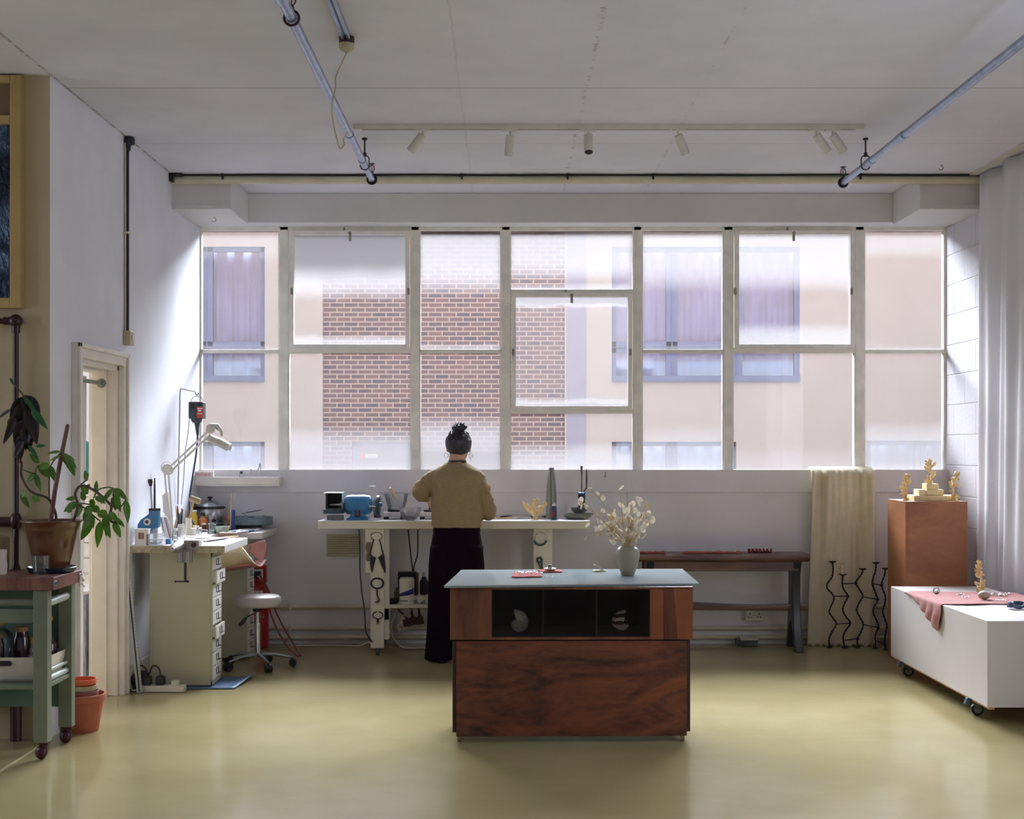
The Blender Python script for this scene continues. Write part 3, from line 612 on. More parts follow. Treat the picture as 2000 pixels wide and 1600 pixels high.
# leather catch apron hung from the cut-out
LEA=mat('cream_leather',(206,186,150),.6,var=.06,vs=8); LEAI=mat('pink_leather',(170,112,104),.6,var=.1,vs=8)
t=thing('leather_apron','cream leather catch skin hanging below the cut-out of the bench top','apron',(-1.72,9.1,.62))
def ap(u,v):     # u along depth from near corner to far, v down
    y=8.90+.42*u; edge=ZD-.05; dip=.17*sin(pi*u)
    z=edge-.02-(.19-.02*u)*v - dip*0
    x=-1.70-.34*(sin(pi*u)**.6)*(1-v)*.2+.03*sin(pi*u)*v-.05*(1-v)
    return (x,y,z)
def ap1(u,v):
    a=W(433,1102,8.9); pts=None
    x0=-1.93+.26*u; y0=8.93+.05*sin(pi*u)
    top=[(0,.74),(.42,.842),(.5,.842),(1,.69)]
    for i in range(3):
        if u<=top[i+1][0]: k=(u-top[i][0])/(top[i+1][0]-top[i][0]); zt=top[i][1]+(top[i+1][1]-top[i][1])*k; break
    zb=.665+.035*u
    return (x0+.03*v*sin(pi*u),y0-.03*sin(pi*u)*sin(pi*v),zt+(zb-zt)*v)
obj('front_flap',MB().grid(ap1,24,10),LEA,t,solid=.003,ang=180)
def ap2(u,v):
    x=-1.80+.12*u+.02*sin(pi*v); y=9.30+.03*sin(pi*u)-.12*v*sin(pi*u*.5)
    zt=.80+.04*u; zb=.76-.07*u; return (x,y,zt+(zb-zt)*v)
obj('inner_flap',MB().grid(ap2,14,10),LEAI,t,solid=.003,ang=180)
def ap3(u,v): return (-1.93+.26*u, 8.93+.37*v, .665+.035*u-.03*sin(pi*v)+.0*u)
obj('tray',MB().grid(ap3,12,12),LEAI,t,solid=.003,ang=180)
obj('rivet',MB().sph(ap1(.45,.05),.005,8,6),SSTEEL,t)
# blue floor mat under the near cabinet
def mt(u,v):
    x=-2.28+.62*u+.05*v*u; y=8.16+.42*v; z=.004+(.03*max(0,u-.9)*10*v if u>.9 else 0)
    return (x,y,z)
tag(obj('floor_mat',MB().grid(mt,20,12),mat('blue_vinyl',(84,112,150),.5,var=.1),solid=.004,ang=180),'blue vinyl sheet lying on the floor under the nearer drawer cabinet','mat')
# vice clamped on the near edge
c=dk(370,1064); t=thing('bench_vice','grey metal clamp vice fixed to the near edge of the bench top','vice',(c.x,8.15,ZD-.12)); GM=mat('cast_grey',(150,146,148),.45,metal=.5)
x=c.x; z=ZD
obj('body',MB().box(x-.07,x+.085,8.12,8.21,z-.025,z+.035),GM,t,bevel=.004)
obj('barrel',MB().tube([(x-.045,8.01,z-.01),(x-.045,8.04,z-.008),(x-.03,8.13,z)],[.022,.03,.042],20).cyl((x-.046,7.99,z-.011),(x-.045,8.01,z-.01),.014,.02),GM,t)
obj('hole_plug',MB().cyl((x+.055,8.116,z+.006),(x+.055,8.121,z+.006),.016),OX,t)
obj('clamp_foot',MB().box(x-.045,x+.045,8.1,8.135,z-.10,z-.02).cyl((x-.022,8.1,z-.1),(x-.022,8.1,z-.03),.016).cyl((x+.022,8.1,z-.1),(x+.022,8.1,z-.03),.016),GM,t,bevel=.003)
obj('screw',MB().cyl((x+.005,8.115,z-.22),(x+.005,8.115,z-.1),.008).tube([(x-.055,8.11,z-.215),(x+.02,8.11,z-.215)],.0045,8).sph((x-.055,8.11,z-.215),.007,8,6).sph((x+.02,8.11,z-.215),.009,8,6),BLACKM,t)
# ---- things on the desk ----
def boxon(name,label,cat,px,py,w,d,h,m,rz=0,z=ZD,lid=None,**k):
    c=on(px,py,z)+Vector((0,d/2,0)); t=thing(name,label,cat,c,rz=rz); b=MB().box(c.x-w/2,c.x+w/2,c.y-d/2,c.y+d/2,z,z+h); obj('body',b,m,t,bevel=.002); return t,c
t,c=boxon('card_box','small white card box with a picture square on its front, near left of the desk','box',276,1066,.082,.05,.098,BOXW)
obj('picture',MB().box(c.x-.018,c.x+.018,c.y-.0262,c.y-.025,ZD+.04,ZD+.08),mat('printed_brown',(150,110,84),.6,var=.5,vs=60),t); obj('lid',MB().box(c.x-.043,c.x+.043,c.y-.027,c.y+.027,ZD+.095,ZD+.103),BOXW,t)
t,c=boxon('parts_organiser','clear plastic two-tier drawer organiser on the desk beside the white card box','organiser',302,1066,.105,.06,.072,CLEARP)
obj('divider',MB().box(c.x-.054,c.x+.054,c.y-.031,c.y+.03,ZD+.034,ZD+.038),mat('frosted_plastic',(200,205,212),.4),t)
t,c=boxon('blue_tin','tiny bright blue box on the desk right of the clear organiser','box',327,1063,.042,.04,.033,mat('bright_blue',(60,120,170),.4))
# blue press with two long levers
cb=on(300,1062,ZD); t=thing('arbor_press','blue cast iron hand press with two long levers standing on the desk','press',(cb.x,cb.y,ZD)); D=cb.y
TEAL=mat('press_blue',(22,104,142),.35,coat=.3)
def P(px,py,d=0): return W(px,py,D+d)
poly=[(P(a,b).x,P(a,b).z) for a,b in ((270,1033),(271,1024),(277,1015),(287,1008),(293,1003),(293,994),(311,994),(311,1030),(299,1034),(296,1045),(276,1045))]
obj('casting',MB().prism(poly,'Y',D-.03,D+.03),TEAL,t,bevel=.004)
obj('pivot_cap',MB().lathe((P(290,1019).x,D-.03,P(290,1019).z),[(.022,0),(.022,-.006),(.012,-.008)],20,axis='Y'),BOXW,t); obj('pivot_core',MB().cyl((P(290,1019).x,D-.04,P(290,1019).z),(P(290,1019).x,D-.036,P(290,1019).z),.011),OX,t)
obj('ram',MB().box(P(300,0).x,P(307,0).x,D-.015,D+.015,ZD,P(0,1028).z),SSTEEL,t); obj('cap',MB().box(P(293,0).x,P(311,0).x,D-.032,D+.032,P(0,998).z,P(0,993).z),BLACKP,t)
obj('lever',MB().cyl(P(297,996),P(294,948),.006),SSTEEL,t); obj('lever_knob',MB().tube([P(294.5,950),P(293.5,941),P(293,936)],[.008,.016,.014],12),BLACKP,t)
obj('lever',MB().tube([P(302,996),P(302,950),P(302,934)],[.007,.006,.004],10),mat('dark_steel',(70,60,66),.4,metal=.7),t)
obj('foot',MB().box(P(284,0).x,P(312,0).x,D-.06,D+.05,ZD,ZD+.012),mat('press_navy',(20,40,92),.4),t,bevel=.003)
# ring binder / spiral pad leaning
c=on(325,1054,ZD); t=thing('spiral_notebook','spiral-bound notebook with a white cover leaning between jars on the desk','notebook',(c.x,c.y,ZD)); D=c.y
obj('pages',MB().cbox(P(323,1030),(.03,.05,.14),ry=radians(-14)),BOXW,t,bevel=.002); s=MB()
for i in range(12):
    q=P(315.5+i*.55,1012+i*3.0); s.tube([(q.x+.006*cos(a),q.y-.026,q.z+.006*sin(a)) for a in [k*pi/4 for k in range(9)]],.0012,5)
obj('spiral',s,BLACKM,t)
obj('cover',MB().cbox(P(329,1032),(.004,.05,.15),ry=radians(-16)),mat('dark_maroon_card',(72,40,56),.6),t)
def jar(name,label,cat,px,py,r,h,m,capm=None,ch=.015,neck=.8,z=ZD,prof=None):
    c=on(px,py,z); t=thing(name,label,cat,(c.x,c.y,z))
    pr=prof or [(r*.92,0),(r,.004),(r,h*.72),(r*neck,h*.9),(r*neck,h)]
    obj('body',MB().lathe((c.x,c.y,z),pr,22),m,t)
    if capm: obj('cap',MB().lathe((c.x,c.y,z+h),[(r*neck*1.08,0),(r*neck*1.08,ch),(r*neck*.9,ch+.002)],20),capm,t)
    return t,c
jar('small_jar','small clear jar with a pale cap in front of the spiral notebook','jar',342,1056,.018,.062,GLASS,SPOTW)
t,c=jar('white_jar','white plastic tub with a printed label holding brushes, mid desk','jar',351,1048,.033,.085,mat('matt_white_plastic',(224,220,214),.45),None,neck=.95)
obj('label',MB().lathe((c.x,c.y,ZD+.02),[(.0334,0),(.0334,.045)],22),mat('printed_label',(196,196,190),.6,var=.25,vs=70),t)
def sticks(t,c,z0,h,n,spread,mats,seed,r=.0025):
    rnd=random.Random(seed)
    for i in range(n):
        a=rnd.uniform(0,2*pi); l=h*rnd.uniform(.75,1.1); dx=cos(a)*spread*rnd.uniform(.3,1); dy=sin(a)*spread*rnd.uniform(.3,1)
        p0=Vector((c.x+dx*.25,c.y+dy*.25,z0+.008)); p1=Vector((c.x+dx,c.y+dy,z0+l)); m=mats[i%len(mats)]
        tag(obj(*(('paintbrush' if i%2 else 'file_tool'),MB().tube([p0,p0.lerp(p1,.6),p1.lerp(p0,.08),p1],[r*.8,r*1.5,r,r*(.4 if i%3 else 2)],8),m)), t%i if '%d' in t else t, 'tool', 'hand tools standing in the pots on the desk')
sticks('hand tool standing among others in a tub in the middle of the desk',on(352,1048,ZD),ZD,.20,9,.05,[WOODL,SSTEEL,mat('teal_handle',(40,96,110),.4),mat('dark_steel',(70,60,66),.4,metal=.7)],3,.004)
tp,c=jar('tool_pot','grey pot crammed with files and gravers at the left of the desk','pot',336,1050,.028,.07,mat('grey_tin',(130,130,132),.4,metal=.5),None,neck=1)
sticks('file or graver standing in the grey pot behind the spiral notebook',on(336,1050,ZD),ZD,.15,9,.06,[SSTEEL,WOODL,mat('dark_steel',(70,60,66),.4,metal=.7)],5,.003)
c=on(368,1046,ZD); tag(obj('tall_canister',MB().lathe((c.x,c.y,ZD),[(.0215,0),(.022,.005),(.0215,.12),(.0195,.12),(.0195,.03)],24),mat('cream_ceramic',(222,210,194),.4)),'tall cream cylinder canister in the middle of the desk','canister')
# hammer
D=c.y+.02; t=thing('rawhide_hammer','wooden hammer with a wide rawhide head standing in the tall cream canister','hammer',P(370,1030))
obj('handle',MB().tube([P(368,1035),P(373,1000),P(379,978)],[.006,.007,.006],10,flat=.7),WOODL,t); a=P(371,973); b_=P(391,980); obj('head',MB().tube([a,a.lerp(b_,.1),a.lerp(b_,.9),b_],[.018,.021,.021,.018],18),mat('rawhide',(150,132,96),.7,var=.2,vs=20),t)
t,c=jar('shears','pair of tin snips with wooden grips standing in the white tub','snips',347,1046,.001,.002,SSTEEL) if False else (None,None)
# bottle row
jar('yellow_bottle','tall yellow squeeze bottle behind the hammer on the desk','bottle',377,1037,.032,.135,mat('yellow_plastic',(214,182,60),.4),SPOTW,.012,.8)
t,c=jar('amber_bottle','bottle of orange liquid with a black cap in front of the slow cooker','bottle',396,1036,.036,.105,mat('amber_liquid',(205,132,70),.15,coat=.5),BLACKP,.022,.42)
t,c=jar('brown_bottle','small dark brown bottle in front of the orange one','bottle',398,1039,.016,.05,mat('brown_glass',(64,34,32),.2),SPOTW,.01,.8)
for i,(px,py,r,h) in enumerate(((385,1043,.014,.045),(391,1045,.013,.04),(380,1044,.013,.05))):
    jar('pill_bottle',['tiny white-capped clear bottle, middle of three before the orange bottle','tiny white-capped clear bottle, rightmost of three before the orange bottle','tiny white-capped clear bottle, leftmost of three before the orange bottle'][i],'bottle',px,py,r,h,CLEARP,SPOTW,.01,.85)
jar('lidded_cup','small white cylindrical pot beside the tall cream canister','pot',377,1046,.022,.042,BOXW,SPOTW,.006,1)
# slow cooker
c=on(410,1032,ZD); t=thing('slow_cooker','stainless steel slow cooker with a domed glass lid at the back of the desk','cooker',(c.x,c.y,ZD)); R=.105
obj('feet',MB().lathe((c.x,c.y,ZD),[(R*.8,0),(R*.95,.01),(R*.98,.03)],32),BLACKP,t)
obj('pot',MB().lathe((c.x,c.y,ZD+.02),[(R*.9,0),(R,.02),(R,.125),(R*.97,.13)],36),mat('satin_steel',(176,176,180),.25,metal=.9),t); obj('rim',MB().lathe((c.x,c.y,ZD+.145),[(R*.95,0),(R*1.09,.004),(R*1.09,.016),(R*.96,.022)],36),BLACKP,t)
lid=obj('lid',MB().lathe((c.x,c.y,ZD+.166),[(R*.98,0),(R*.95,.012),(R*.6,.036),(R*.2,.045),(.004,.046)],36),mat('lid_steel',(190,196,206),.12,metal=.8),t); obj('lid_knob',MB().lathe((c.x,c.y,ZD+.211),[(.008,0),(.008,.008),(.02,.012),(.02,.022),(.012,.026)],18),BLACKP,lid)
obj('control_knob',MB().cyl((c.x+.05,c.y-R*.9,ZD+.06),(c.x+.055,c.y-R-.005,ZD+.06),.014),BLACKP,t)
# brush jar on right of cooker
t,c=jar('brush_jar','small glass jar of paintbrushes between the slow cooker and the round turntable','jar',444,1036,.028,.07,mat('dirty_glass',(96,84,70),.3),None,neck=1)
sticks('paintbrush standing in the glass jar right of the slow cooker',on(444,1036,ZD),ZD,.135,7,.05,[WOODL,mat('dark_handle',(60,40,44),.5),mat('red_handle',(150,60,50),.5)],8,.003)
tag(obj('paintbrush',MB().tube([P(450,1034),P(451,990),P(451,975),P(452,960)],[.003,.005,.004,.001],8),WOODL),'tallest thin brush rising above the jar next to the turntable','paintbrush')
c=on(455,1036,ZD); tag(obj('marker_pen',MB().lathe((c.x,c.y,ZD),[(.012,0),(.013,.1),(.014,.102),(.014,.145),(.01,.15)],16),mat('marker_blue',(44,62,150),.4)),'upright blue marker pen beside the turntable','pen')
c=on(414,1042,ZD); t=thing('glass_pot','short clear glass pot with yellowish liquid on the desk','pot',(c.x,c.y,ZD)); obj('body',MB().lathe((c.x,c.y,ZD),[(.028,0),(.030,.004),(.030,.06),(.024,.066),(.026,.078),(.024,.078),(.027,.06),(.027,.006)],22),GLASS,t); obj('liquid',MB().lathe((c.x,c.y,ZD+.005),[(.026,0),(.026,.012)],20),mat('olive_liquid',(170,168,60),.2),t); 
c=on(434,1042,ZD); t=thing('food_tub','small tapered pale green plastic food tub on the desk','tub',(c.x,c.y,ZD)); obj('body',MB().lathe((c.x,c.y,ZD),[(.038,0),(.041,.003),(.051,.048),(.054,.05),(.05,.05),(.04,.006)],28),mat('pale_green_print',(170,190,176),.4,var=.3,vs=40),t)
# turntable on a box
c=on(497,1031,ZD); c.y-=.10; t=thing('turntable','round grey-blue metal soldering turntable on the far end of the desk','turntable',(c.x,c.y,ZD)); GB=mat('blue_grey_metal',(110,132,142),.5,var=.15,vs=30)
D=c.y; obj('base',MB().lathe((c.x-.01,c.y,ZD),[(.085,0),(.085,.03),(.02,.032)],30).cbox((c.x-.09,c.y-.02,ZD+.012),(.05,.04,.024)),mat('dark_teal_base',(36,62,74),.5),t); obj('pan',MB().lathe((c.x,c.y,ZD+.03),[(.14,0),(.152,.004),(.152,.05),(.157,.054),(.155,.058),(.146,.056),(.14,.03),(.01,.028)],40),GB,t)
tag(obj('plastic_tub',MB().lathe((c.x+.055,c.y,ZD+.062),[(.04,0),(.045,.035),(.043,.035),(.038,.003)],22),CLEARP),'small clear tub sitting on the round turntable','tub')
t=thing('third_hand','small metal stand with angled tweezers on the turntable','tool stand',(c.x-.05,c.y,ZD+.062)); obj('stand',MB().lathe((c.x-.05,c.y,ZD+.06),[(.02,0),(.02,.01),(.006,.013),(.006,.05),(.009,.052),(.009,.06)],14),SSTEEL,t); obj('tweezers',MB().tube([(c.x-.075,c.y,ZD+.11),(c.x-.02,c.y,ZD+.122),(c.x+.06,c.y,ZD+.135),(c.x+.09,c.y,ZD+.137)],[.004,.006,.005,.001],8,flat=.6),mat('dark_steel',(70,60,66),.4,metal=.7),t)
# loose tools on the near part
def loose(name,label,cat,a,b,m,r,h=.008,parts=None):
    A=dk(*a)+Vector((0,0,h)); B=dk(*b)+Vector((0,0,h)); t=obj(name,MB().tube([A,A.lerp(B,.2),A.lerp(B,.85),B],[r*.6,r,r,r*.4],10),m); return tag(t,label,cat)
loose('pliers','steel pliers lying near the right edge of the desk','pliers',(398,1060),(445,1053),mat('dark_steel',(70,60,66),.4,metal=.7),.008)
loose('wooden_file','flat wooden-handled file lying across the desk front','file',(402,1057),(466,1050),WOODL,.006)
loose('scriber','thin steel scriber lying on the desk by the clamp vice','scriber',(352,1058),(410,1050),SSTEEL,.004)
for i,(a,b,m,l) in enumerate((((432,1043),(470,1040),BOXW,'white handpiece lying on the far desk, nearest the tub'),((462,1040),(512,1034),SSTEEL,'steel handpiece lying on the far desk below the turntable'),((458,1044),(508,1037),mat('pale_grey_plastic',(190,190,196),.4),'pale grey handpiece lying on the far desk edge'))):
    t=thing('handpiece',l,'handpiece',dk(*a)+Vector((0,0,0)),'rotary handpieces lying on the far end of the desk'); A=dk(*a)+Vector((0,0,.009)); B=dk(*b)+Vector((0,0,.009)); obj('grip',MB().tube([A,A.lerp(B,.1),A.lerp(B,.8),B],[.005,.009,.009,.004],12),m,t); obj('collar',MB().tube([A.lerp(B,.5),A.lerp(B,.72)],.0097,12),mat('blue_grip',(48,84,116),.4),t)
c=dk(385,1052); tag(obj('paper_scraps',MB().cbox(c+Vector((0,0,.004)),(.16,.10,.006),rz=.3).cbox(c+Vector((-.06,.06,.01)),(.12,.07,.004),rz=-.4),BOXW),'sheets of white paper lying in the middle of the desk','paper')
c=dk(445,1047); tag(obj('bench_peg',MB().cbox(c+Vector((0,0,.012)),(.12,.07,.022),rz=.1),mat('brown_wood_block',(130,104,84),.6,var=.2),bevel=.003),'small brown wooden block lying at the cut-out of the desk','block')
# ---- lamp ----
D=8.78; t=thing('desk_lamp','large white articulated desk lamp on the left of the desk, arm raised towards the window','lamp',W(338,1052,D)); LW=mat('lamp_white',(206,200,186),.4)
def P(px,py,d=0): return W(px,py,D+d)
b=MB()
for dx in (-.012,.012): b.tube([P(333,1018)+Vector((dx,0,0)),P(325,922)+Vector((dx,0,0))],.0065,8)
obj('lower_arm',b,LW,t); obj('stem',MB().cyl(P(338,1045),P(334,1010),.012).cyl(P(338,1052),P(338,1046),.036,.03),LW,t)
obj('weight_cover',MB().prism([(P(a,b_).x,P(a,b_).z) for a,b_ in ((318,968),(328,960),(334,1012),(325,1008),(320,1000))],'Y',D-.02,D+.02),LW,t,bevel=.004)
b=MB()
for q in (-.013,.013):
    a=P(331,918); c_=P(408,846); n_=Vector((-(c_-a).z,0,(c_-a).x)).normalized()*q; b.tube([a+n_,c_+n_],.0068,8)
obj('upper_arm',b,LW,t)
obj('joint',MB().lathe(P(328,917),[(.036,-.016),(.038,-.012),(.038,.012),(.036,.016)],24,axis='Y').cyl(P(328,917,-.02),P(328,917,.02),.008),LW,t)
obj('joint',MB().lathe(P(411,838),[(.026,-.014),(.03,-.01),(.03,.01),(.026,.014)],24,axis='Y').tube([P(411,834),P(424,833),P(432,842),P(433,852)],[.024,.02,.012,.009],12),LW,t)
obj('wing_nut',MB().cbox(P(424,837,-.03),(.03,.008,.012),ry=1.0).cyl(P(424,837,-.035),P(424,837,.0),.006),SSTEEL,t)
obj('cable_loop',MB().tube([P(315+12*0+0,0)] if False else [P(a,b_) for a,b_ in ((334,906),(328,902),(320,903),(315,910),(315,918),(319,922))],.0028,6),LW,t)
# trough shade: half-cylinder pointing down right
a0=P(403,852); a1=P(449,876); ax=(a1-a0).normalized(); up=Vector((-ax.z,0,ax.x)); 
if up.z<0: up=-up
side=Vector((0,1,0)); rs=[]
for f_,w_,h_ in ((0,.03,.012),(.12,.05,.04),(.5,.058,.052),(.95,.058,.052),(1.0,.052,.04)):
    p=a0.lerp(a1,f_); ring=[]
    for k in range(15):
        an=pi*k/14; ring.append(p+side*(w_*cos(an))+up*(h_*sin(an)-.02))
    rs.append(ring)
sh=MB().rings(rs,closed=False,cap=False); obj('shade',sh,LW,t,solid=.003,ang=60)
obj('tube_light',MB().tube([a0.lerp(a1,.12)-up*.005,a0.lerp(a1,.95)-up*.005],.012,12),mat('unlit_tube',(215,214,210),.3),t)
# ---- hanging motor ----
D=9.36; t=thing('hanging_drill_motor','dark grey flexible-shaft motor with a red label hanging from a bent wire hook','motor',P(383,822)); GT=mat('motor_grey',(54,62,70),.45)
obj('housing',MB().box(P(371,0).x,P(399,0).x,D-.05,D+.05,P(0,818).z,P(0,785).z).cyl(P(384,826),P(384,817),.03,.045),GT,t,bevel=.008,seg=3)
obj('vents',MB().box(P(374,0).x,P(382,0).x,D-.054,D-.05,P(0,800).z,P(0,788).z).box(P(391,0).x,P(396,0).x,D-.054,D-.05,P(0,794).z,P(0,788).z),BLACKP,t)
lb=obj('label',MB().box(P(388,0).x,P(399,0).x,D-.053,D-.05,P(0,817).z,P(0,795).z),mat('label_red',(196,52,44),.5),t); obj('label_print',MB().box(P(389,0).x,P(398,0).x,D-.0545,D-.053,P(0,809).z,P(0,807.5).z).box(P(390,0).x,P(396,0).x,D-.0545,D-.053,P(0,804).z,P(0,801).z).box(P(389,0).x,P(398,0).x,D-.0545,D-.053,P(0,799.5).z,P(0,797.5).z),BOXW,lb)
obj('bail',MB().tube([P(a,b_) for a,b_ in ((374,790),(374,780),(378,775),(384,774),(391,775),(396,780),(396,790))],.003,6),SSTEEL,t)
obj('boot',MB().tube([P(385,824),P(385,835),P(386,850)],[.022,.014,.009],12),GT,t)
sf=[P(386,848),P(384,880),P(378,920),P(373,950),P(370,975),P(370,1000),P(376,1020),P(390,1034),P(412,1038),P(428,1039)]
obj('flex_shaft',MB().tube(curve(sf,5),.0062,8),mat('shaft_blue_black',(30,48,62),.35),t)
obj('power_lead',MB().tube(curve([P(371,800),P(368,840),P(362,880),P(359,930),P(355,975),P(354,985)],4),.0025,6),mat('lead_brown',(96,60,64),.5),t)
tag(obj('hanger_rod',MB().tube(curve([W(347,985,9.36),W(349,900,9.36),W(351,800,9.36),W(352,762,9.36),W(356,760,9.36),W(370,763,9.36),W(380,765,9.36),W(384,772,9.36),W(388,768,9.36)],3),.0042,8),mat('rod_grey',(140,128,128),.4,metal=.5)),'tall bent grey rod standing at the back of the desk that carries the motor','rod')
# ---- ledge with little things ----
lx0,lx1=W(373,0,9.96).x,W(547,0,9.96).x; lz1=W(0,932,9.96).z; lz0=W(0,950,9.96).z
tag(obj('wall_shelf',MB().box(lx0,lx1,9.93,YB-.0121,lz0,lz1).box(lx0,lx1-.02,9.925,9.93,lz0+.012,lz1-.01),TRIMW,bevel=.003),'narrow white wooden ledge fixed under the left end of the window sill','shelf')
D=9.96
t=thing('putty_box','white box with red lettering on the small ledge under the window','box',W(399,932,D)); x0,x1=P(380,0).x,P(417,0).x; z0=lz1; z1=P(0,921).z
obj('carton',MB().box(x0,x1,9.945,9.985,z0,z1),BOXW,t,bevel=.001); text('lettering','milliput',mat('print_red',(200,50,54),.5),t,((x0+x1)/2,9.9445,(z0+z1)/2+.001),.036)
t,c=jar('ink_bottle','tiny clear bottle with a blue-black cap on the ledge','bottle',471,932,.014,.028,GLASS,mat('cap_navy',(20,50,70),.4),.012,.85,z=lz1) if False else (None,None)
c=Vector((P(471,0).x,9.965,lz1)); t=thing('ink_bottle','tiny clear bottle with a blue-black cap on the ledge under the window','bottle',c); obj('body',MB().lathe(c,[(.014,0),(.015,.003),(.015,.022),(.010,.026)],18),CLEARP,t); obj('cap',MB().lathe(c+Vector((0,0,.026)),[(.012,0),(.012,.018)],16),mat('cap_navy',(20,50,70),.4),t)
def comp(px,top,w,label):
    c=Vector((P(px,0).x,9.97,lz1)); h=P(0,top).z-lz1; t=thing('dividers',label,'dividers',c); 
    obj('leg',MB().tube([c+Vector((-w,0,0)),c+Vector((0,0,h*.8))],[.001,.004],8),SSTEEL,t); obj('leg',MB().tube([c+Vector((w*.4,0,0)),c+Vector((w*.1,0,h*.8))],[.001,.004],8),SSTEEL,t)
    obj('hinge',MB().sph(c+Vector((0,0,h*.8)),.008,12,8).tube([c+Vector((0,0,h*.8)),c+Vector((.006,0,h))],.002,6),SSTEEL,t); obj('screw_bar',MB().tube([c+Vector((-w*1.2,0,h*.52)),c+Vector((w*.7,0,h*.42))],.002,6),SSTEEL,t)
comp(507,901,.028,'larger steel dividers standing open on the ledge under the window'); comp(490,914,.010,'smaller closed dividers on the ledge, left of the open pair')
# ---- leaning rule, extension lead ----
t=thing('long_ruler','long aluminium ruler leaning against the left wall beside the drawer cabinet','ruler',(-2.22,8.1,0)); a=Vector((-2.215,8.02,.0)); b2=Vector((-2.312,8.06,.955))
d=(b2-a); L=d.length; an=math.atan2(d.x,d.z)
mB=MB().cbox((0,0,L/2),(.034,.006,L)); mB.xf(Matrix.Translation(a+Vector((.012,0,.006)))@Matrix.Rotation(an,4,'Y')); obj('blade',mB,mat('aluminium',(176,178,176),.4,metal=.5),t)
mB=MB().cbox((0,-.004,L/2),(.009,.002,L*.99)); mB.xf(Matrix.Translation(a+Vector((.012,0,.006)))@Matrix.Rotation(an,4,'Y')); obj('stripe',mB,mat('stripe_navy',(40,46,76),.5),t)
mB=MB()
for i in range(48): mB.cbox((.013,-.0035,.02*i+.01),(.006,.001,.002))
mB.xf(Matrix.Translation(a+Vector((.012,0,.006)))@Matrix.Rotation(an,4,'Y')); obj('graduations',mB,BLACKP,t)
t=thing('extension_lead','white four-way extension lead with black plugs on the floor beside the nearer cabinet','extension lead',(-2.1,8.08,0))
obj('strip',MB().cbox((-2.08,8.075,.022),(.28,.06,.04),rz=-.03),SPOTW,t,bevel=.005)
for i in range(2): 
    q=-2.17+i*.08; pl=obj('plug',MB().cbox((q,8.07,.07),(.05,.05,.05)).cyl((q,8.07,.09),(q,8.07,.1),.012,.02),BLACKP,t,bevel=.006); obj('lead',MB().tube(curve([(q,8.07,.1),(q-.02,8.1,.14),(q-.06,8.12,.15),(q-.09,8.14,.10),(-2.26,8.16,.03)],5),.0045,8),BLACKP,pl)
obj('plug',MB().cbox((-2.0,8.075,.055),(.045,.045,.03)),SPOTW,t,bevel=.005)
obj('cord',MB().tube(curve([(-2.215,8.075,.02),(-2.26,8.06,.015),(-2.285,8.1,.08),(-2.28,8.16,.16),(-2.26,8.2,.2),(-2.27,8.3,.12)],6),.004,8),SPOTW,t)
tag(obj('foot_pedal',MB().sph((-2.245,8.2,.055),(.055,.09,.055),18,12),BLACKP),'dark rounded foot pedal on the floor between the wall and the nearer cabinet','foot pedal')
# ---- gas cylinder ----
cx,cy=-1.86,9.87; t=thing('gas_cylinder','red gas cylinder standing against the back wall behind the round stool','gas cylinder',(cx,cy,0)); GR=mat('cylinder_red',(160,20,30),.35); r=.105
obj('body',MB().lathe((cx,cy,0),[(r*.9,0),(r,.01),(r,.43),(r*.8,.48),(r*.35,.51)],36),GR,t)
sh=MB().tube([(cx+(r*.75)*cos(a),cy+(r*.75)*sin(a),.60) for a in [pi*.1-i*pi*1.2/12 for i in range(13)]],.014,8)
sh.box(cx+r*.66,cx+r*.86,cy-.03,cy+.03,.48,.61).box(cx-r*.86,cx-r*.66,cy-.03,cy+.03,.48,.61); obj('handle_collar',sh,GR,t,bevel=.004)
obj('valve',MB().cyl((cx,cy,.5),(cx,cy,.56),.02).cbox((cx+.02,cy-.02,.55),(.06,.03,.03)),BLACKM,t)
def wraptext(name,s,z,size,m,a0):
    for i,ch in enumerate(s):
        a=a0+i*size*.72/r; p=(cx+(r+.0012)*sin(a),cy-(r+.0012)*cos(a),z); text(name,ch,m,t,p,size,rot=(pi/2,0,a))
rs=[[(cx+(r+.0006)*sin(a),cy-(r+.0006)*cos(a),z) for a in [(.0+i*.1) for i in range(9)]] for z in (.365,.43)]
lab=MB().rings(rs,closed=False,cap=False); obj('white_panel',lab,BOXW,t,solid=.0008)
wraptext('lettering','GAS',.398,.052,GR,.12); wraptext('lettering','1975',.235,.028,BOXW,.25)
t=thing('gas_hose','orange-brown twin hose trailing from the gas cylinder to the floor by the stool','hose',(-1.6,9.6,0))
HO=mat('hose_orange',(150,72,58),.5)
obj('hose',MB().tube(curve([(cx+.04,cy-.03,.55),(cx+.12,9.8,.42),(cx+.17,9.76,.30),(cx+.24,9.7,.18),(cx+.36,9.5,.06),(cx+.42,9.35,.02)],6),.0065,8),HO,t)
obj('hose',MB().tube(curve([(cx+.03,cy-.06,.53),(cx+.14,9.7,.40),(cx+.145,9.7,.30),(cx+.21,9.62,.17),(cx+.33,9.42,.06),(cx+.41,9.33,.02)],6),.0065,8),HO,t)
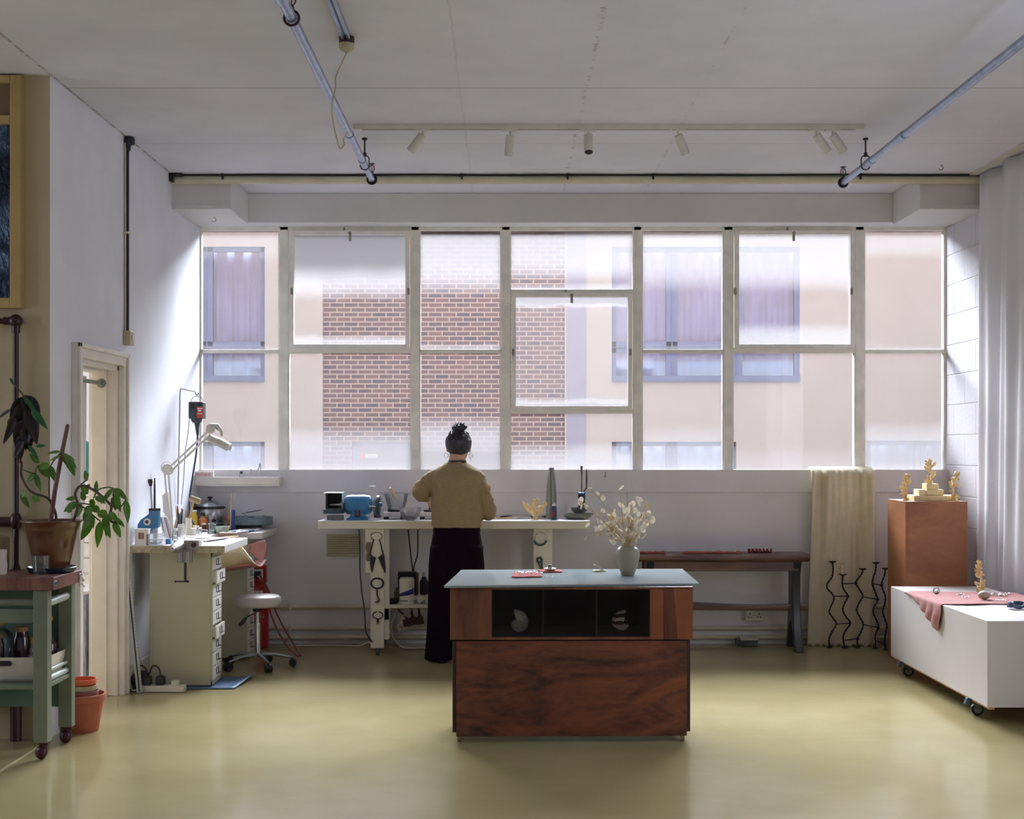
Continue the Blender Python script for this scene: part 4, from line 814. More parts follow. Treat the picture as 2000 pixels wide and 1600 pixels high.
# ---- stool ----
SX,SY=-1.672,8.98; t=thing('swivel_stool','round pale grey swivel stool on five chrome casters beside the desk','stool',(SX,SY,0)); SK=mat('stool_vinyl',(186,182,178),.42)
obj('seat',MB().lathe((SX,SY,.412),[(.02,0),(.145,0),(.158,.012),(.161,.035),(.156,.06),(.14,.072),(.01,.078)],44),SK,t,ang=50)
obj('mount',MB().lathe((SX,SY,.375),[(.02,0),(.03,.005),(.036,.035),(.05,.04)],24),BLACKP,t)
obj('column',MB().cyl((SX,SY,.30),(SX,SY,.39),.014).cyl((SX,SY,.07),(SX,SY,.30),.023),CHROME,t)
obj('lever',MB().tube([(SX-.01,SY-.01,.37),(SX-.06,SY-.03,.345),(SX-.075,SY-.035,.335)],.004,8).tube([(SX-.07,SY-.034,.34),(SX-.09,SY-.04,.31),(SX-.115,SY-.045,.285)],[.009,.013,.011],10),BLACKP,t)
b=MB().lathe((SX,SY,.055),[(.03,0),(.035,.01),(.034,.035),(.026,.045)],24)
obj('hub',b,CHROME,t)
for k in range(5):
    a=radians(-62+72*k); u=Vector((cos(a),sin(a),0)); c0=Vector((SX,SY,.085)); e=c0+u*.235+Vector((0,0,-.025))
    l=obj('leg',MB().tube([c0+u*.02,c0+u*.12+Vector((0,0,-.002)),e],[.017,.014,.011],8,flat=.8),mat('polished_aluminium',(150,156,162),.25,metal=.9),t)
    w=MB(); pv=u.cross(Vector((0,0,1)))
    f=e+Vector((0,0,-.033)); w.cyl(f+pv*.022,f+pv*.005,.026,n=20).cyl(f-pv*.005,f-pv*.022,.026,n=20).cyl(f+Vector((0,0,.02)),e,.007).cyl(f+pv*.006,f-pv*.006,.022)
    obj('caster',w,BLACKP,l)
# ================= long white workbench =================
ZB=.962
def bp_(px,py): return on(px,py,ZB)
bx0=(620-VX)*9.43/F; bx1=(1153-VX)*9.43/F
WB=mat('bench_white',(216,208,190),.45,var=.04,vs=5); WBT=mat('bench_top_white',(226,222,224),.4)
t=thing('workbench','long cream-white workbench on casters against the wall under the window','workbench',((bx0+bx1)/2,9.7,0))
obj('tabletop',MB().box(bx0,bx1,9.43,10.03,ZB-.006,ZB),WBT,t,smooth=False); obj('apron',MB().box(bx0+.003,bx1-.003,9.433,9.45,ZB-.056,ZB-.006).box(bx0+.003,bx0+.02,9.45,10.0,ZB-.056,ZB-.006).box(bx1-.02,bx1-.003,9.45,10.0,ZB-.056,ZB-.006),WB,t,smooth=False,bevel=.002)
def q(px,D=9.47): return (px-VX)*D/F
def qz(py,D=9.47): return H-(py-HY)*D/F
def legs(px0,px1,name):
    l=obj('leg',MB().box(q(px0),q(px1),9.46,9.49,qz(1266),ZB-.056).box(q(px0)+.01,q(px1)+.035,9.49,9.55,qz(1250),ZB-.056),WB,t,bevel=.002)
    r=obj('leg',MB().box(q(px0)+.01,q(px1),9.90,9.96,.09,ZB-.056),WB,t,bevel=.002)
    for (xx,yy,par) in ((q((px0+px1)/2),9.50,l),(q((px0+px1)/2),9.93,r)):
        c=MB().box(xx-.045,xx+.045,yy-.035,yy+.035,.083,.09).cyl((xx-.013,yy,.032),(xx+.013,yy,.032),.032,n=24)
        c.prism([(yy-.02,.083),(yy+.02,.083),(yy+.012,.025),(yy-.004,.025)],'X',xx-.017,xx-.014).prism([(yy-.02,.083),(yy+.02,.083),(yy+.012,.025),(yy-.004,.025)],'X',xx+.014,xx+.017)
        obj('caster',c,mat('caster_grey',(84,86,88),.4,metal=.4),par)
    return l
L1=legs(724,750,'l'); obj('upper_plate',MB().box(q(714),q(750),9.455,9.4605,qz(1118),ZB-.056),WB,L1,bevel=.001)
legs(1042,1069,'r'); obj('batten',MB().box(q(1069),q(1079),9.47,9.50,qz(1056),ZB-.056),WB,t,bevel=.002)
obj('lower_shelf',MB().box(q(752),q(1060),9.50,9.90,qz(1189),qz(1189)+.022),WB,t,bevel=.002); obj('shelf_bracket',MB().box(q(750),q(760),9.49,9.52,qz(1212),qz(1189)),WB,t,bevel=.002)
ZSH=qz(1189)+.022
IRON=mat('forged_iron',(40,34,44),.5,metal=.3,var=.25,vs=30,bump=.2,bs=80)
DI=9.447
def p(px,py,D=DI): return W(px,py,D)
def arcpx(cx,cy,rx,ry,a0,a1,n=20,D=DI): return [p(cx+rx*sin(radians(a0+(a1-a0)*i/n)),cy-ry*cos(radians(a0+(a1-a0)*i/n)),D) for i in range(n+1)]
t=thing('sheep_shears','old iron sprung shears hanging blades-down on the left leg of the workbench','shears',p(736,1120))
obj('spring_bow',MB().tube(arcpx(735.5,1047.5,11,7.5,-155,155,26),.0022,6),IRON,t)
for s_ in (-1,1):
    cx=735.5
    obj('shank',MB().tube([p(cx+s_*5.5,1054.5),p(cx+s_*9,1066),p(cx+s_*13.5,1086)],[.004,.0045,.006],8),IRON,t)
    if s_<0: poly=[(724,1084),(726.5,1084),(727.5,1086),(730,1087.5),(734.5,1089),(727.5,1118),(725.5,1118),(723,1100)]
    else: poly=[(751,1084),(745,1083),(743.5,1086),(741,1087),(738.5,1089),(751.5,1119),(753.5,1118),(752.5,1100)]
    obj('blade',MB().prism([(p(a,b).x,p(a,b).z) for a,b in poly],'Y',DI-.004,DI+.002),IRON,t,smooth=False)
t=thing('iron_hook','black iron ring with a curled hook hanging below the shears','hook',p(737,1175)); t['label']='black iron ring with a curled hook, hanging on the workbench leg below the shears'
obj('ring',MB().tube(arcpx(737,1139.5,12,10,0,360,28),.0062,8),IRON,t); obj('shank',MB().tube(curve([p(737,1148),p(736.5,1158),p(738,1166),p(740.5,1171),p(739.5,1175),p(736,1176.5),p(733,1176)],4),[.0052]*25+[.003]*0 if False else .005,8),IRON,t)
t=thing('iron_snips','small iron tool with an open loop, lowest on the left leg of the workbench','tool',p(738,1219))
obj('loop',MB().tube(arcpx(738,1202,9.8,7,10,350,26),.0038,8),IRON,t)
obj('fork',MB().tube([p(738,1208),p(738,1212)],.008,10).tube([p(737,1211),p(736.5,1219.5)],[.005,.002],8).tube([p(739,1211),p(739.5,1219.5)],[.005,.002],8),IRON,t)
tag(obj('wood_offcut',MB().prism([(p(a,b).x,p(a,b).z) for a,b in ((716,1059),(724,1059),(724.5,1096),(717,1096.5),(714.5,1092),(716,1078),(714,1070))],'Y',9.452-.004,9.453+.001),mat('mottled_brown',(120,104,90),.8,var=.3,vs=60)),'mottled brown strip hanging beside the shears on the workbench leg','strip')
t=thing('round_brush','wire ring with a fringe of green bristles on the right leg of the workbench','brush',p(1055,1070))
obj('ring',MB().tube(arcpx(1056,1051,11,11.5,0,360,30),.0018,6),SSTEEL,t)
fr_=MB(); 
for i in range(40):
    a=radians(-70+140*i/39); c=p(1055,1052); r0,r1=.040,.052
    fr_.tube([(c.x+sin(a)*r0,DI,c.z-cos(a)*r0*1.0),(c.x+sin(a)*r1,DI-.004,c.z-cos(a)*r1)],.0035,5)
obj('bristles',fr_,mat('brush_green',(60,92,84),.7,var=.2,vs=50),t)
t=thing('wall_bracket_tool','dark green iron spanner with a ring end hanging on the right leg of the workbench','tool',p(1054,1110))
poly=MB().tube(arcpx(1054,1094,4.5,4.8,0,360,20),.0062,8); obj('ring_end',poly,mat('dark_green_iron',(38,58,62),.45),t)
obj('handle',MB().tube(curve([p(1051,1099),p(1053,1103),p(1056,1108),p(1056,1118),p(1056,1128)],3),.008,8,flat=.4).tube([p(1058.5,1095),p(1058.5,1125)],.005,8),mat('dark_green_iron',(38,58,62),.45),t)
# cables
def cable(name,label,pts,r,m,cat='cable',g=None): return tag(obj(name,MB().tube(curve(pts,5),r,8),m),label,cat,g)
cable('power_cable','black cable hanging down left of the workbench leg past the vent grille',[p(701,1034,9.42),p(702,1055,9.4),p(703,1080,9.4),p(703,1110,9.4),p(706,1150,9.4),p(711,1185,9.4),p(713,1210,9.4),p(714,1230,9.4),p(719,1243,9.4),p(727,1254,9.45)],.0048,BLACKP)
cable('power_cable','left one of two black cables hanging behind the workbench shelf',[p(797,1034,9.9),p(800,1062,9.9),p(803,1090,9.9),p(806,1118,9.9),p(807,1150,9.9)],.005,BLACKP)
cable('power_cable','right one of two black cables hanging behind the workbench shelf',[p(816,1034,9.92),p(816,1060,9.92),p(815,1085,9.92),p(809,1105,9.92),p(807.5,1125,9.92),p(808,1150,9.92)],.005,BLACKP)
cable('floor_cable','thin white cable running along the skirting floor left of the workbench leg',[(XL+.72,9.9,.008),(-1.35,9.92,.008),(-1.2,9.9,.01),p(700,1262,9.8),p(715,1257,9.75),p(724,1253,9.7)],.005,SPOTW)
cable('floor_cable','white cable looping down to the floor under the workbench shelf',[p(775,1190,9.7),p(770,1205,9.7),p(765,1225,9.7),p(768,1245,9.7),p(782,1262,9.7),p(800,1266,9.65),p(822,1266,9.6),p(850,1265,9.6)],.0045,SPOTW)
cable('floor_cable','short white cable curling under the workbench shelf above the plugs',[p(774,1191,9.72),p(783,1200,9.72),p(795,1203,9.72),p(801,1196,9.72),p(803,1190,9.72)],.0035,SPOTW)
# strip with plugs
c=p(806,1222,9.86); t=thing('power_strip','white socket strip with three dark red plugs on the wall under the workbench shelf','power strip',(c.x,9.9,c.z-.03))
obj('strip',MB().cbox((c.x+.0,9.9,c.z),(.235,.04,.06),ry=radians(-12)),SPOTW,t,bevel=.006)
for i,(xx,yy) in enumerate(((795,1216),(806,1213),(820,1212))):
    q_=p(xx,yy,9.84); b=MB().cbox(q_,(.055,.05,.055),ry=-.2); b.tube([q_+Vector((0,-.01,.02)),q_+Vector((-.005 if i else -.03,-.01,.06)),q_+Vector((-.01 if i else -.07,0,.10))],[.014,.009,.006],8)
    obj('plug',b,mat('plug_dark_red',(70,16,28),.4),t,bevel=.012,seg=3)
obj('label_tag',MB().cbox(p(785,1211,9.82),(.03,.004,.055),ry=.6),BOXW,t); obj('neon',MB().cyl(p(784,1226,9.875),p(784,1226,9.86),.007),REDP,t)
# things on the lower shelf
def sh(px,D=9.6): return Vector((q(px,D),D,ZSH))
c=sh(794.5,9.58); t=thing('plaster_tub','white tub with a blue wave label standing on the workbench shelf','tub',c)
obj('tub',MB().lathe(c,[(.050,0),(.053,.005),(.054,.115),(.052,.12)],32),BOXW,t)
obj('lid',MB().lathe(c+Vector((0,0,.118)),[(.053,0),(.055,.005),(.055,.055),(.05,.062),(.048,.07),(.01,.071)],32),mat('tub_lid',(226,220,205),.5),t)
lb=[]
for i in range(17):
    a=-1.2+2.4*i/16; z0=.035+.02*i/16; z1=z0+.008+.026*(i/16); lb.append((a,z0+.02,z1+.03))
rsl=[[(c.x+.0548*sin(a),c.y-.0548*cos(a),c.z+z0) for a,z0,z1 in lb],[(c.x+.0548*sin(a),c.y-.0548*cos(a),c.z+z1) for a,z0,z1 in lb]]
obj('label_wave',MB().rings(rsl,closed=False,cap=False),mat('label_blue',(44,54,140),.5),t,solid=.0006)
rsl=[[(c.x+.0546*sin(a),c.y-.0546*cos(a),c.z+z) for a in [-.9+.1*i for i in range(12)]] for z in (.022,.030)]
obj('label_print',MB().rings(rsl,closed=False,cap=False),mat('print_grey',(110,116,150),.5),t,solid=.0006)
c=sh(795,9.80); tag(obj('dark_box',MB().box(q(778,9.8),q(813,9.8),9.75,9.87,ZSH,qz(1119,9.75)),mat('near_black_card',(30,10,26),.6),bevel=.003),'tall black box behind the white tub on the workbench shelf','box')
tag(obj('grinding_block',MB().cbox((q(764.5,9.6),9.6,ZSH+.018),(.09,.07,.036),rz=.2),mat('near_black_card',(30,10,26),.6),bevel=.012,seg=3),'small black block at the left end of the workbench shelf','block')
tag(obj('green_can',MB().lathe(sh(775,9.72),[(.022,0),(.022,.07),(.018,.075),(.012,.10)],18),mat('olive_tin',(92,88,60),.5)),'olive can between the shelf edge and the white tub','can')
tag(obj('brown_box',MB().box(q(812,9.8),q(817,9.8),9.76,9.86,ZSH,qz(1121,9.76)),mat('kraft',(120,100,70),.7),bevel=.002),'thin brown box standing right of the black box on the shelf','box')
c=sh(828,9.75); t=thing('spray_bottle','dark bottle with a silver cap at the right of the workbench shelf','bottle',c); obj('bottle',MB().lathe(c,[(.03,0),(.032,.005),(.032,.14),(.014,.17),(.014,.18)],20),mat('near_black_card',(30,10,26),.6),t); obj('cap',MB().lathe(c+Vector((0,0,.178)),[(.012,0),(.012,.03),(.008,.034)],16),SSTEEL,t)
def rag(u,v): return (q(809,9.6)+.115*u, 9.57+.07*v, ZSH+.005+ (.05*sin(pi*v)*(.5+.5*abs(sin(u*7))))+.012*sin(u*13+v*5)+.012)
tag(obj('crumpled_cloth',MB().grid(rag,22,12),mat('rag_white',(196,194,184),.9),solid=.004,ang=180),'crumpled off-white cloth right of the tub on the workbench shelf','cloth')
# ---- on the bench top: grinder/polisher ----
D=9.62
def g(px,py,d=0): return W(px,py,D+d)
BL=mat('grinder_blue',(52,120,168),.3,var=.04,coat=.3)
zt=ZB; cx=g(700,0).x; zc=g(0,986).z
t=thing('bench_polisher','blue bench grinder with a black polishing hood at left and a grinding wheel at right','bench grinder',(cx,D,ZB))
hx=(g(727,0).x-g(673,0).x)/2; m0=[( .045,-hx),(.068,-hx*.82),(.072,-hx*.5),(.072,hx*.5),(.068,hx*.82),(.045,hx)]
obj('motor_housing',MB().lathe((cx,D,zc),[(r,a) for r,a in m0],32,axis='X'),BL,t,ang=60)
st=[(cx-.060,D,ZB),(cx+.06,D,ZB)]
obj('pedestal',MB().rings([[(cx+sx_*w,D+sy_*dd,z) for sx_,sy_ in ((-1,-1),(1,-1),(1,1),(-1,1))] for w,dd,z in ((.078,.07,ZB),(.078,.07,ZB+.014),(.058,.055,ZB+.016),(.04,.05,zc-.045))]),BL,t,bevel=.006)
sw=obj('switch_plate',MB().cbox((cx+0,D-.058,ZB+.052),(.036,.006,.056),rx=-.12),BLACKP,t,bevel=.006); obj('rocker',MB().cbox((cx,D-.063,ZB+.052),(.024,.005,.04),rx=-.12),mat('switch_brown',(110,70,62),.4),sw)
# left hood: open box, dust tray
x0,x1=g(637,0).x,g(671,0).x; z1=g(0,962).z; z0=g(0,994).z
hd=MB().box(x0-.008,x1,D-.09,D+.09,z1-.004,z1).box(x1-.004,x1,D-.08,D+.09,z0,z1).box(x0,x0+.004,D-.05,D+.09,z0,z1).box(x0,x1,D+.086,D+.09,z0,z1)
obj('dust_hood',hd,mat('hood_grey',(170,176,186),.4,metal=.5),t,bevel=.001)
obj('hood_lining',MB().box(x0+.005,x1-.005,D+.07,D+.085,z0,z1-.005),BLACKM,t)
tr_=MB().rings([[(x0-.006+(.01 if k in(0,) else 0),D-.11,z0+.0),(x0-.006,D-.085,z0-.03),(x0-.006,D+.05,z0-.03),(x0-.006,D+.06,z0)],[(x1,D-.11,z0),(x1,D-.085,z0-.03),(x1,D+.05,z0-.03),(x1,D+.06,z0)]] if False else [[(x0-.008,D-.11,z0),(x0-.008,D-.09,z0-.032),(x0-.008,D+.05,z0-.032),(x0-.008,D+.06,z0)],[(x1+.004,D-.11,z0),(x1+.004,D-.09,z0-.032),(x1+.004,D+.05,z0-.032),(x1+.004,D+.06,z0)]])
obj('dust_tray',tr_,mat('tray_slate',(62,76,88),.45),t,bevel=.003)
obj('buffing_spindle',MB().lathe((x0+.02,D,zc),[(.004,0),(.012,.02),(.012,.06),(.02,.075)],16,axis='X').cyl((x1-.03,D,zc),(cx-hx,D,zc),.02),SSTEEL,t)
# right wheel, guard, spark shield, rest
wx_=g(733,0).x
obj('wheel',MB().lathe((wx_-.012,D,zc-.008),[(.01,0),(.066,.001),(.066,.022),(.01,.023)],36,axis='X'),mat('wheel_grey',(112,120,122),.8,bump=.3,bs=200),t)
gd=MB().lathe((wx_-.006,D,zc-.008),[(.071,0),(.075,.002),(.075,.036),(.071,.038)],36,axis='X')
obj('wheel_guard',MB().lathe((wx_+.012,D,zc-.008),[(.02,.002),(.074,0),(.076,.004),(.076,.02),(.07,.022),(.02,.02)],36,axis='X'),mat('guard_dark',(38,56,62),.4),t,ang=50)
obj('wheel_nut',MB().cyl((wx_+.03,D,zc),(wx_+.05,D,zc),.018,.012),BL,t)
obj('tool_rest',MB().box(wx_-.03,wx_+.012,D-.11,D-.07,zc-.012,zc-.006).box(wx_-.035,wx_-.03,D-.11,D+.0,zc-.02,zc-.0),SSTEEL,t,bevel=.001)
a_,b_=g(716,0).x,g(741,0).x; sz1=g(0,950).z; sz0=g(0,961).z
obj('spark_shield',MB().prism([(a_,sz0),(b_,sz0),(b_-.018,sz1),(a_+.018,sz1)],'Y',D-.085,D-.081).box(a_+.025,b_-.025,D-.085,D-.02,sz1,sz1+.004).box(wx_-.024,wx_+.018,D-.084,D-.08,zc+.05,sz0),mat('shield_clear_grey',(205,208,214),.25),t)
c=bp_(654,1016); tag(obj('grey_tray',MB().cbox((c.x,c.y+.03,ZB+.016),(.115,.05,.033),rz=-.05).cbox((c.x-.025,c.y+.003,ZB+.017),(.012,.004,.034)),mat('concrete_grey',(120,120,124),.8,var=.2),bevel=.004),'small grey block at the front left corner of the workbench','block')
c=bp_(737,1011); tag(obj('wax_bar',MB().cbox((c.x,c.y,ZB+.01),(.05,.03,.02),rz=.3),mat('dark_maroon_card',(72,40,56),.6),bevel=.006),'little dark red lump on the workbench right of the grinder','lump')
# scales and bowls
def hob(px,label):
    c=bp_(px,1011); c.y=9.72; x=q(px,9.72); t=thing('kitchen_scale',label,'scale',(x,9.72,ZB)); 
    obj('case',MB().box(x-.08,x+.08,9.63,9.80,ZB+.018,ZB+.052),mat('scale_white',(224,222,226),.35),t,bevel=.008,seg=3)
    f=MB()
    for a,b in ((-.06,-.07),(.06,-.07),(-.06,.07),(.06,.07)): f.cyl((x+a,9.715+b,ZB),(x+a,9.715+b,ZB+.02),.014)
    obj('feet',f,BLACKP,t); obj('platform',MB().lathe((x,9.72,ZB+.052),[(.05,0),(.05,.008),(.055,.010),(.055,.014)],28),mat('dark_platform',(50,56,66),.4),t)
    obj('button',MB().cyl((x-.03,9.629,ZB+.035),(x-.03,9.626,ZB+.035),.005),SPOTW,t); return x
x=hob(771,'white electric scale with a tall clear bowl on it, beside the blue grinder')
BOWL=glassy('bowl_glass',(.95,.96,.98),.045,.02,haze=.14)
zz=ZB+.066
tag(obj('tall_bowl',MB().lathe((x+.012,9.72,zz),[(.055,0),(.06,.004),(.085,.10),(.093,.118),(.09,.118),(.081,.1),(.056,.007),(.01,.006)],36),BOWL,ang=60),'tall clear tapered bowl standing on the white scale','bowl')
t=thing('wooden_brush','pale wooden-handled whisk leaning in the tall clear bowl','brush',(x,9.7,zz+.01)); obj('handle',MB().tube([W(762,953,9.65),W(764,957,9.66),W(769,968,9.68),W(774,976,9.7)],[.008,.014,.012,.009],14),mat('handle_beech',(206,176,140),.5),t); obj('wire',MB().tube([W(774,975,9.7),W(777,980,9.7),W(779,984,9.71)],.004,6),SSTEEL,t)
hob(841,'white electric scale half hidden behind the person, on the workbench')
tag(obj('small_glass_jar',MB().lathe((q(846,9.72),9.72,ZB+.067),[(.03,0),(.032,.004),(.032,.075),(.028,.08)],24),BOWL),'clear plastic jar on the half-hidden scale beside the person','jar')
c=bp_(801,1015); c.y=9.54; c.x=q(801,9.54)
t=thing('round_bowl','round clear glass bowl of water near the front of the workbench','bowl',c)
obj('bowl',MB().lathe(c,[(.03,0),(.034,.003),(.05,.012),(.068,.035),(.078,.08),(.081,.092),(.078,.092),(.065,.036),(.03,.008),(.01,.006)],36),BOWL,t,ang=60); obj('water',MB().lathe(c+Vector((0,0,.03)),[(.058,0),(.07,.03)],32),glassy('water_surface',(.93,.96,.98),.12,.02,haze=.05),t)
# right part of the bench
def wax_coral(base,h,seed,label,m,g=None,name='wax_sprig'):
    rnd=random.Random(seed); b=MB(); base=Vector(base)
    t=thing(name,label,'wax candle',base,g)
    b.lathe(base,[(.02*h/.12,0),(.018*h/.12,.012),(.009*h/.12,.03)],12)
    tips=[]
    n=3
    for i in range(n):
        a=rnd.uniform(-.7,.7); pts=[base+Vector((0,0,.02))]
        for k in range(5):
            pts.append(pts[-1]+Vector(((i-1)*h*.10+rnd.uniform(-.006,.006),rnd.uniform(-.008,.008),h*(.13+.05*(i==1)))))
        b.tube(pts,[.009*h/.12*(1-.12*k) for k in range(6)],8); tips+=pts[2:]
    obj('stem',b,m,t); l=MB()
    for p_ in tips:
        for k in range(3):
            an=rnd.uniform(0,2*pi); s0=len(l.v); l.sph((0,0,0),(.011*h/.12,.006*h/.12,.017*h/.12),8,6)
            l.xf(Matrix.Translation(p_+Vector((cos(an)*.012,sin(an)*.008,rnd.uniform(-.004,.012)))*1)@Matrix.Rotation(an,4,'Z')@Matrix.Rotation(rnd.uniform(.3,1.2),4,'Y'),s0)
    obj('petals',l,m,t); return t
WAX=mat('beeswax',(230,205,150),.55,var=.15,vs=40)
wax_coral(Vector((q(1046,9.6),9.6,ZB)),.13,4,'forked yellow wax coral shape standing on the workbench left of the tall cone',WAX)
c=Vector((q(1077,9.7),9.7,ZB)); t=thing('bracelet_mandrel','tall tapered grey steel mandrel standing on the workbench','mandrel',c); MM=mat('mandrel_steel',(130,132,126),.4,metal=.7,var=.08)
obj('cone',MB().lathe(c,[(.042,0),(.040,.006),(.037,.15),(.034,.24),(.024,.335),(.020,.35),(.020,.37),(.018,.374)],36),MM,t,ang=40)
c=Vector((q(1082,9.55),9.55,ZB)); t=thing('gas_torch','small navy gas torch with a red label in front of the tall cone','torch',c)
obj('body',MB().lathe(c,[(.026,0),(.026,.004),(.017,.006),(.0175,.095),(.014,.1)],24),mat('torch_navy',(36,56,92),.35),t); obj('label',MB().prism([(c.x-.016,c.z+.02),(c.x-.002,c.z+.02),(c.x-.002,c.z+.065),(c.x-.016,c.z+.065)],'Y',c.y-.0185,c.y-.012),mat('torch_red',(180,40,44),.4),t)
obj('burner',MB().lathe(c+Vector((0,0,.098)),[(.012,0),(.013,.012),(.006,.016),(.006,.024)],16).tube([c+Vector((-.014,0,.122)),c+Vector((.01,0,.126))],.004,8).sph(c+Vector((0,-.006,.112)),.010,10,8),CHROME,t)
# bowl stack
PL=mat('stoneware_grey',(128,132,124),.5,var=.15,vs=18)
cxp=q(1128,9.66); z=ZB
for i,(r,h,lab) in enumerate(((.105,.026,'grey stoneware plate at the bottom of the plate stack on the workbench'),(.11,.022,'grey stoneware plate in the middle of the stack on the workbench'),(.10,.018,'topmost flat grey plate of the stack, under the small bowl'))):
    tag(obj('plate',MB().lathe((cxp+(.008*i),9.66,z),[(r*.6,0),(r*.7,.003),(r,h),(r*.98,h+.004),(r*.7,.008),(.01,.006)],40),PL,ang=60),lab,'plate','stacked grey plates on the workbench'); z+=h*.55 if i<2 else h*.7
tag(obj('stacked_bowl',MB().lathe((cxp+.012,9.66,z-.004),[(.03,0),(.034,.004),(.055,.028),(.062,.05),(.059,.05),(.05,.028),(.01,.01)],36),mat('bowl_slate',(78,84,84),.4,var=.1),ang=60),'small dark grey bowl on top of the plate stack','bowl')
# drill/engraver in navy holder
c=Vector((q(1136,9.82),9.82,ZB)); t=thing('rotary_tool','upright navy bench motor with a thin steel rod on top, behind the plates','tool',c); NV=mat('torch_navy',(36,56,92),.35)
obj('body',MB().lathe(c,[(.04,0),(.04,.02),(.026,.03),(.026,.09),(.024,.12),(.026,.15),(.028,.16),(.026,.175)],24),mat('body_dark_navy',(24,20,52),.4),t)
obj('collar',MB().lathe(c+Vector((0,0,.172)),[(.024,0),(.03,.004),(.03,.016),(.02,.02)],24).lathe(c+Vector((0,0,.095)),[(.027,0),(.03,.004),(.027,.01)],24).cyl(c+Vector((.03,0,.08)),c+Vector((.05,0,.08)),.012),mat('collar_blue',(60,100,140),.3,metal=.5),t)
obj('rod',MB().tube([c+Vector((0,0,.19)),c+Vector((0,0,.30)),c+Vector((0,0,.375)),c+Vector((0,0,.385))],[.006,.005,.010,.009],12),mat('rod_brown_grey',(120,110,108),.4,metal=.6),t)
obj('lever',MB().tube([c+Vector((.012,0,.19)),c+Vector((.03,0,.215)),c+Vector((.036,0,.22)),c+Vector((.037,0,.30)),c+Vector((.036,0,.345)),c+Vector((.034,0,.365))],[.004,.004,.005,.006,.005,.002],8),mat('dark_handle',(60,40,44),.5),t)
# flat scatter on bench near the person's right
for i,(a,b,m,l) in enumerate((((978,1011),(1000,1009),BLACKP,'black marker pen lying on the workbench right of the person'),((1012,1013),(1034,1014),SSTEEL,'steel tweezers lying on the workbench right of the person'),((1055,1014),(1068,1016),SSTEEL,'small steel burr lying on the workbench before the tall cone'))):
    A=bp_(*a)+Vector((0,0,.006)); B=bp_(*b)+Vector((0,0,.006)); tag(obj(['marker_pen','tweezers','burr'][i],MB().tube([A,A.lerp(B,.3),B],[.004,.006,.003],8),m),l,['pen','tweezers','tool'][i])
c=bp_(985,1014); t=thing('paper_sheet','white paper with cut wax pieces on the workbench right of the person','paper',(c.x,c.y,ZB)); obj('sheet',MB().cbox((c.x,c.y+.08,ZB+.001),(.21,.16,.002),rz=.2),BOXW,t)
b=MB(); rnd=random.Random(2)
for i in range(22): b.cbox((c.x+rnd.uniform(-.08,.06),c.y+rnd.uniform(.02,.1),ZB+.005),(rnd.uniform(.008,.02),.006,.006),rz=rnd.uniform(0,3))
obj('cuttings',b,WAX,t)['kind']='stuff'
c=bp_(1060,1012); t=thing('glass_dish','shallow clear dish behind the forked wax piece on the workbench','dish',(c.x-.03,9.72,ZB)); obj('dish',MB().lathe((c.x-.03,9.78,ZB),[(.05,0),(.062,.02),(.06,.02),(.048,.003)],30),BOWL,t)
# hook under sill
tag(obj('wall_hook',MB().tube([W(1183,922,10.02),W(1182,930,10.02),W(1180,931,10.0),W(1184,931,10.0)],.004,6),METAL),'tiny metal hook on the wall just under the window sill','hook')
# ================= person =================
PD=9.23
def pw(px,py,D=PD): return W(px,py,D)
cx=pw(892,0).x
person=thing('person','person seen from behind, hair in a bun, tan sweater, dark wide trousers, standing at workbench','person',(cx,PD,0))
SKIN=mat('skin',(196,148,128),.5,var=.04,vs=12); SWEAT=mat('tan_wool',(152,132,98),.95,var=.12,vs=120,bump=.5,bs=260)
TROU=mat('dark_navy_cloth',(22,7,21),.95,var=.1,vs=10,bump=.15,bs=200,spec=.12); HAIR=None
def ell(c,rx,ry,n=20,rot=0): 
    c=Vector(c); return [c+Vector((rx*cos(2*pi*k/n)*cos(rot)-ry*sin(2*pi*k/n)*sin(rot), rx*cos(2*pi*k/n)*sin(rot)+ry*sin(2*pi*k/n)*cos(rot),0)) for k in range(n)]
def vox(o, size, smooth=3, fac=.6):
    m=o.modifiers.new('r','REMESH'); m.mode='VOXEL'; m.voxel_size=size; m.use_smooth_shade=True
    if smooth: s=o.modifiers.new('sm','SMOOTH'); s.factor=fac; s.iterations=smooth
Y=PD
# body: one continuous surface (torso, neck, head, arms with hands, legs with feet)
LS=Vector((cx-.135,Y,1.285)); LE=Vector((pw(822,0).x,Y+.03,pw(0,957).z)); LWr=Vector((cx-.215,Y+.27,1.125)); LH=Vector((cx-.20,Y+.345,1.11))
RS=Vector((cx+.135,Y,1.285)); RE=Vector((pw(955,0).x,Y-.0,1.055)); RWr=Vector((cx+.155,Y+.235,1.0)); RH=Vector((cx+.135,Y+.31,.995))
b=MB()
b.rings([ell((cx,Y,z),rx,ry) for z,rx,ry in ((.74,.10,.09),(.80,.155,.115),(.88,.165,.115),(.98,.135,.10),(1.08,.135,.10),(1.18,.15,.105),(1.27,.145,.09),(1.32,.12,.075),(1.355,.07,.06),(1.39,.055,.055),(1.44,.05,.052))])
hc=Vector((cx+.012,Y+.03,1.49))
b.rings([ell(hc+Vector((0,dy,dz)),rx,ry,22) for dz,dy,rx,ry in ((-.115,.035,.02,.03),(-.10,.03,.042,.06),(-.07,.02,.058,.078),(-.03,.008,.070,.092),(.01,0,.075,.098),(.05,-.003,.072,.094),(.08,-.005,.056,.075),(.10,-.005,.028,.04))])
b.sph(hc+Vector((0,.105,-.02)),(.011,.016,.02),10,8)                                     # nose
for s in (-1,1): 
    b.sph(hc+Vector((s*.078,.0,-.012)),(.009,.018,.030),12,10)                          # ears
    b.sph(hc+Vector((s*.03,.092,.008)),(.013,.008,.008),10,8)                           # brows and eyes
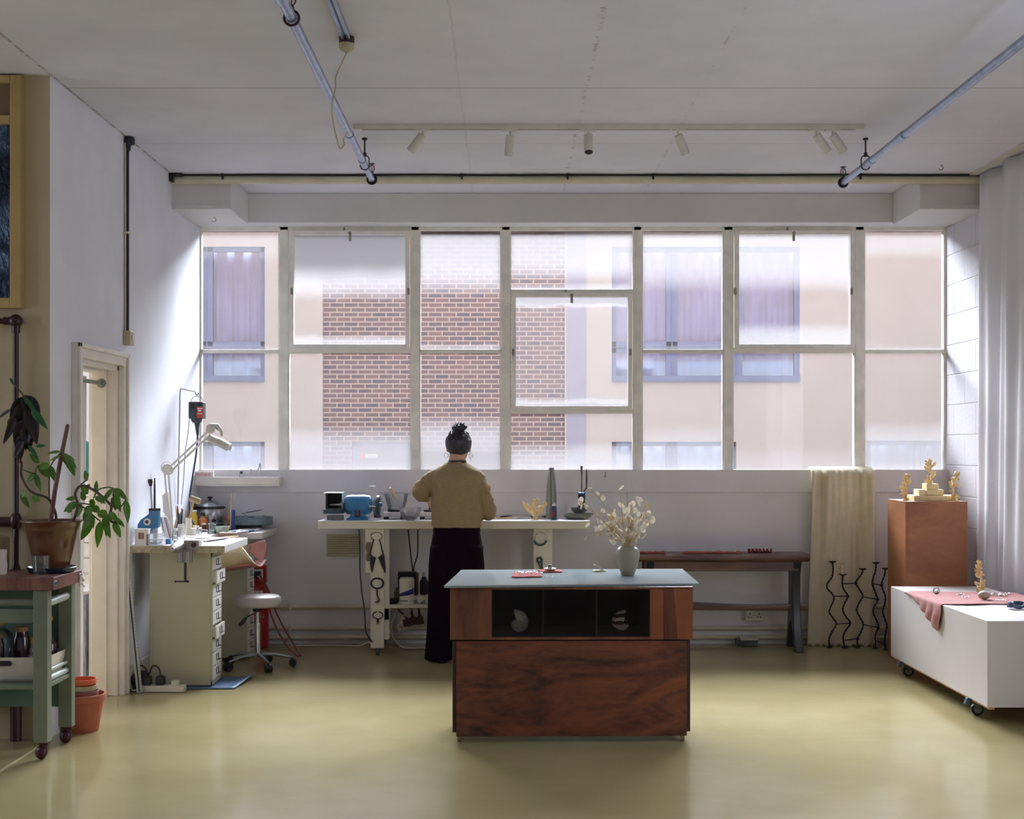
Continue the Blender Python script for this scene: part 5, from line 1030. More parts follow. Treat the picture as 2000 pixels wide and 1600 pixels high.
b.sph(hc+Vector((0,.093,-.062)),(.024,.010,.007),10,6)                                   # mouth
def arm(S,E,Wr,Hn,side):
    b.tube([S,S.lerp(E,.5),E,E.lerp(Wr,.4),Wr],[.052,.045,.040,.038,.025],14)
    d=(Hn-Wr).normalized(); up=Vector((0,0,1)); sd=d.cross(up).normalized()
    pc=Wr.lerp(Hn,.55); b.tube([Wr,pc,Hn],[.026,.036,.034],12,flat=.5)
    for i in range(4):
        o=sd*((i-1.5)*.019); L=(.062,.072,.068,.052)[i]; p0=Hn+o-d*.01; p1=p0+d*L*.5+Vector((0,0,-.006)); p2=p1+d*L*.4+Vector((0,0,-.020)); p3=p2+d*.008+Vector((0,0,-.016))
        b.tube([p0,p1,p2,p3],[.0095,.009,.0082,.007],8)
    th=Wr.lerp(Hn,.3)-sd*side*.028; b.tube([th,th-sd*side*.018+d*.03,th-sd*side*.010+d*.055+Vector((0,0,-.012))],[.012,.0105,.0085],8)
arm(LS,LE,LWr,LH,-1); arm(RS,RE,RWr,RH,1)
for s in (-1,1):
    hx_=cx+s*.085
    b.tube([(hx_,Y,.84),(hx_+s*.005,Y,.66),(hx_+s*.01,Y-.005,.46),(hx_+s*.01,Y-.01,.30),(hx_+s*.012,Y,.09),(hx_+s*.012,Y,.05)],[.085,.078,.055,.052,.036,.036],16)
    b.rings([ell((hx_+s*.014,Y+.03,z),rx,ry,16) for z,rx,ry in ((.012,.038,.115),(.03,.042,.12),(.055,.036,.09),(.085,.03,.045))])
body=obj('body',b,SKIN,person); vox(body,.006,2,.5)
# sweater
w=MB()
prof=[(.935,.160,.115,0),(.95,.172,.125,.0),(1.0,.180,.132,.004),(1.08,.176,.132,.004),(1.16,.178,.128,.004),(1.24,.192,.122,.0),(1.285,.196,.112,0),(1.318,.178,.098,0),(1.342,.140,.084,0),(1.362,.098,.072,0),(1.380,.068,.062,0)]
rr=[]
for z,rx,ry,dx in prof:
    ring=[]
    for k in range(48):
        a=2*pi*k/48; f=1+.018*sin(a*7+z*5)*(1.33-z)*2.0+.008*sin(a*13-z*19); ring.append(Vector((cx+dx+rx*cos(a)*f,Y+ry*sin(a)*f,z)))
    rr.append(ring)
w.rings(rr)
def sleeve(S,E,Wr,sx):
    pts=[];rad=[]
    for i in range(9):
        u=i/8; pts.append(S.lerp(E,u)); rad.append(.070-.004*u+.005*sin(u*17+sx))
    for i in range(1,9):
        u=i/8; p_=E.lerp(Wr,u*.92); pts.append(p_); rad.append(.066-.026*u+.005*sin(u*15))
    w.tube(pts,rad,22)
sleeve(Vector((cx-.130,Y,1.272)),LE+Vector((.0,0,-.008)),LWr,0); sleeve(Vector((cx+.130,Y,1.272)),RE+Vector((-.012,0,0)),RWr,2)
w.sph(LE+Vector((-.0,-.005,-.008)),(.062,.06,.058),16,12); w.sph(RE+Vector((0,0,-.01)),(.060,.06,.068),16,12)
sw=obj('sweater',w,SWEAT,person); vox(sw,.007,4,.6)
d_=bpy.data.textures.new('knit_folds','CLOUDS'); d_.noise_scale=.08; d_.noise_depth=2
dm=sw.modifiers.new('d','DISPLACE'); dm.texture=d_; dm.strength=.03; dm.mid_level=.5
col=MB().lathe((cx+.004,Y+.004,1.368),[(.060,0),(.066,.006),(.062,.026),(.054,.03),(.052,.02),(.052,.0)],36); obj('collar',col,mat('dark_olive_collar',(74,68,48),.9),sw)
hem=[]
for z,f in ((.928,1.0),(.932,1.03),(.950,1.04),(.956,1.0)):
    hem.append([Vector((cx+.163*f*cos(2*pi*k/40),Y+.118*f*sin(2*pi*k/40),z)) for k in range(40)])
obj('hem_band',MB().rings(hem),SWEAT,sw)
# trousers: waist, hips, two wide legs
tr=MB()
def tring(z,rx,ry,dx=0,dy=0,n=40,fold=0,ph=0): return [Vector((cx+dx+rx*cos(2*pi*k/n)*(1+fold*sin(5*2*pi*k/n+ph)),Y+dy+ry*sin(2*pi*k/n)*(1+fold*sin(4*2*pi*k/n+ph)),z)) for k in range(n)]
tr.rings([tring(.975,.145,.105),tring(.93,.155,.115),tring(.86,.170,.128),tring(.78,.182,.132),tring(.70,.190,.132),tring(.62,.188,.128)])
for s in (-1,1):
    rs=[]
    for z,dx,rx,ry,dy in ((.80,.085,.098,.12,0),(.66,.092,.100,.122,0),(.50,.098,.094,.112,0),(.34,.102,.092,.105,0),(.18,.106,.094,.108,.005),(.06,.11,.098,.115,.01),(.012,.112,.100,.118,.012)):
        rs.append(tring(z,rx,ry,s*dx+(.0 if s>0 else -.004*(1-z)*6*.5),dy,fold=.03*(1-z),ph=s+z*2))
    tr.rings(rs)
to=obj('trousers',tr,TROU,person); vox(to,.008,4,.6)
obj('waist_seam',MB().rings([tring(.958,.152,.112),tring(.962,.158,.118),tring(.90,.166,.126),tring(.896,.162,.12)],cap=False),TROU,to)
# shoes
for s in (-1,1): obj('shoe',MB().rings([ell((cx+s*.10,Y+.03,z),rx,ry,20) for z,rx,ry in ((.0,.042,.125),(.012,.045,.13),(.04,.042,.11),(.065,.034,.06))]),mat('black_leather',(24,18,26),.4),person)
# hair
m=NT('dark_hair'); tc=m.n('TexCoord'); mp=m.n('Mapping'); mp.inputs['Scale'].default_value=(60,60,6); m.l(tc.outputs['Object'],mp.inputs['Vector']); n1=m.n('TexNoise',Scale=3.0,Detail=5.0); m.l(mp.outputs[0],n1.inputs['Vector'])
m.l(m.mixc(m.smooth(n1.outputs['Fac'],.4,.7),lin((20,16,26)),lin((66,62,74))),m.b.inputs['Base Color']); m.b.inputs['Roughness'].default_value=.42
bpn=m.n('Bump',Strength=.9,Distance=.006); m.l(n1.outputs['Fac'],bpn.inputs['Height']); m.l(bpn.outputs['Normal'],m.b.inputs['Normal']); HAIR=m.m
h=MB()
h.rings([ell(hc+Vector((0,dy,dz)),rx,ry,24) for dz,dy,rx,ry in ((-.058,-.055,.030,.022),(-.048,-.050,.056,.040),(-.025,-.035,.078,.066),(.0,-.022,.090,.084),(.04,-.018,.093,.088),(.072,-.015,.080,.078),(.095,-.012,.055,.055),(.108,-.012,.018,.02))])
h.sph(hc+Vector((0,.03,.06)),(.076,.07,.048),18,12)
bc=hc+Vector((.004,-.02,.125)); h.sph(bc,(.046,.038,.026),16,12); h.sph(bc+Vector((.036,0,.010)),(.022,.022,.018),12,8); h.sph(bc+Vector((-.032,0,.002)),(.020,.02,.018),12,8)
ho=obj('hair',h,HAIR,person); vox(ho,.005,1,.4)
rnd=random.Random(9); st=MB()
for i in range(140):
    a=rnd.uniform(0,2*pi); el=rnd.uniform(-.3,1.2); q_=hc+Vector((cos(a)*.092*cos(el),-.018+sin(a)*.088*cos(el),.03+.074*sin(el)))
    e=q_+(bc-q_)*rnd.uniform(.3,.7)+Vector((rnd.uniform(-.018,.018),rnd.uniform(-.02,.01),rnd.uniform(.0,.014))); mid=q_.lerp(e,.5)+(q_-hc).normalized()*.008
    st.tube([q_,mid,e],[.0022,.002,.0008],5)
for i in range(40):
    a=rnd.uniform(0,2*pi); l=rnd.uniform(.02,.042); u=Vector((cos(a),rnd.uniform(-.6,.3),abs(sin(a))*.9)).normalized(); q_=bc+u*.02
    st.tube([q_,q_+u*l*.6+Vector((rnd.uniform(-.008,.008),0,.004)),q_+u*l+Vector((rnd.uniform(-.012,.012),0,-.002))],[.004,.003,.001],5)
st.tube(curve([hc+Vector((.078,.0,-.03)),hc+Vector((.086,0,-.06)),hc+Vector((.078,0,-.085)),hc+Vector((.09,0,-.10))],4),.0012,5)
st.tube(curve([bc,bc+Vector((-.004,0,.03)),bc+Vector((-.002,0,.052))],4),.002,5)
obj('loose_strands',st,HAIR,ho)
for s in (-1,1): 
    c_=hc+Vector((s*.086,0,-.062)); obj('earring',MB().tube([(c_.x+.0*0+.014*sin(a)*1,c_.y,c_.z+.017*cos(a)) for a in [i*2*pi/18 for i in range(19)]],.0018,6),SSTEEL,person)
# ================= glass-topped wooden display cabinet in the middle =================
ZG=.794
def gl(px,py): return on(px,py,ZG)
rz=radians(1.0)
O=Vector(((879-VX)*6.66/F,6.66,0))
t=thing('display_cabinet','dark red-brown wooden display cabinet on casters with an overhanging glass top, centre of room','cabinet',O,rz=rz)
WD=wood('stained_plywood',(44,14,10),(124,64,34),1.6,(1,1,3.2),.42,figure=2.6,coat=.15,bump=.08)
WS=wood('stained_wood_side',(62,28,16),(124,72,38),2.2,(2.4,2,.5),.42,figure=1.2,coat=.15)
WM=wood('mahogany_panel',(112,58,28),(140,80,44),2.0,(3,2,.35),.4,figure=.6,coat=.15); DK=mat('dark_stained',(46,20,18),.5,var=.2,vs=14)
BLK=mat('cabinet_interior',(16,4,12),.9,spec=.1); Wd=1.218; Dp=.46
def lb(name,b,m,par=None,**k): return obj(name,b,m,par or t,local=True,**k)
# lower box
z0,z1=.035,.512; xo=.012
lb('lower_front',MB().box(.03,Wd-.03,.0,.018,z0,z1),WD,bevel=.002,smooth=False)
lb('lower_side',MB().box(xo,xo+.018,.006,Dp,z0+.02,z1),DK,bevel=.002,smooth=False); lb('lower_side',MB().box(Wd-xo-.018,Wd-xo,.006,Dp,z0+.02,z1),DK,bevel=.002,smooth=False)
lb('lower_back',MB().box(xo+.018,Wd-xo-.018,Dp-.018,Dp,z0+.02,z1),DK,smooth=False); lb('base_board',MB().box(xo+.018,Wd-xo-.018,.018,Dp-.018,z0+.02,z0+.038),DK,smooth=False)
# upper unit: carcass, end panels, vitrine with dividers and glass
u0,u1=.518,.782
x1=(958-879)/390; x2=(1272-879)/390
lb('top_frame',MB().box(0,Wd,0,.03,u1-.012,u1).box(0,Wd,Dp-.03,Dp,u1-.012,u1).box(0,.03,.03,Dp-.03,u1-.012,u1).box(Wd-.03,Wd,.03,Dp-.03,u1-.012,u1),WS,smooth=False)
lb('end_panel',MB().box(0,x1,.0,.02,u0,u1-.012).box(0,.018,.02,Dp,u0,u1-.012),WS,bevel=.002,smooth=False)
e_=lb('end_panel',MB().box(x2,Wd,.004,.02,u0,u1-.012).box(Wd-.018,Wd,.02,Dp,u0,u1-.012),WM,bevel=.002,smooth=False)
xa,xb=x2+.062,x2+.135; WDK=wood('dark_plank',(72,30,16),(112,56,28),2.0,(3,2,.35),.4,figure=.6,coat=.15)
lb('plank',MB().box(x2,xa,.0,.004,u0,u1-.012),WM,e_,smooth=False); lb('plank',MB().prism([(xa,u1-.012),(xb-.02,u1-.012),(xb,u0),(xa+.005,u0)],'Y',0,.004),WDK,e_,smooth=False); lb('plank',MB().prism([(xb-.02,u1-.012),(Wd,u1-.012),(Wd,u0),(xb,u0)],'Y',0,.004),WM,e_,smooth=False)
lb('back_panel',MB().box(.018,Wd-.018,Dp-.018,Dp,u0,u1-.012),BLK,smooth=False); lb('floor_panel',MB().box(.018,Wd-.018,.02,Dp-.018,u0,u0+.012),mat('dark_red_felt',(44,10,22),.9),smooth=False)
lb('divider',MB().box(x1,x1+.012,.02,Dp-.018,u0+.012,u1-.012),DK,smooth=False); lb('divider',MB().box(x2-.012,x2,.02,Dp-.018,u0+.012,u1-.012),DK,smooth=False)
for px in (1061,1166):
    xx=(px-879)/390; lb('divider',MB().box(xx-.004,xx+.004,.02,Dp-.018,u0+.012,u1-.012),DK,smooth=False)
lb('front_rail',MB().box(x1,x2,.0,.014,u0,u0+.014).box(x1,x1+.006,0,.014,u0+.014,u1-.012).box(x2-.006,x2,0,.014,u0+.014,u1-.012),WS,smooth=False)
GT_=NT('smoked_glass'); t1=GT_.n('BsdfTransparent'); t1.inputs[0].default_value=(.85,.84,.86,1); g1=GT_.n('BsdfGlossy'); g1.inputs['Roughness'].default_value=.02; f1=GT_.n('Fresnel'); f1.inputs['IOR'].default_value=1.45; x_=GT_.n('MixShader')
GT_.l(GT_.math('MULTIPLY',f1.outputs[0],.45),x_.inputs[0]); GT_.l(t1.outputs[0],x_.inputs[1]); GT_.l(g1.outputs[0],x_.inputs[2]); GT_.l(x_.outputs[0],GT_.out.inputs['Surface']); GT_.t.nodes.remove(GT_.b)
lb('front_glass',MB().box(x1+.006,x2-.006,.004,.009,u0+.014,u1-.012),GT_.m,smooth=False)
for (xx,yy) in ((.045,.05),(Wd-.045,.05),(.045,Dp-.05),(Wd-.045,Dp-.05)):
    c=MB().cyl((xx-.008,yy,.018),(xx+.008,yy,.018),.018,n=18).cyl((xx,yy,.03),(xx,yy,z0+.022),.008).cbox((xx,yy,.036),(.03,.03,.006))
    lb('caster',c,mat('brass_caster',(150,130,90),.35,metal=.8))
# glass top (own sheet, lies on the cabinet)
m=NT('table_glass'); tr=m.n('BsdfTransparent'); tr.inputs[0].default_value=(.50,.58,.58,1); gg=m.n('BsdfGlossy'); gg.inputs['Roughness'].default_value=.03; gg.inputs[0].default_value=(.95,1,1,1)
fr=m.n('Fresnel'); fr.inputs['IOR'].default_value=1.5; mx=m.n('MixShader'); m.l(fr.outputs[0],mx.inputs[0]); m.l(tr.outputs[0],mx.inputs[1]); m.l(gg.outputs[0],mx.inputs[2])
df=m.n('BsdfDiffuse'); df.inputs[0].default_value=(.56,.64,.68,1); m2=m.n('MixShader'); m2.inputs[0].default_value=.35; m.l(mx.outputs[0],m2.inputs[1]); m.l(df.outputs[0],m2.inputs[2]); m.l(m2.outputs[0],m.out.inputs['Surface']); m.t.nodes.remove(m.b)
P4=[on(867,1144.5,ZG),on(1366,1139.5,ZG),on(1333,1111,ZG),on(901,1113,ZG)]
tag(obj('glass_sheet',MB().prism([(p_.x,p_.y) for p_ in P4],'Z',ZG-.011,ZG),m.m,bevel=.001),'pale blue-green sheet of glass overhanging the wooden display cabinet','glass sheet')
b=MB(); 
# ---- nautilus shells ----
SHZ=u0+.0125
def shell(px, R, label, mt, flip, D):
    c=Vector(((px-VX)*D/F, D, SHZ)); t=thing('nautilus_shell',label,'shell',c); b=MB(); rs=[]; n=46
    for i in range(n+1):
        u=i/n; a=u*2.15*pi*1.15; r=R*(.22+.78*(u**1.35)); 
        ang=a*flip+ (pi*.12 if flip>0 else pi*.9)
        rr_=r*.66; cc=r*.46
        ctr=Vector((c.x+cos(ang)*cc,c.y,c.z+R*.92+sin(ang)*cc)); ring=[]
        for k in range(14):
            q_=2*pi*k/14; ring.append(ctr+Vector((cos(ang)*cos(q_)*rr_,sin(q_)*rr_*.85,sin(ang)*cos(q_)*rr_)))
        rs.append(ring)
    b.rings(rs,cap=False); zs=min(v.z for v in b.v); 
    for v in b.v: v.z-=zs-SHZ
    obj('shell',b,mt,t,solid=.002,ang=80); return t
NP=mat('pearl_shell',(226,228,200),.35,var=.12,vs=10,coat=.3)
m=NT('striped_shell'); tc=m.n('TexCoord'); wv=m.n('TexWave',Scale=9.0,Distortion=6.0,Detail=2.0); wv.wave_type='RINGS'; m.l(tc.outputs['Object'],wv.inputs['Vector']); wv.inputs['Detail Scale'].default_value=1.2
m.l(m.mixc(m.smooth(wv.outputs['Fac'],.45,.6),lin((240,226,206)),lin((70,32,28))),m.b.inputs['Base Color']); m.b.inputs['Roughness'].default_value=.3
shell(1011,.066,'plain pale nautilus shell in the left glazed compartment of the wooden cabinet',NP,1,6.86)
shell(1216,.064,'brown-striped nautilus shell in the right glazed compartment of the wooden cabinet',m.m,-1,6.86)
# ---- vase with dried honesty ----
vc=on(1226,1124,ZG); VC=mat('vase_grey_ceramic',(142,135,118),.45,var=.03); vx,vy=vc.x,vc.y
tag(obj('vase',MB().lathe((vx,vy,ZG),[(.030,0),(.036,.004),(.048,.04),(.062,.09),(.0655,.115),(.062,.135),(.050,.149),(.042,.153),(.043,.157),(.040,.158),(.038,.152),(.046,.145),(.056,.115),(.03,.02),(.01,.01)],44),VC,ang=70),'rounded grey-beige ceramic vase standing on the glass top','vase')
t=thing('dried_honesty','bunch of dried honesty stems with papery white seed discs in the grey vase','dried flowers',(vx,vy,ZG+.02)); rnd=random.Random(21)
S=b=MB(); discs=MB(); yel=MB(); D=vy
ends=[(1130,978),(1137,1010),(1150,1038),(1148,990),(1168,968),(1175,1000),(1180,1035),(1190,985),(1195,1020),(1210,965),(1214,1000),(1228,958),(1232,985),(1236,1015),(1245,975),(1252,1000),(1262,990),(1268,1015),(1258,1035),(1245,1045),(1200,1045),(1276,1005)]
for i,(ex,ey) in enumerate(ends):
    e=W(ex,ey,D)+Vector((0,rnd.uniform(-.10,.10),0)); m0=Vector((vx+rnd.uniform(-.02,.02),vy+rnd.uniform(-.02,.02),ZG+.15)); r0=Vector((vx+rnd.uniform(-.01,.01),vy,ZG+.03))
    c1=m0.lerp(e,.5)+Vector((0,0,.012)); pts=curve([r0,m0,c1,e],5); S.tube(pts,.0014,5)
    for k in range(6):
        p0=m0.lerp(e,rnd.uniform(.30,1.02)); off=Vector((rnd.uniform(-.045,.045),rnd.uniform(-.04,.04),rnd.uniform(-.03,.045))); q_=p0+off
        if q_.z<ZG+.175: q_.z=ZG+.175+rnd.uniform(0,.05)
        S.tube([p0,p0.lerp(q_,.5)+Vector((0,0,-.003)),q_],.0008,4)
        tgt=yel if rnd.random()<.13 else discs; s0=len(tgt.v); R_=rnd.uniform(.011,.018)
        n=12; ring=[(R_*cos(2*pi*j/n),R_*1.3*sin(2*pi*j/n)) for j in range(n)]
        tgt.prism(ring,'Z',-.0004,.0004)
        tgt.xf(Matrix.Translation(q_)@Matrix.Rotation(rnd.uniform(0,2*pi),4,'Z')@Matrix.Rotation(rnd.uniform(.5,1.9),4,'X')@Matrix.Rotation(rnd.uniform(0,pi),4,'Z'),s0)
obj('stems',S,mat('dry_stem',(176,150,108),.7),t)
m=NT('papery_disc'); tl=m.n('BsdfTranslucent'); tl.inputs[0].default_value=(.86,.80,.68,1); m.b.inputs['Base Color'].default_value=(.80,.75,.66,1); m.b.inputs['Roughness'].default_value=.5; mx=m.n('MixShader'); mx.inputs[0].default_value=.45; m.l(m.b.outputs[0],mx.inputs[1]); m.l(tl.outputs[0],mx.inputs[2]); m.l(mx.outputs[0],m.out.inputs['Surface'])
obj('seed_discs',discs,m.m,t,smooth=False)['kind']='stuff'; obj('yellowed_discs',yel,mat('yellow_disc',(205,190,120),.6),t,smooth=False)['kind']='stuff'
# ---- jewellery on red cloths ----
REDC=mat('red_cloth',(168,62,56),.9,var=.08,vs=30); SILV=mat('silver',(210,205,205),.2,metal=1,var=.1,vs=40)
def cloth(name,label,pts,m,z=ZG,th=.0025,nu=14,nv=8,amp=.002,g=None):
    a,b_,c,d=[Vector(p_) for p_ in pts]
    def fn(u,v):
        q_=a.lerp(b_,u).lerp(d.lerp(c,u),v); return (q_.x,q_.y,z+.003+amp*(1+sin(u*11+v*6)*sin(v*9)))
    return tag(obj(name,MB().grid(fn,nu,nv),m,solid=th,ang=180),label,'cloth',g)
def chain(name,label,cx_,cy_,w,d,z,n,seed,cat='necklace',g=None,r=.006,m=None):
    rnd=random.Random(seed); b=MB(); pr=None
    for i in range(n):
        u=i/n; a=u*2*pi*2.3; x_=cx_+w*(u-.5)+w*.08*sin(a); y_=cy_+d*.42*sin(a*1.7+seed); rr=r*rnd.uniform(.7,1.25); s0=len(b.v)
        b.tube([(rr*cos(k*pi/5),rr*.7*sin(k*pi/5),0) for k in range(11)],.0013,5)
        b.xf(Matrix.Translation((x_,y_,z+.006+rnd.uniform(0,.006)))@Matrix.Rotation(rnd.uniform(0,3),4,'Z')@Matrix.Rotation(rnd.uniform(-.9,.9),4,'X'),s0)
    return tag(obj(name,b,m or SILV),label,cat,g)
cl=[gl(999,1129.5),gl(1059,1128.5),gl(1056,1119.5),gl(1004,1119.5)]
cloth('display_cloth','left red cloth square on the glass top, covered with a silver chain',cl,REDC)
c=gl(1030,1124); chain('silver_chain','tangled silver chain lying on the left red cloth on the glass top',c.x,c.y,.14,.10,ZG+.008,60,1)
cl=[gl(1060,1119.4),gl(1098,1118.6),gl(1096,1114.5),gl(1050,1115)]
cloth('display_cloth','right red cloth strip on the glass top under a silver brooch',cl,REDC)
c=gl(1074,1117); t=thing('silver_brooch','silver brooch with a dark round stone on the right red cloth','brooch',(c.x,c.y,ZG+.009)); b=MB(); z=ZG+.010
for k in range(9):
    a=2*pi*k/9; b.sph((c.x+.026*cos(a),c.y+.02*sin(a),z+.006),(.009,.008,.005),10,6)
b.lathe((c.x,c.y,z),[(.03,0),(.032,.004),(.018,.012),(.012,.02),(.004,.022)],20); obj('setting',b,SILV,t); obj('stone',MB().sph((c.x,c.y,z+.022),(.012,.01,.008),14,10),mat('dark_stone',(52,16,30),.15),t)
a=gl(1160,1116.5); b_=gl(1181,1114.5); t=thing('folded_card','small white card folded open on the glass top beside the vase','card',a.lerp(b_,.5)); PW=mat('cream_paper',(216,210,188),.8)
w_=.065; obj('lower_leaf',MB().cbox((a.x+.03,a.y+.0,ZG+.004),(w_,.05,.006),rz=.15),PW,t,bevel=.001)
obj('upper_leaf',MB().cbox((a.x+.032,a.y+.01,ZG+.020),(w_,.05,.005),ry=radians(32),rz=.1),PW,t,bevel=.001)
# ================= dark wooden bench along the wall =================
OAK=wood('old_oak',(56,36,36),(112,78,60),2.5,(.5,3,3),.38,figure=1.0,coat=.2); OAKD=wood('old_oak_green_black',(22,28,34),(50,56,56),2.5,(3,3,.5),.4,figure=.8,coat=.2)
BD=9.66; bxl=(1228-VX)*BD/F; bxr=(1583-VX)*BD/F; BT=H-(1083-HY)*BD/F
t=thing('wooden_bench','long dark wooden bench with splayed legs and a stretcher, against the back wall','bench',((bxl+bxr)/2,BD+.12,0))
zt=BT
def bench_sec(x):
    return [Vector((x,BD+.004,zt-.054)),Vector((x,BD-.012,zt-.038)),Vector((x,BD-.012,zt-.02)),Vector((x,BD+.006,zt-.004)),Vector((x,BD+.03,zt)),Vector((x,BD+.27,zt)),Vector((x,BD+.29,zt-.012)),Vector((x,BD+.29,zt-.045)),Vector((x,BD+.27,zt-.054))]
def scal(ring,f): c=sum(ring,Vector())/len(ring); return [c+(v-c)*f for v in ring]
obj('seat',MB().rings([bench_sec(bxl),bench_sec(bxr-.02),scal(bench_sec(bxr-.004),.93),scal(bench_sec(bxr),.6)]),OAK,t,ang=40)
pz=lambda py,D=BD+.02: H-(py-HY)*D/F
obj('apron',MB().box(bxl+.12,(1560-VX)*(BD+.03)/F,BD+.025,BD+.045,pz(1116),zt-.054),OAK,t,bevel=.003); obj('apron',MB().box(bxl+.12,(1560-VX)*(BD+.03)/F,BD+.235,BD+.255,pz(1116),zt-.054),OAK,t,bevel=.003)
def leg(xa):
    prof_f=[(0,zt-.054),(.035,zt-.12),(.052,zt-.3),(.045,zt-.45),(.02,.10),(-.005,0)]
    poly=[(BD+.0,zt-.054),(BD+.05,zt-.16),(BD+.055,.36),(BD+.02,.15),(BD-.045,0.0),(BD+.02,0.0),(BD+.085,.16),(BD+.13,.22),(BD+.19,.16),(BD+.235,0),(BD+.295,0),(BD+.25,.15),(BD+.205,.36),(BD+.21,zt-.16),(BD+.27,zt-.054)]
    return MB().prism(poly,'X',xa-.028,xa+.028)
xr=(1559-VX)*(BD)/F; obj('leg',leg(xr),OAKD,t,bevel=.006,smooth=True); obj('leg',leg(bxl+.16),OAKD,t,bevel=.006)
st_=MB()
rs=[]
for i in range(15):
    u=i/14; x=bxl+.10+(xr+.08-bxl-.10)*u; zc=pz(1185,BD+.12)+.008*sin(u*5.0+1); h=.024+.004*sin(u*7)
    rs.append([Vector((x,BD+.10,zc-h)),Vector((x,BD+.16,zc-h)),Vector((x,BD+.165,zc)),Vector((x,BD+.16,zc+h)),Vector((x,BD+.10,zc+h)),Vector((x,BD+.095,zc))])
st_.rings(rs); obj('stretcher',st_,OAK,t,ang=50)
zb=zt
def bt(px,py): return on(px,py,zb)
def bq(px,D): return (px-VX)*D/F
def flat(label,x0,x1,D0,D1): 
    return cloth('display_cloth',label,[(bq(x0,D0),D0,0),(bq(x1,D0),D0,0),(bq(x1-4,D1),D1,0),(bq(x0+4,D1),D1,0)],REDC,z=zb,g='red cloths laid on the wooden bench')
flat('red cloth on the left end of the wooden bench, half hidden by the vase',1236,1300,9.70,9.86)
chain('silver_chain','thin silver chain on the left red cloth on the wooden bench',bq(1268,9.75),9.75,.20,.06,zb+.006,40,3)
flat('longest red cloth on the middle of the wooden bench',1333,1450,9.70,9.86)
chain('silver_necklace','chunky silver necklace piled on the long red cloth on the bench',bq(1394,9.75),9.75,.09,.07,zb+.008,46,5,r=.011)
chain('silver_bracelet','small silver bracelet on the right end of the long red cloth on the bench',bq(1430,9.76),9.76,.09,.05,zb+.006,26,6,cat='bracelet',r=.009)
D=9.78; t=thing('ring_roll','dark red padded roll holding silver rings on the right of the wooden bench','ring roll',(bq(1484,D),D,zb)); obj('roll',MB().cyl((bq(1461,D),D,zb+.017),(bq(1507,D),D,zb+.017),.016),mat('dark_red_velvet',(120,28,42),.8),t)
for i in range(6):
    x=bq(1466+i*7.2,D); obj('ring',MB().tube([(x+.002*sin(k),D+.0185*cos(k*pi/6),zb+.018+.0185*sin(k*pi/6)) for k in range(13)],.0028+.001*(i%2),6),SILV,t)
# ---- cream drape over the sill ----
CRM=mat('cream_linen',(214,203,178),.9,var=.05,vs=14,bump=.25,bs=260)
x0=(1580-VX)*9.98/F; x1_=(1706-VX)*9.98/F
def dr(u,v):
    top=1-v; z=1.335*(1-v)+.004
    w0=(1582+(1702-1582)*u); w1=(1576+(1712-1576)*u); px=w0+(w1-w0)*v
    ph=u*17+2.6*sin(v*1.7+u*5)+.6*v
    y=9.962-.024-.030*sin(ph)*(1-.3*v)-.009*sin(u*53+v*3)*(1-v)-.008*v
    if v<.03: y+= (.03-v)*3.0
    return ((px-VX)*9.97/F+.008*sin(v*5+u*20)*.5, y, z+.006*sin(u*60)*(1 if v>.98 else 0))
tag(obj('linen_drape',MB().grid(dr,110,60),CRM,solid=.003,ang=180),'cream linen cloth draped from the window sill down to the floor','drape')
# ---- wrought candlesticks joined in a row ----
CI=mat('twisted_iron',(36,24,34),.45,metal=.4,var=.3,vs=60,bump=.3,bs=120); CS=9.86
t=thing('candelabrum','row of wavy twisted black iron candlesticks joined by bars, standing on the floor before the drape','candelabrum',((1680-VX)*CS/F,CS,0))
t['label']='row of wavy twisted black iron candlesticks joined by bars, standing before the cream drape'
def cp_(px,py,dd=0): return W(px,py,CS+dd)
stems=[([(1626,1099),(1627,1112),(1625,1127),(1616,1140),(1616,1150),(1626,1161),(1629,1170),(1622,1187),(1620,1197),(1629,1210),(1633,1220),(1624,1236),(1619,1250),(1620,1265)],0,None),
 ([(1646,1124),(1645,1140),(1648,1152),(1656,1164),(1650,1178),(1646,1192),(1653,1206),(1661,1217),(1653,1230),(1647,1243),(1649,1264)],.0,'candle'),
 ([(1685,1113),(1683,1121),(1673,1135),(1672,1140),(1679,1152),(1685,1164),(1678,1178),(1673,1192),(1680,1207),(1686,1220),(1681,1236),(1675,1248),(1675,1260)],.0,None),
 ([(1711,1101),(1710,1115),(1705,1130),(1704,1142),(1710,1158),(1714,1172),(1707,1187),(1706,1198),(1712,1212),(1716,1224),(1710,1240),(1710,1262)],-.04,None),
 ([(1729,1112),(1727,1125),(1722,1140),(1723,1148),(1729,1165),(1728,1180),(1724,1195),(1729,1212),(1732,1222),(1729,1240),(1728,1255),(1729,1268)],-.10,None)]
for i,(pts,dd,c) in enumerate(stems):
    w3=[cp_(a,b,dd) for a,b in pts]; f=w3[-1]; w3[-1]=Vector((f.x,f.y,.008)); cv=curve(w3,7)
    b=MB(); b.tube(cv,[.0062+.0016*sin(k*2.1) for k in range(len(cv))],8)
    s=obj('stem',b,CI,t); top=w3[0]
    obj('drip_pan',MB().lathe(top,[(.006,-.004),(.014,-.002),(.028,.006),(.031,.010),(.028,.010),(.008,.003)],24),CI,s); obj('foot',MB().lathe((f.x,f.y,0),[(.022,0),(.02,.006),(.006,.012)],20),CI,s)
    for q_ in pts[2:-1:3]: pass
def bar2(a,b,d0,d1,kn=True):
    A=cp_(*a,d0); B=cp_(*b,d1); m_=MB().tube([A,B],.0038,6)
    if kn: m_.tube([B+Vector((0,0,-.010)),B,B+Vector((0,0,.010))],[.008,.012,.008],10)
    obj('cross_bar',m_,CI,t)
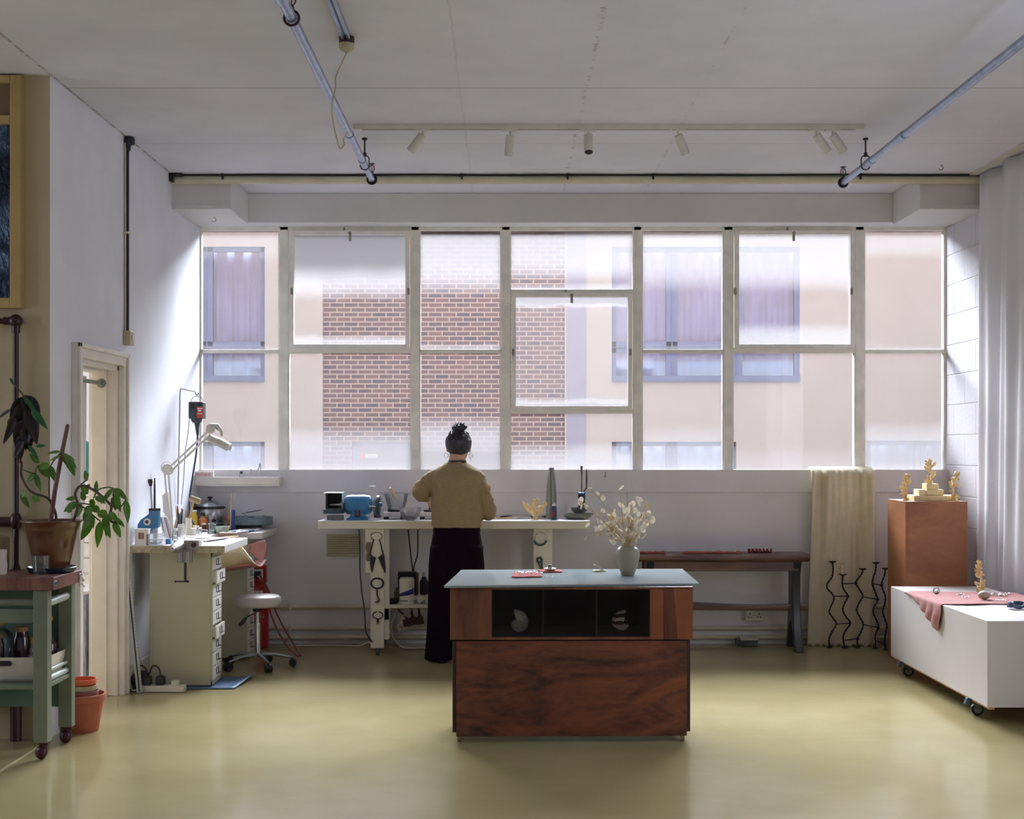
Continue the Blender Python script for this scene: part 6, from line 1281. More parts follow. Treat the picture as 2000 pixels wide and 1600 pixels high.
bar2((1629,1165),(1656,1164.5),0,0); bar2((1633,1219.5),(1660,1217.5),0,0); bar2((1646,1140.5),(1672,1139.5),0,0); bar2((1649,1251),(1675,1248),0,0); bar2((1685,1166),(1714,1171),0,-.04); bar2((1686,1220),(1715,1226),0,-.04); bar2((1704,1140.5),(1722,1143),-.04,-.10); bar2((1711,1252),(1728,1258),-.04,-.10)
cc=cp_(1646,1124); t2=thing('candle_stub','short white candle on the lowest wavy iron candlestick','candle',cc+Vector((0,0,.004))); obj('candle',MB().lathe(cc+Vector((0,0,.005)),[(.0115,0),(.0115,.072),(.007,.076)],20),mat('white_wax',(214,206,190),.5),t2); obj('wick',MB().cyl(cc+Vector((0,0,.08)),cc+Vector((.001,0,.092)),.001,n=6),BLACKP,t2)
# ---- wooden pedestal with wax pieces ----
PW_=wood('pedestal_veneer',(138,82,46),(172,110,68),1.4,(1,1,2.6),.42,figure=1.4,coat=.1,bump=.04)
px0,px1=2.735,3.16; py0,py1=9.10,9.52; PT=1.114
t=thing('wooden_pedestal','tall square warm brown veneered pedestal behind the white plinth','pedestal',((px0+px1)/2,(py0+py1)/2,0))
obj('front_panel',MB().box(px0+.018,px1,py0,py0+.018,0,PT-.018),PW_,t,smooth=False,bevel=.0015); obj('side_panel',MB().box(px0,px0+.018,py0,py1,0,PT-.018),PW_,t,smooth=False,bevel=.0015)
obj('side_panel',MB().box(px1-.018,px1,py0+.018,py1,0,PT-.018),PW_,t,smooth=False); obj('back_panel',MB().box(px0+.018,px1-.018,py1-.018,py1,0,PT-.018),PW_,t,smooth=False); obj('top_panel',MB().box(px0,px1,py0,py1,PT-.018,PT),PW_,t,smooth=False,bevel=.0015)
WAX2=mat('wax_block',(232,212,160),.5,var=.12,vs=14); WAX3=mat('bloomed_wax',(230,212,176),.6,var=.12,vs=25)
def blk(a,b,y0,y1,z0,z1,label,m=WAX2): tag(obj('wax_block',MB().box((a-VX)*9.25/F,(b-VX)*9.25/F,y0,y1,z0,z1),m,bevel=.004),label,'wax block','stacked beeswax blocks on the pedestal')
zz=[PT]; 
for i,(a,b,h,lab) in enumerate(((1783,1834,.037,'long beeswax slab at the left front of the bottom layer on the pedestal'),)):
    blk(1779,1844,9.17,9.34,PT,PT+.038,'widest beeswax slab, bottom of the stack on the wooden pedestal')
blk(1846,1865,9.18,9.32,PT,PT+.038,'narrow beeswax slab at the right end of the bottom row on the pedestal')
blk(1790,1803,9.20,9.32,PT+.039,PT+.078,'small pale beeswax block at the left of the middle layer',WAX3); blk(1804,1838,9.19,9.33,PT+.039,PT+.077,'beeswax block on the right of the middle layer')
blk(1806,1830,9.21,9.31,PT+.078,PT+.118,'topmost beeswax block carrying the tall wax flower')
def wax_flower(base,h,seed,label,lean=0,sc=1,dens=1.0):
    rnd=random.Random(seed); base=Vector(base); t=thing('wax_flower',label,'wax candle',base); b=MB(); pts=[base+Vector((lean*h*u*u+.012*sin(u*7+seed),0,h*u)) for u in [i/14 for i in range(15)]]
    b.tube(pts,[(.011 if i<3 else .007)*sc*(1+.35*sin(i*2.3+seed)) for i in range(15)],10); b.lathe(base,[(.020*sc,0),(.018*sc,.01),(.008*sc,.02)],12); obj('stem',b,WAX,t); l=MB()
    for i in range(int(56*dens)):
        u=rnd.choice([rnd.uniform(.02,.30),rnd.uniform(.5,1.0),rnd.uniform(.1,1)]); p_=pts[min(14,int(u*14))]; an=rnd.uniform(0,2*pi); k=rnd.uniform(.008,.024)*sc; s0=len(l.v)
        l.sph((0,0,0),(.0075*sc,.0035*sc,.013*sc*rnd.uniform(.7,1.3)),8,6); l.xf(Matrix.Translation(p_+Vector((cos(an)*k,sin(an)*k*.7,rnd.uniform(-.004,.01))))@Matrix.Rotation(an,4,'Z')@Matrix.Rotation(rnd.uniform(.2,1.3),4,'Y'),s0)
    for q_ in (-1,1):
        s0=len(l.v); l.sph((0,0,0),(.011*sc,.005,.016*sc),10,8); l.xf(Matrix.Translation(base+Vector((q_*.03*sc+lean*h*.3,0,h*rnd.uniform(.25,.85))))@Matrix.Rotation(q_*.5,4,'Y'),s0)
    obj('petals',l,WAX,t); return t
def pd(px,D=9.25): return (px-VX)*D/F
wax_flower((pd(1765),9.22,PT),.185,2,'yellow wax flower stem at the left edge of the pedestal',.02)
wax_flower((pd(1818),9.26,PT+.119),.165,5,'tallest yellow wax flower, on top of the wax blocks on the pedestal',-.02)
wax_flower((pd(1856),9.16,PT),.20,8,'yellow wax flower stem at the right edge of the pedestal',-.02)
# ---- white plinth on casters ----
WP=mat('plinth_white',(200,194,193),.42,var=.02,vs=3); qx0,qx1,qy0,qy1,qz0,qz1=2.56,3.17,7.07,8.84,.100,.560
t=thing('white_plinth','long low white plinth on dark casters at the right of the room','plinth',((qx0+qx1)/2,(qy0+qy1)/2,0))
obj('box',MB().box(qx0,qx1,qy0,qy1,qz0,qz1),WP,t,smooth=False,bevel=.002); obj('underframe',MB().box(qx0+.01,qx0+.04,qy0+.004,qy1-.01,qz0-.012,qz0).box(qx1-.05,qx1-.02,qy0+.05,qy1-.05,qz0-.02,qz0),mat('raw_ply_edge',(176,128,72),.6),t,smooth=False)
CG=mat('caster_grey_green',(96,104,96),.4,metal=.5)
for yy in (8.62,7.36):
    for xx in (2.60,3.11):
        b=MB().cbox((xx,yy,.094),(.07,.06,.006)).prism([(xx-.028,.092),(xx+.030,.092),(xx+.018,.034),(xx+.0,.030)],'Y',yy-.020,yy-.016).prism([(xx-.028,.092),(xx+.030,.092),(xx+.018,.034),(xx+.0,.030)],'Y',yy+.016,yy+.020)
        c=obj('caster',b,CG,t,bevel=.001); obj('wheel',MB().lathe((xx+.008,yy,.036),[(.012,-.014),(.034,-.013),(.036,-.008),(.036,.008),(.034,.013),(.012,.014)],28,axis='Y'),BLACKP,c)
        obj('hub',MB().lathe((xx+.008,yy,.036),[(.004,-.0155),(.022,-.015),(.022,.015),(.004,.0155)],20,axis='Y'),mat('hub_grey',(120,126,124),.4),c)
        obj('brake_lever',MB().cbox((xx-.048,yy-.004,.080),(.022,.034,.038),ry=.35),mat('brake_blue_grey',(74,84,104),.4),c,bevel=.003)
def pl(px,py): return on(px,py,qz1)
# mauve cloth: lies on top, a corner hangs over the near left edge
MAU=mat('mauve_linen',(150,98,94),.9,var=.06,vs=12,bump=.25,bs=250)
A=pl(1782,1160); B=pl(1862,1189); Cc=pl(1992,1186); Dd=pl(1968,1160)
def mc(u,v):
    # v=0 back edge, v=1 front edge ; u=0 left, u=1 right ; left part folds over the edge x=qx0
    bk=Vector((2.50+.70*u, 8.52-.10*u,0)); fr_=Vector((2.42+.78*u, 7.72-.02*u+.05*sin(u*9),0)); p_=bk.lerp(fr_,v); x,y=p_.x,p_.y; z=qz1+.004+.003*(1+sin(u*14+v*4)*sin(v*11))
    over=qx0-x
    if over>0:
        d=over*(1.0+1.1*v); z=qz1+.002-d*1.0+.0; x=qx0-.006-.010*abs(sin(y*22))*min(1,over*20)
    return (x,y,z)
def mc2(u,v):
    yb=8.50-.12*u; yf=7.78+.02*sin(u*14)
    y=yb+(yf-yb)*v; L=.02+.17*max(0,(v-.22))/.78*1.0; L=.01+.20*(max(0,v-.15)**1.2) if v<.93 else .01+.20*(.78**1.2)-(v-.93)*.6
    s=-L+(.66+L)*u
    wr=.003*(1+sin(u*16+v*5)*sin(v*12))
    if s<0: return (qx0-.007-.014*abs(sin(y*24+1))*min(1,-s*14)-.004, y+.02*sin(s*40), qz1+.001+s)
    if s<.02: return (qx0-.007+s, y, qz1+.003)
    return (qx0+s-.007, y, qz1+.004+wr)
tag(obj('linen_cloth',MB().grid(mc2,70,44),MAU,solid=.0025,ang=180),'mauve linen cloth on the white plinth, one corner hanging over its left side','cloth')
def silver(px,py,label,n,w,seed,name='silver_ring',cat='jewellery',r=.010):
    c=pl(px,py); return chain(name,label,c.x,c.y,w,w*.5,qz1+.010,n,seed,cat=cat,r=r)
c=pl(1829,1163); t=thing('silver_ring','large bright silver ring at the left of the mauve cloth on the plinth','ring',(c.x,c.y,qz1+.01)); obj('band',MB().tube([(c.x+.018*cos(k*pi/8),c.y,qz1+.030+.018*sin(k*pi/8)) for k in range(17)],.005,8),SILV,t); obj('bead',MB().sph((c.x+.004,c.y-.012,qz1+.022),.012,12,8),SILV,t)
silver(1876,1167,'small cluster of silver links in the middle of the mauve cloth',12,.04,31,'silver_pendant','pendant',.009); silver(1887,1172,'smaller silver piece just in front of the middle cluster on the mauve cloth',8,.03,33,'silver_earring','earring',.007)
silver(1945,1166,'long tangled silver necklace at the right of the grey egg stone on the plinth',40,.16,35,'silver_necklace','necklace',.011); silver(1957,1178,'thin silver chain near the front edge of the mauve cloth',16,.07,37,'silver_chain','chain',.006)
c=pl(1922,1174); tag(obj('egg_stone',MB().sph((c.x,c.y,qz1+.035),(.036,.032,.026),24,16),mat('egg_grey',(176,160,140),.5,var=.05)),'smooth grey-beige egg-shaped stone on the mauve cloth','stone')
c=pl(1990,1190); t=thing('knotted_cord','bundle of blue-grey twisted cord on the near right of the plinth top','cord',(c.x,c.y,qz1)); b=MB(); rnd=random.Random(3)
for i in range(9): b.tube(curve([(c.x+.07*cos(i*.7+k*.8)*rnd.uniform(.5,1),c.y+.035*sin(i*.7+k*.8),qz1+.010+.03*abs(sin(k*1.1+i))*rnd.uniform(.4,1)) for k in range(6)],4),.007,8)
obj('cord',b,mat('cord_blue_grey',(70,84,110),.6,var=.2,vs=50),t)
c=pl(1914,1156.5); wax_flower((c.x,c.y,qz1),.20,12,'yellow wax flower stem standing alone at the back of the white plinth',.01,.9,1.5)
# ---- white curtain on the right ----
VOI=NT('white_voile'); tl=VOI.n('BsdfTranslucent'); tl.inputs[0].default_value=(.85,.84,.87,1); VOI.b.inputs['Base Color'].default_value=(.90,.89,.91,1); VOI.b.inputs['Roughness'].default_value=.9; mx=VOI.n('MixShader'); mx.inputs[0].default_value=.35; VOI.l(VOI.b.outputs[0],mx.inputs[1]); VOI.l(tl.outputs[0],mx.inputs[2]); VOI.l(mx.outputs[0],VOI.out.inputs['Surface'])
def cu(u,v):
    y=9.18-3.6*u; x=3.285-.022*sin(u*3.6*15)-.012*sin(u*3.6*37+1)-.03*v*v-.008*sin(u*60+v*4)
    return (x+.02*(1-v)*sin(u*9)*.3, y, ZC-.01-(ZC-.03)*v)
tag(obj('voile_curtain',MB().grid(cu,260,24),VOI.m,solid=.002,ang=180),'floor-length white voile curtain hanging from the ceiling along the right wall','curtain')
tag(obj('curtain_track',MB().box(3.20,3.26,5.4,9.2,ZC-.012,ZC),SPOTW),'slim white ceiling track above the voile curtain','track')
# ================= butcher's trolley at the left =================
CTOP=.868
t=thing('kitchen_trolley','green-grey wooden trolley with a thick butcher block top and shelf, at far left','trolley',(-2.5,6.5,0))
GRN=mat('sage_green_paint',(112,118,98),.5,var=.1,vs=8,bump=.06,bs=40); BB=wood('butcher_block',(92,50,46),(140,96,82),2.5,(6,1,1),.5,figure=.6)
tx0,tx1,ty0,ty1=-3.05,-2.133,6.28,6.705
obj('block_top',MB().box(tx0,tx1,ty0,ty1,CTOP-.062,CTOP),BB,t,smooth=False,bevel=.004)
br=MB()
for yy in (ty0,ty1-.05):
    br.box(tx1-.002,tx1+.003,yy+.004,yy+.046,CTOP-.042,CTOP-.018)
obj('corner_bracket',br,SSTEEL,t,bevel=.001)
sc_=MB()
for yy in (ty0+.014,ty0+.036,ty1-.036,ty1-.014): sc_.cyl((tx1+.002,yy,CTOP-.03),(tx1+.005,yy,CTOP-.03),.004,n=8)
obj('screws',sc_,BLACKM,t)
ly=[(6.29,6.355),(6.645,6.70)]; lxs=[(-2.232,-2.165),(-2.98,-2.915)]
for (y0,y1) in ly:
    for (x0,x1) in lxs:
        l=obj('leg',MB().box(x0,x1,y0,y1,.085,CTOP-.062),GRN,t,smooth=False,bevel=.003); xc,yc_=(x0+x1)/2,(y0+y1)/2
        obj('caster',MB().cbox((xc+.01,yc_,.078),(.04,.04,.014)).sph((xc-.005,yc_,.034),(.030,.022,.034),18,12).tube([(xc+.01,yc_,.075),(xc+.012,yc_,.045)],.012,10),mat('caster_maroon',(60,14,26),.35),l)
obj('side_rail',MB().tube(curve([(-2.20,6.36,.735),(-2.195,6.50,.738),(-2.19,6.61,.742),(-2.195,6.65,.742)],4),.020,14),mat('rail_pale_green',(176,186,178),.4),t)
obj('side_rail',MB().tube([(-2.20,6.36,.37),(-2.195,6.645,.37)],.016,12),mat('rail_pale_green',(176,186,178),.4),t); obj('side_rail',MB().tube([(-2.20,6.36,.41),(-2.195,6.645,.41)],.010,12),mat('rail_pale_green',(176,186,178),.4),t)
obj('front_rail',MB().tube([(-2.92,6.33,.745),(-2.23,6.33,.745)],.020,12),GRN,t); obj('cross_rail',MB().box(-2.92,-2.23,6.33,6.35,.645,.715),GRN,t,bevel=.003)
obj('shelf',MB().box(-2.98,-2.175,6.30,6.70,.335,.355),GRN,t,smooth=False,bevel=.002)
obj('back_panel',MB().box(-2.92,-2.23,6.685,6.70,.18,.80),mat('muted_green_panel',(98,124,108),.6),t,smooth=False)  # panel in a greener tone than the trolley frame
# basket with bottles
SH=.356
bk=[(.21,.12),(.235,.15)]
def rrect(cx,cy,hx,hy,z,r=.03,n=5):
    o=[]
    for (sx,sy,a0) in ((1,1,0),(-1,1,90),(-1,-1,180),(1,-1,270)):
        for i in range(n):
            a=radians(a0+90*i/(n-1)); o.append(Vector((cx+sx*(hx-r)+r*cos(a),cy+sy*(hy-r)+r*sin(a),z)))
    return o
bcx,bcy=-2.385,6.52; CB=mat('cream_basket',(214,206,192),.5,var=.03)
t2=thing('storage_basket','cream plastic basket with a slot handle holding bottles on the trolley shelf','basket',(bcx,bcy,SH))
obj('basket',MB().rings([rrect(bcx,bcy,.165,.125,SH),rrect(bcx,bcy,.175,.135,SH+.02),rrect(bcx,bcy,.19,.150,SH+.12),rrect(bcx,bcy,.187,.147,SH+.12),rrect(bcx,bcy,.170,.130,SH+.022),rrect(bcx,bcy,.02,.02,SH+.008,r=.01)]),CB,t2,ang=60)
obj('handle_slot',MB().rings([[Vector((x_+.0,bcy-.151,z_)) for x_,z_ in [(bcx-.06+.05*0+.012*cos(a)+(.07 if cos(a)>0 else 0),SH+.092+.012*sin(a)) for a in [i*2*pi/20 for i in range(20)]]],[Vector((x_+.0,bcy-.141,z_)) for x_,z_ in [(bcx-.06+.012*cos(a)+(.07 if cos(a)>0 else 0),SH+.092+.012*sin(a)) for a in [i*2*pi/20 for i in range(20)]]]]),BLACKP,t2)
DKG=mat('dark_bottle_glass',(52,20,30),.12,coat=.4); CLG=glassy('bottle_clear',(.72,.80,.86),.12,.03,haze=.10); GOLD=mat('gold_foil',(190,140,60),.35,metal=.6); CORK=mat('cork_tan',(150,112,80),.8)
def bottle(x,y,z,r,h,m,capm,label,shoulder=.6,neck=.32,caph=.03):
    t=thing('bottle',label,'bottle',(x,y,z),'bottles on the trolley'); hb=h*shoulder
    obj('glass',MB().lathe((x,y,z),[(r*.9,0),(r,.006),(r,hb),(r*.85,hb+r*.35),(r*neck,hb+r*1.1),(r*neck,h-caph)],24),m,t); obj('cap',MB().lathe((x,y,z+h-caph),[(r*neck*1.12,0),(r*neck*1.18,.004),(r*neck*1.15,caph)],18),capm,t)
z=SH+.012
bottle(-2.26,6.60,z,.036,.275,DKG,GOLD,'dark bottle with a gold neck, at the right of the cream basket',.5,.40,.018)
bottle(-2.30,6.48,z,.030,.19,CLG,CORK,'small clear bottle beside the trolley leg in the basket',.45)
bottle(-2.545,6.5,z,.042,.19,CLG,CORK,'squat clear bottle with a cork at the left of the basket',.5) if False else None
bottle(-2.385,6.56,z,.040,.23,DKG,CORK,'brown jar-shaped bottle with a wide cork in the middle of the basket',.75,.7,.022); bottle(-2.475,6.47,z,.038,.21,DKG,CORK,'second brown bottle with a wide cork, left half of the basket',.75,.7,.022)
t=thing('decanter','round clear decanter with a gold collar and tall stopper on the trolley','decanter',(-2.50,6.60,z)); D_=(-2.50,6.60,z+.03)
obj('glass',MB().lathe((-2.50,6.60,z),[(.03,0),(.045,.01),(.05,.06),(.062,.11),(.066,.145),(.055,.19),(.028,.215),(.020,.225),(.020,.25)],28),CLG,t); obj('collar',MB().lathe((-2.50,6.60,z+.236),[(.021,0),(.022,.016)],18),GOLD,t); obj('stopper',MB().lathe((-2.50,6.60,z+.252),[(.019,0),(.020,.004),(.020,.05),(.017,.054)],18),mat('stopper_grey',(140,152,160),.3),t)
bottle(-2.60,6.40,SH,.034,.26,CLG,SPOTW,'tall clear bottle with a white cap left of the basket',.62,.4,.02); bottle(-2.66,6.52,SH,.034,.31,DKG,GOLD,'slim dark bottle with a gold tip at the very left of the trolley',.55,.3,.03)
bottle(-2.70,6.36,SH,.032,.20,CLG,BLACKP,'clear bottle with a dark cap at the left edge of the trolley shelf',.6,.4,.02)
tag(obj('leaning_board',MB().cbox((-2.24,6.757,.58),(.12,.006,.26)),mat('white_melamine',(216,208,204),.5)),'white panel leaning on the pier behind the trolley','board') if False else None
tag(obj('dish_cloth',MB().grid(lambda u,v:(-2.13+.012*sin(v*9)*u,6.66+.05*u,CTOP-.035-.045*v+.01*sin(u*5)),8,8),mat('rag_white',(196,194,184),.9),solid=.004,ang=180),'small white cloth tucked under the trolley top by the doorway','cloth')
# tumbler
c=on(81,1121,CTOP); t=thing('water_tumbler','clear glass tumbler a third full of water on the trolley top','glass',(c.x,c.y,CTOP))
obj('glass',MB().lathe((c.x,c.y,CTOP),[(.036,0),(.038,.003),(.042,.09),(.040,.09),(.036,.012),(.01,.010)],32),glassy('tumbler_glass',(.86,.92,.96),.12,.01,haze=.06),t); obj('water',MB().lathe((c.x,c.y,CTOP+.012),[(.035,0),(.0372,.028)],28),glassy('tumbler_water',(.7,.74,.78),.1,.01,haze=.03),t)
# cream vessels at the frame edge
D=6.45
tag(obj('beaker',MB().lathe(((1-VX)*D/F,D,CTOP),[(.028,0),(.029,.004),(.032,.04),(.027,.08),(.030,.118),(.027,.118),(.024,.02)],24),mat('cream_ceramic',(222,210,194),.4)),'cream waisted beaker at the very left edge of the trolley top','beaker')
D=6.62
tag(obj('storage_jar',MB().lathe(((-8-VX)*D/F,D,CTOP),[(.05,0),(.062,.01),(.066,.15),(.06,.17),(.05,.175)],26),mat('sage_jar',(150,146,112),.5)),'pale olive lidded jar behind the cream beaker at far left','jar')
# ---- potted plant ----
PX_,PY_=(100-VX)*6.55/F,6.56; zb=CTOP
t=thing('plant_saucer','dark blue-black saucer under the glazed plant pot','saucer',(PX_,PY_,zb)); obj('saucer',MB().lathe((PX_,PY_,zb),[(.085,0),(.11,.006),(.12,.026),(.117,.028),(.10,.010),(.02,.006)],36),mat('saucer_dark',(34,42,66),.3),t)
t=thing('potted_plant','leafy green plant with bending stems and a cane in a brown glazed pot','plant',(PX_,PY_,zb+.008))
z0=zb+.010; PG=mat('brown_glaze',(98,58,34),.28,var=.3,vs=7,coat=.5); rt=H-(1016-HY)*PY_/F-z0
obj('pot',MB().lathe((PX_,PY_,z0),[(.078,0),(.082,.004),(.110,rt*.55),(.122,rt*.78),(.126,rt*.80),(.128,rt*.84),(.138,rt*.95),(.149,rt*.975),(.149,rt),(.142,rt),(.132,rt*.94),(.12,rt*.8),(.1,rt*.5)],44),PG,t,ang=60)
obj('soil',MB().lathe((PX_,PY_,z0+rt*.78),[(.118,0),(.12,.012),(.02,.02)],30),mat('soil',(40,28,26),.95,bump=.5,bs=60),t)
D0=PY_
def pp(px,py,d=0): return W(px,py,D0+d)
CAN=mat('cane_brown',(110,76,66),.6,var=.2,vs=20); STM=mat('stem_brown',(84,62,54),.6,var=.15,vs=30); STG=mat('stem_green',(74,96,62),.6)
obj('cane',MB().tube([pp(97,1030),pp(107,960),pp(120,890),pp(132,832)],[.012,.011,.011,.010],12).sph(pp(132,832),.010,8,6),CAN,t)
sts=[[(110,1020),(109,1005),(104,990),(98,978),(88,970),(70,965),(55,955),(45,938),(41,925),(42,905),(38,900)],
 [(101,990),(97,975),(96,950),(96,930)],[(98,912),(105,900),(115,888),(120,882)],[(142,1018),(148,1005),(152,985),(147,968),(149,958),(156,950),(168,950),(182,957),(200,970),(212,982),(218,990),(215,1003),(214,1012),(220,1020),(228,1018)],
 [(152,985),(160,990),(172,996),(183,1008),(196,1018)],[(225,955),(221,965),(222,975)],[(225,994),(236,990),(246,976)],[(155,983),(165,984),(178,986)],[(75,908),(70,918),(68,925),(50,920),(46,918)],[(183,973),(188,962),(196,955),(210,952),(222,954)],[(155,950),(163,942),(170,938)]]
for i,s_ in enumerate(sts):
    d_=[.02*sin(k*.9+i) for k in range(len(s_))]; r0=.0068 if i in (0,3) else .0035
    obj('stem',MB().tube(curve([pp(a,b_,q_) for (a,b_),q_ in zip(s_,d_)],4),r0,7),STM if i in (0,1,3,4) else STG,t)
# leaves: (base px, tip px, width px)
L=[((118,882),(90,886),3),((120,890),(97,900),3),((122,884),(141,920),7),((124,885),(150,915),5),((120,895),(146,898),8) ,((130,890),(146,930),9),
((96,910),(109,942),7),((77,905),(57,886),6),((75,908),(98,935),8),((68,925),(53,942),7),((68,925),(80,960),6),((78,914),(96,905),9),((50,960),(43,972),7),((40,966),(58,993),6),((62,968),(78,980),8),
((170,940),(166,918),5),((168,960),(176,945),6),((188,962),(189,938),5),((172,965),(158,952),7),((150,975),(128,975),7),((152,982),(124,1000),8),((160,985),(150,1010),8),((170,988),(178,1010),9),((183,975),(178,992),7),((186,970),(206,984),6),((222,954),(250,978),7),((222,954),(197,985),6),((225,962),(236,1000),8),((222,970),(226,998),8),((246,978),(250,1022),7),((214,1000),(232,1020),7),((216,1005),(198,1028),8),((183,1008),(160,1035),9),((190,1000),(212,1008),9),((180,990),(196,1002),8),((196,1018),(190,1070),8),((204,1018),(216,1052),7),((212,1014),(207,1048),7),((178,1020),(158,1055),9),((222,1020),(236,1050),7),((222,1012),(244,1030),6),((172,1000),(164,1022),8),((140,1000),(132,990),7),((200,995),(206,1016),7),((176,1005),(182,1032),7),((165,978),(158,960),6)]
def leafgeo(b,base,tip,w,curl=.15,rnd_=None):
    base=Vector(base);tip=Vector(tip); ax=tip-base; Ln=ax.length; ax.normalize(); n_=Vector((rnd_.uniform(-.5,.5),-1,rnd_.uniform(-.1,.9))).normalized(); sd=ax.cross(n_).normalized(); n_=sd.cross(ax).normalized(); rows=9; o=len(b.v)
    for i in range(rows+1):
        u=i/rows; ww=w*(sin(pi*min(1,u**.72))**.85)*(1 if u<1 else 0)+.0004; dr_=-curl*Ln*(u*u)*.6
        c=base+ax*(Ln*u)+Vector((0,0,dr_+curl*Ln*.5*u)); 
        for s__ in (-1,-.5,0,.5,1): b.v.append(c+sd*(ww*s__)+n_*(-abs(s__)*ww*.28*-1))
    for i in range(rows):
        for k in range(4): a=o+i*5+k; b.f.append((a,a+1,a+6,a+5))
rn=random.Random(4); LF=NT('leaf_green'); LF.b.inputs['Base Color'].default_value=lin((66,96,54)); tc=LF.n('TexCoord'); n1=LF.n('TexNoise',Scale=9.0,Detail=3.0); LF.l(tc.outputs['Object'],n1.inputs['Vector']); LF.l(LF.mixc(LF.smooth(n1.outputs['Fac'],.35,.65),lin((70,108,52)),lin((124,156,84))),LF.b.inputs['Base Color']); LF.b.inputs['Roughness'].default_value=.35
tl=LF.n('BsdfTranslucent'); tl.inputs[0].default_value=lin((150,190,80)); mx=LF.n('MixShader'); mx.inputs[0].default_value=.45; LF.l(LF.b.outputs[0],mx.inputs[1]); LF.l(tl.outputs[0],mx.inputs[2]); LF.l(mx.outputs[0],LF.out.inputs['Surface'])
b=MB(); sm=MB()
for k,(a,c,wp) in enumerate(L):
    d_=rn.uniform(-.06,.06); A=pp(*a,d_); C=pp(*c,d_+rn.uniform(-.03,.03)); leafgeo(b,A,C,wp/397*.95,rnd_=rn)
obj('leaves',b,LF.m,t,solid=.0008,ang=180)
# dark drooping plant beside the red pipe
tp_=W(50,800,6.55); t=thing('drooping_plant','dark drooping leaf cluster hanging beside the dark red pipe at far left','plant',(tp_.x,6.56,W(0,905,6.56).z))
DL=mat('dark_maroon_leaf',(34,16,22),.5,var=.3,vs=14); GL2=mat('deep_green_leaf',(30,92,48),.4,var=.2,vs=14)
b=MB()
for (a,c,wp) in (((45,775),(22,838),14),((48,772),(76,830),16),((52,780),(60,845),18),((40,800),(6,868),9),((55,800),(72,868),13),((45,820),(30,872),12),((50,830),(58,882),12),((38,850),(40,900),9),((30,815),(18,842),10),((46,785),(45,850),18),((60,812),(50,880),14),((22,800),(-6,820),5),((46,860),(28,895),9)):
    leafgeo(b,pp(*a,rn.uniform(-.03,.03)),pp(*c,rn.uniform(-.03,.03)),wp/397,.1,rn)
obj('dark_leaves',b,DL,t,solid=.0008,ang=180); b=MB()
for (a,c,wp) in (((49,778),(74,812),4),((62,800),(93,838),7),((50,776),(72,808),3),((20,738),(26,752),2.5),((70,872),(90,870),3),((56,870),(76,898),4)): leafgeo(b,pp(*a,-.05),pp(*c,-.05),wp/397,.1,rn)
obj('green_leaves',b,GL2,t,solid=.0008,ang=180); obj('stem',MB().tube(curve([pp(22,742,-.04),pp(34,758,-.04),pp(47,776,-.03),pp(50,800),pp(44,850),pp(38,905)],5),.004,7),STM,t)
# ---- stack of terracotta pots ----
TC=mat('terracotta',(166,92,66),.8,var=.12,vs=10,bump=.1,bs=80); sx,sy=(160-VX)*6.97/F,6.97
def tpot(z,r,h,m,label,rim=.2,x=sx,y=sy): return tag(obj('terracotta_pot',MB().lathe((x,y,z),[(r*.66,0),(r*.68,.004),(r*.88,h*(1-rim)),(r*.90,h*(1-rim)),(r*.96,h*(1-rim)+.002),(r,h-.004),(r*.98,h),(r*.90,h),(r*.86,h*(1-rim)),(r*.62,.012)],40),m,ang=50),label,'flower pot','stacked terracotta pots by the doorway')
tpot(0,.125,.195,TC,'largest terracotta pot, on the floor right of the trolley')
tpot(.08,.088,.130,mat('terracotta_dark',(140,76,62),.8,var=.12,vs=10),'brownish terracotta pot nested inside the largest pot')
tpot(.165,.080,.075,mat('limed_terracotta',(168,150,122),.9,var=.2,vs=20),'whitish weathered terracotta pot, second from the top of the stack',.35)
tpot(.222,.076,.05,mat('terracotta_orange',(196,90,56),.75,var=.1,vs=10),'small bright orange terracotta pot on top of the stack',.55)
tag(obj('terracotta_pot',MB().lathe((-2.235,6.90,.0),[(.07,0),(.10,.16),(.112,.162),(.115,.2),(.105,.2),(.095,.16)],36),mat('terracotta_shade',(110,56,50),.8),ang=50),'dark red pot half hidden between the trolley legs','flower pot') if False else None
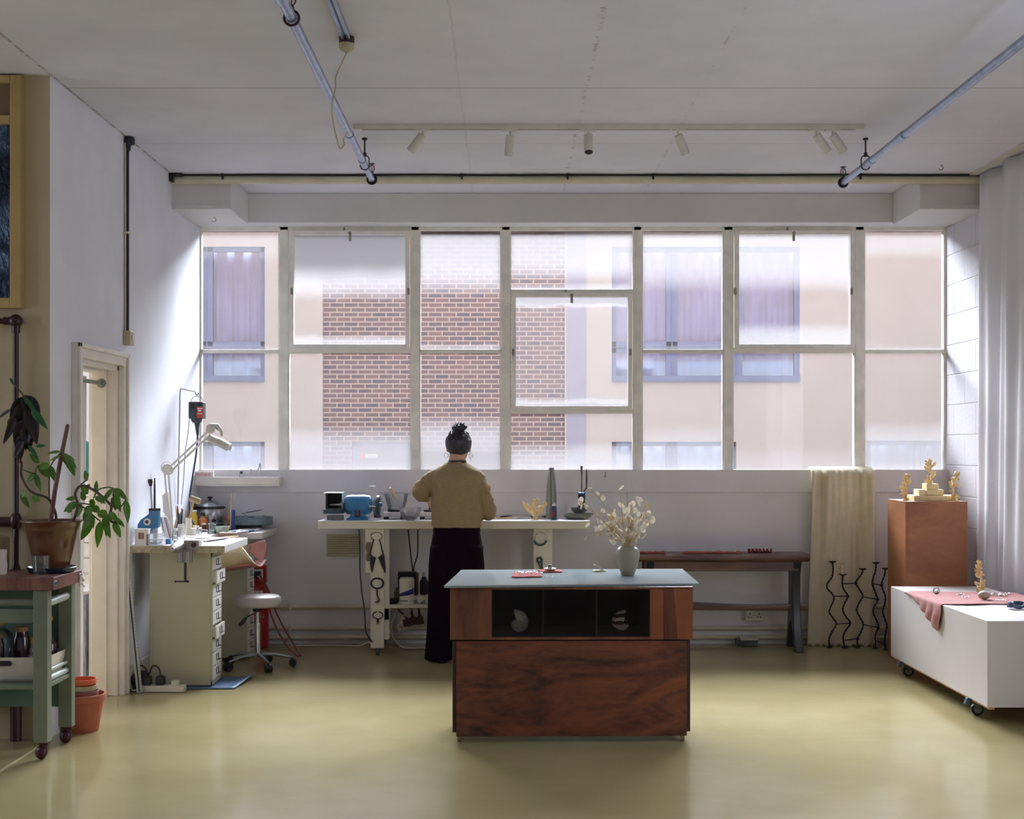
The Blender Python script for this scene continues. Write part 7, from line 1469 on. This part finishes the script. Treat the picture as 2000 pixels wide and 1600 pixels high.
# ================= camera and light =================
cd=bpy.data.cameras.new('camera'); cam=bpy.data.objects.new('camera',cd); COL.objects.link(cam)
cam.location=(0,0,H); cam.rotation_euler=(pi/2,0,0); cd.sensor_width=36; cd.lens=36*F/2000; cd.shift_x=(1000-VX)/2000; cd.shift_y=(HY-800)/2000
cd.clip_start=.05; SC.camera=cam
w=bpy.data.worlds.new('overcast'); SC.world=w; w.use_nodes=True; nt=w.node_tree; bg=nt.nodes['Background']
tc=nt.nodes.new('ShaderNodeTexCoord'); sp=nt.nodes.new('ShaderNodeSeparateXYZ'); nt.links.new(tc.outputs['Generated'],sp.inputs[0])
rp=nt.nodes.new('ShaderNodeValToRGB'); nt.links.new(sp.outputs['Z'],rp.inputs['Fac'])
rp.color_ramp.elements[0].position=0; rp.color_ramp.elements[0].color=(.48,.52,.60,1); rp.color_ramp.elements[1].position=.35; rp.color_ramp.elements[1].color=(.83,.90,1.0,1); e=rp.color_ramp.elements.new(.65); e.color=(.83,.89,.98,1); e=rp.color_ramp.elements.new(.9); e.color=(.83,.89,.98,1)
nt.links.new(rp.outputs['Color'],bg.inputs['Color'])
mr=nt.nodes.new('ShaderNodeMapRange'); mr.inputs[1].default_value=.05; mr.inputs[2].default_value=.95; mr.inputs[3].default_value=SKY*SKYB; mr.inputs[4].default_value=SKY; mr.interpolation_type='SMOOTHSTEP'
nt.links.new(sp.outputs['Y'],mr.inputs[0])
mz=nt.nodes.new('ShaderNodeMapRange'); mz.inputs[1].default_value=.5; mz.inputs[2].default_value=1; mz.inputs[3].default_value=0; mz.inputs[4].default_value=SKYZ; nt.links.new(sp.outputs['Z'],mz.inputs[0])
ad=nt.nodes.new('ShaderNodeMath'); ad.operation='ADD'; nt.links.new(mr.outputs[0],ad.inputs[0]); nt.links.new(mz.outputs[0],ad.inputs[1]); nt.links.new(ad.outputs[0],bg.inputs['Strength'])      # bright side of the sky lies behind the far building
def portal(c, rot, sx, sy):
    l=bpy.data.lights.new('daylight_portal','AREA'); l.shape='RECTANGLE'; l.size=sx; l.size_y=sy
    l.cycles.is_portal=True
    o=bpy.data.objects.new('daylight_portal',l); COL.objects.link(o); o.location=c; o.rotation_euler=rot
portal((.5,10.26,2.25),(-pi/2,0,0),5.8,1.9)       # main window, facing into the room

portal((-6.45,5.1,1.9),(0,-pi/2,0),2.0,2.2)
portal((XR+.25,4.25,1.9),(0,pi/2,0),2.0,2.1)
vs=SC.view_settings; SC.display_settings.display_device='sRGB'; vs.view_transform='Standard'; vs.look='None'; vs.gamma=1; vs.use_curve_mapping=False; vs.exposure=EXPO
cy=SC.cycles; cy.max_bounces=14; cy.diffuse_bounces=8; cy.glossy_bounces=5; cy.transmission_bounces=10; cy.transparent_max_bounces=24; cy.caustics_reflective=False; cy.caustics_refractive=False
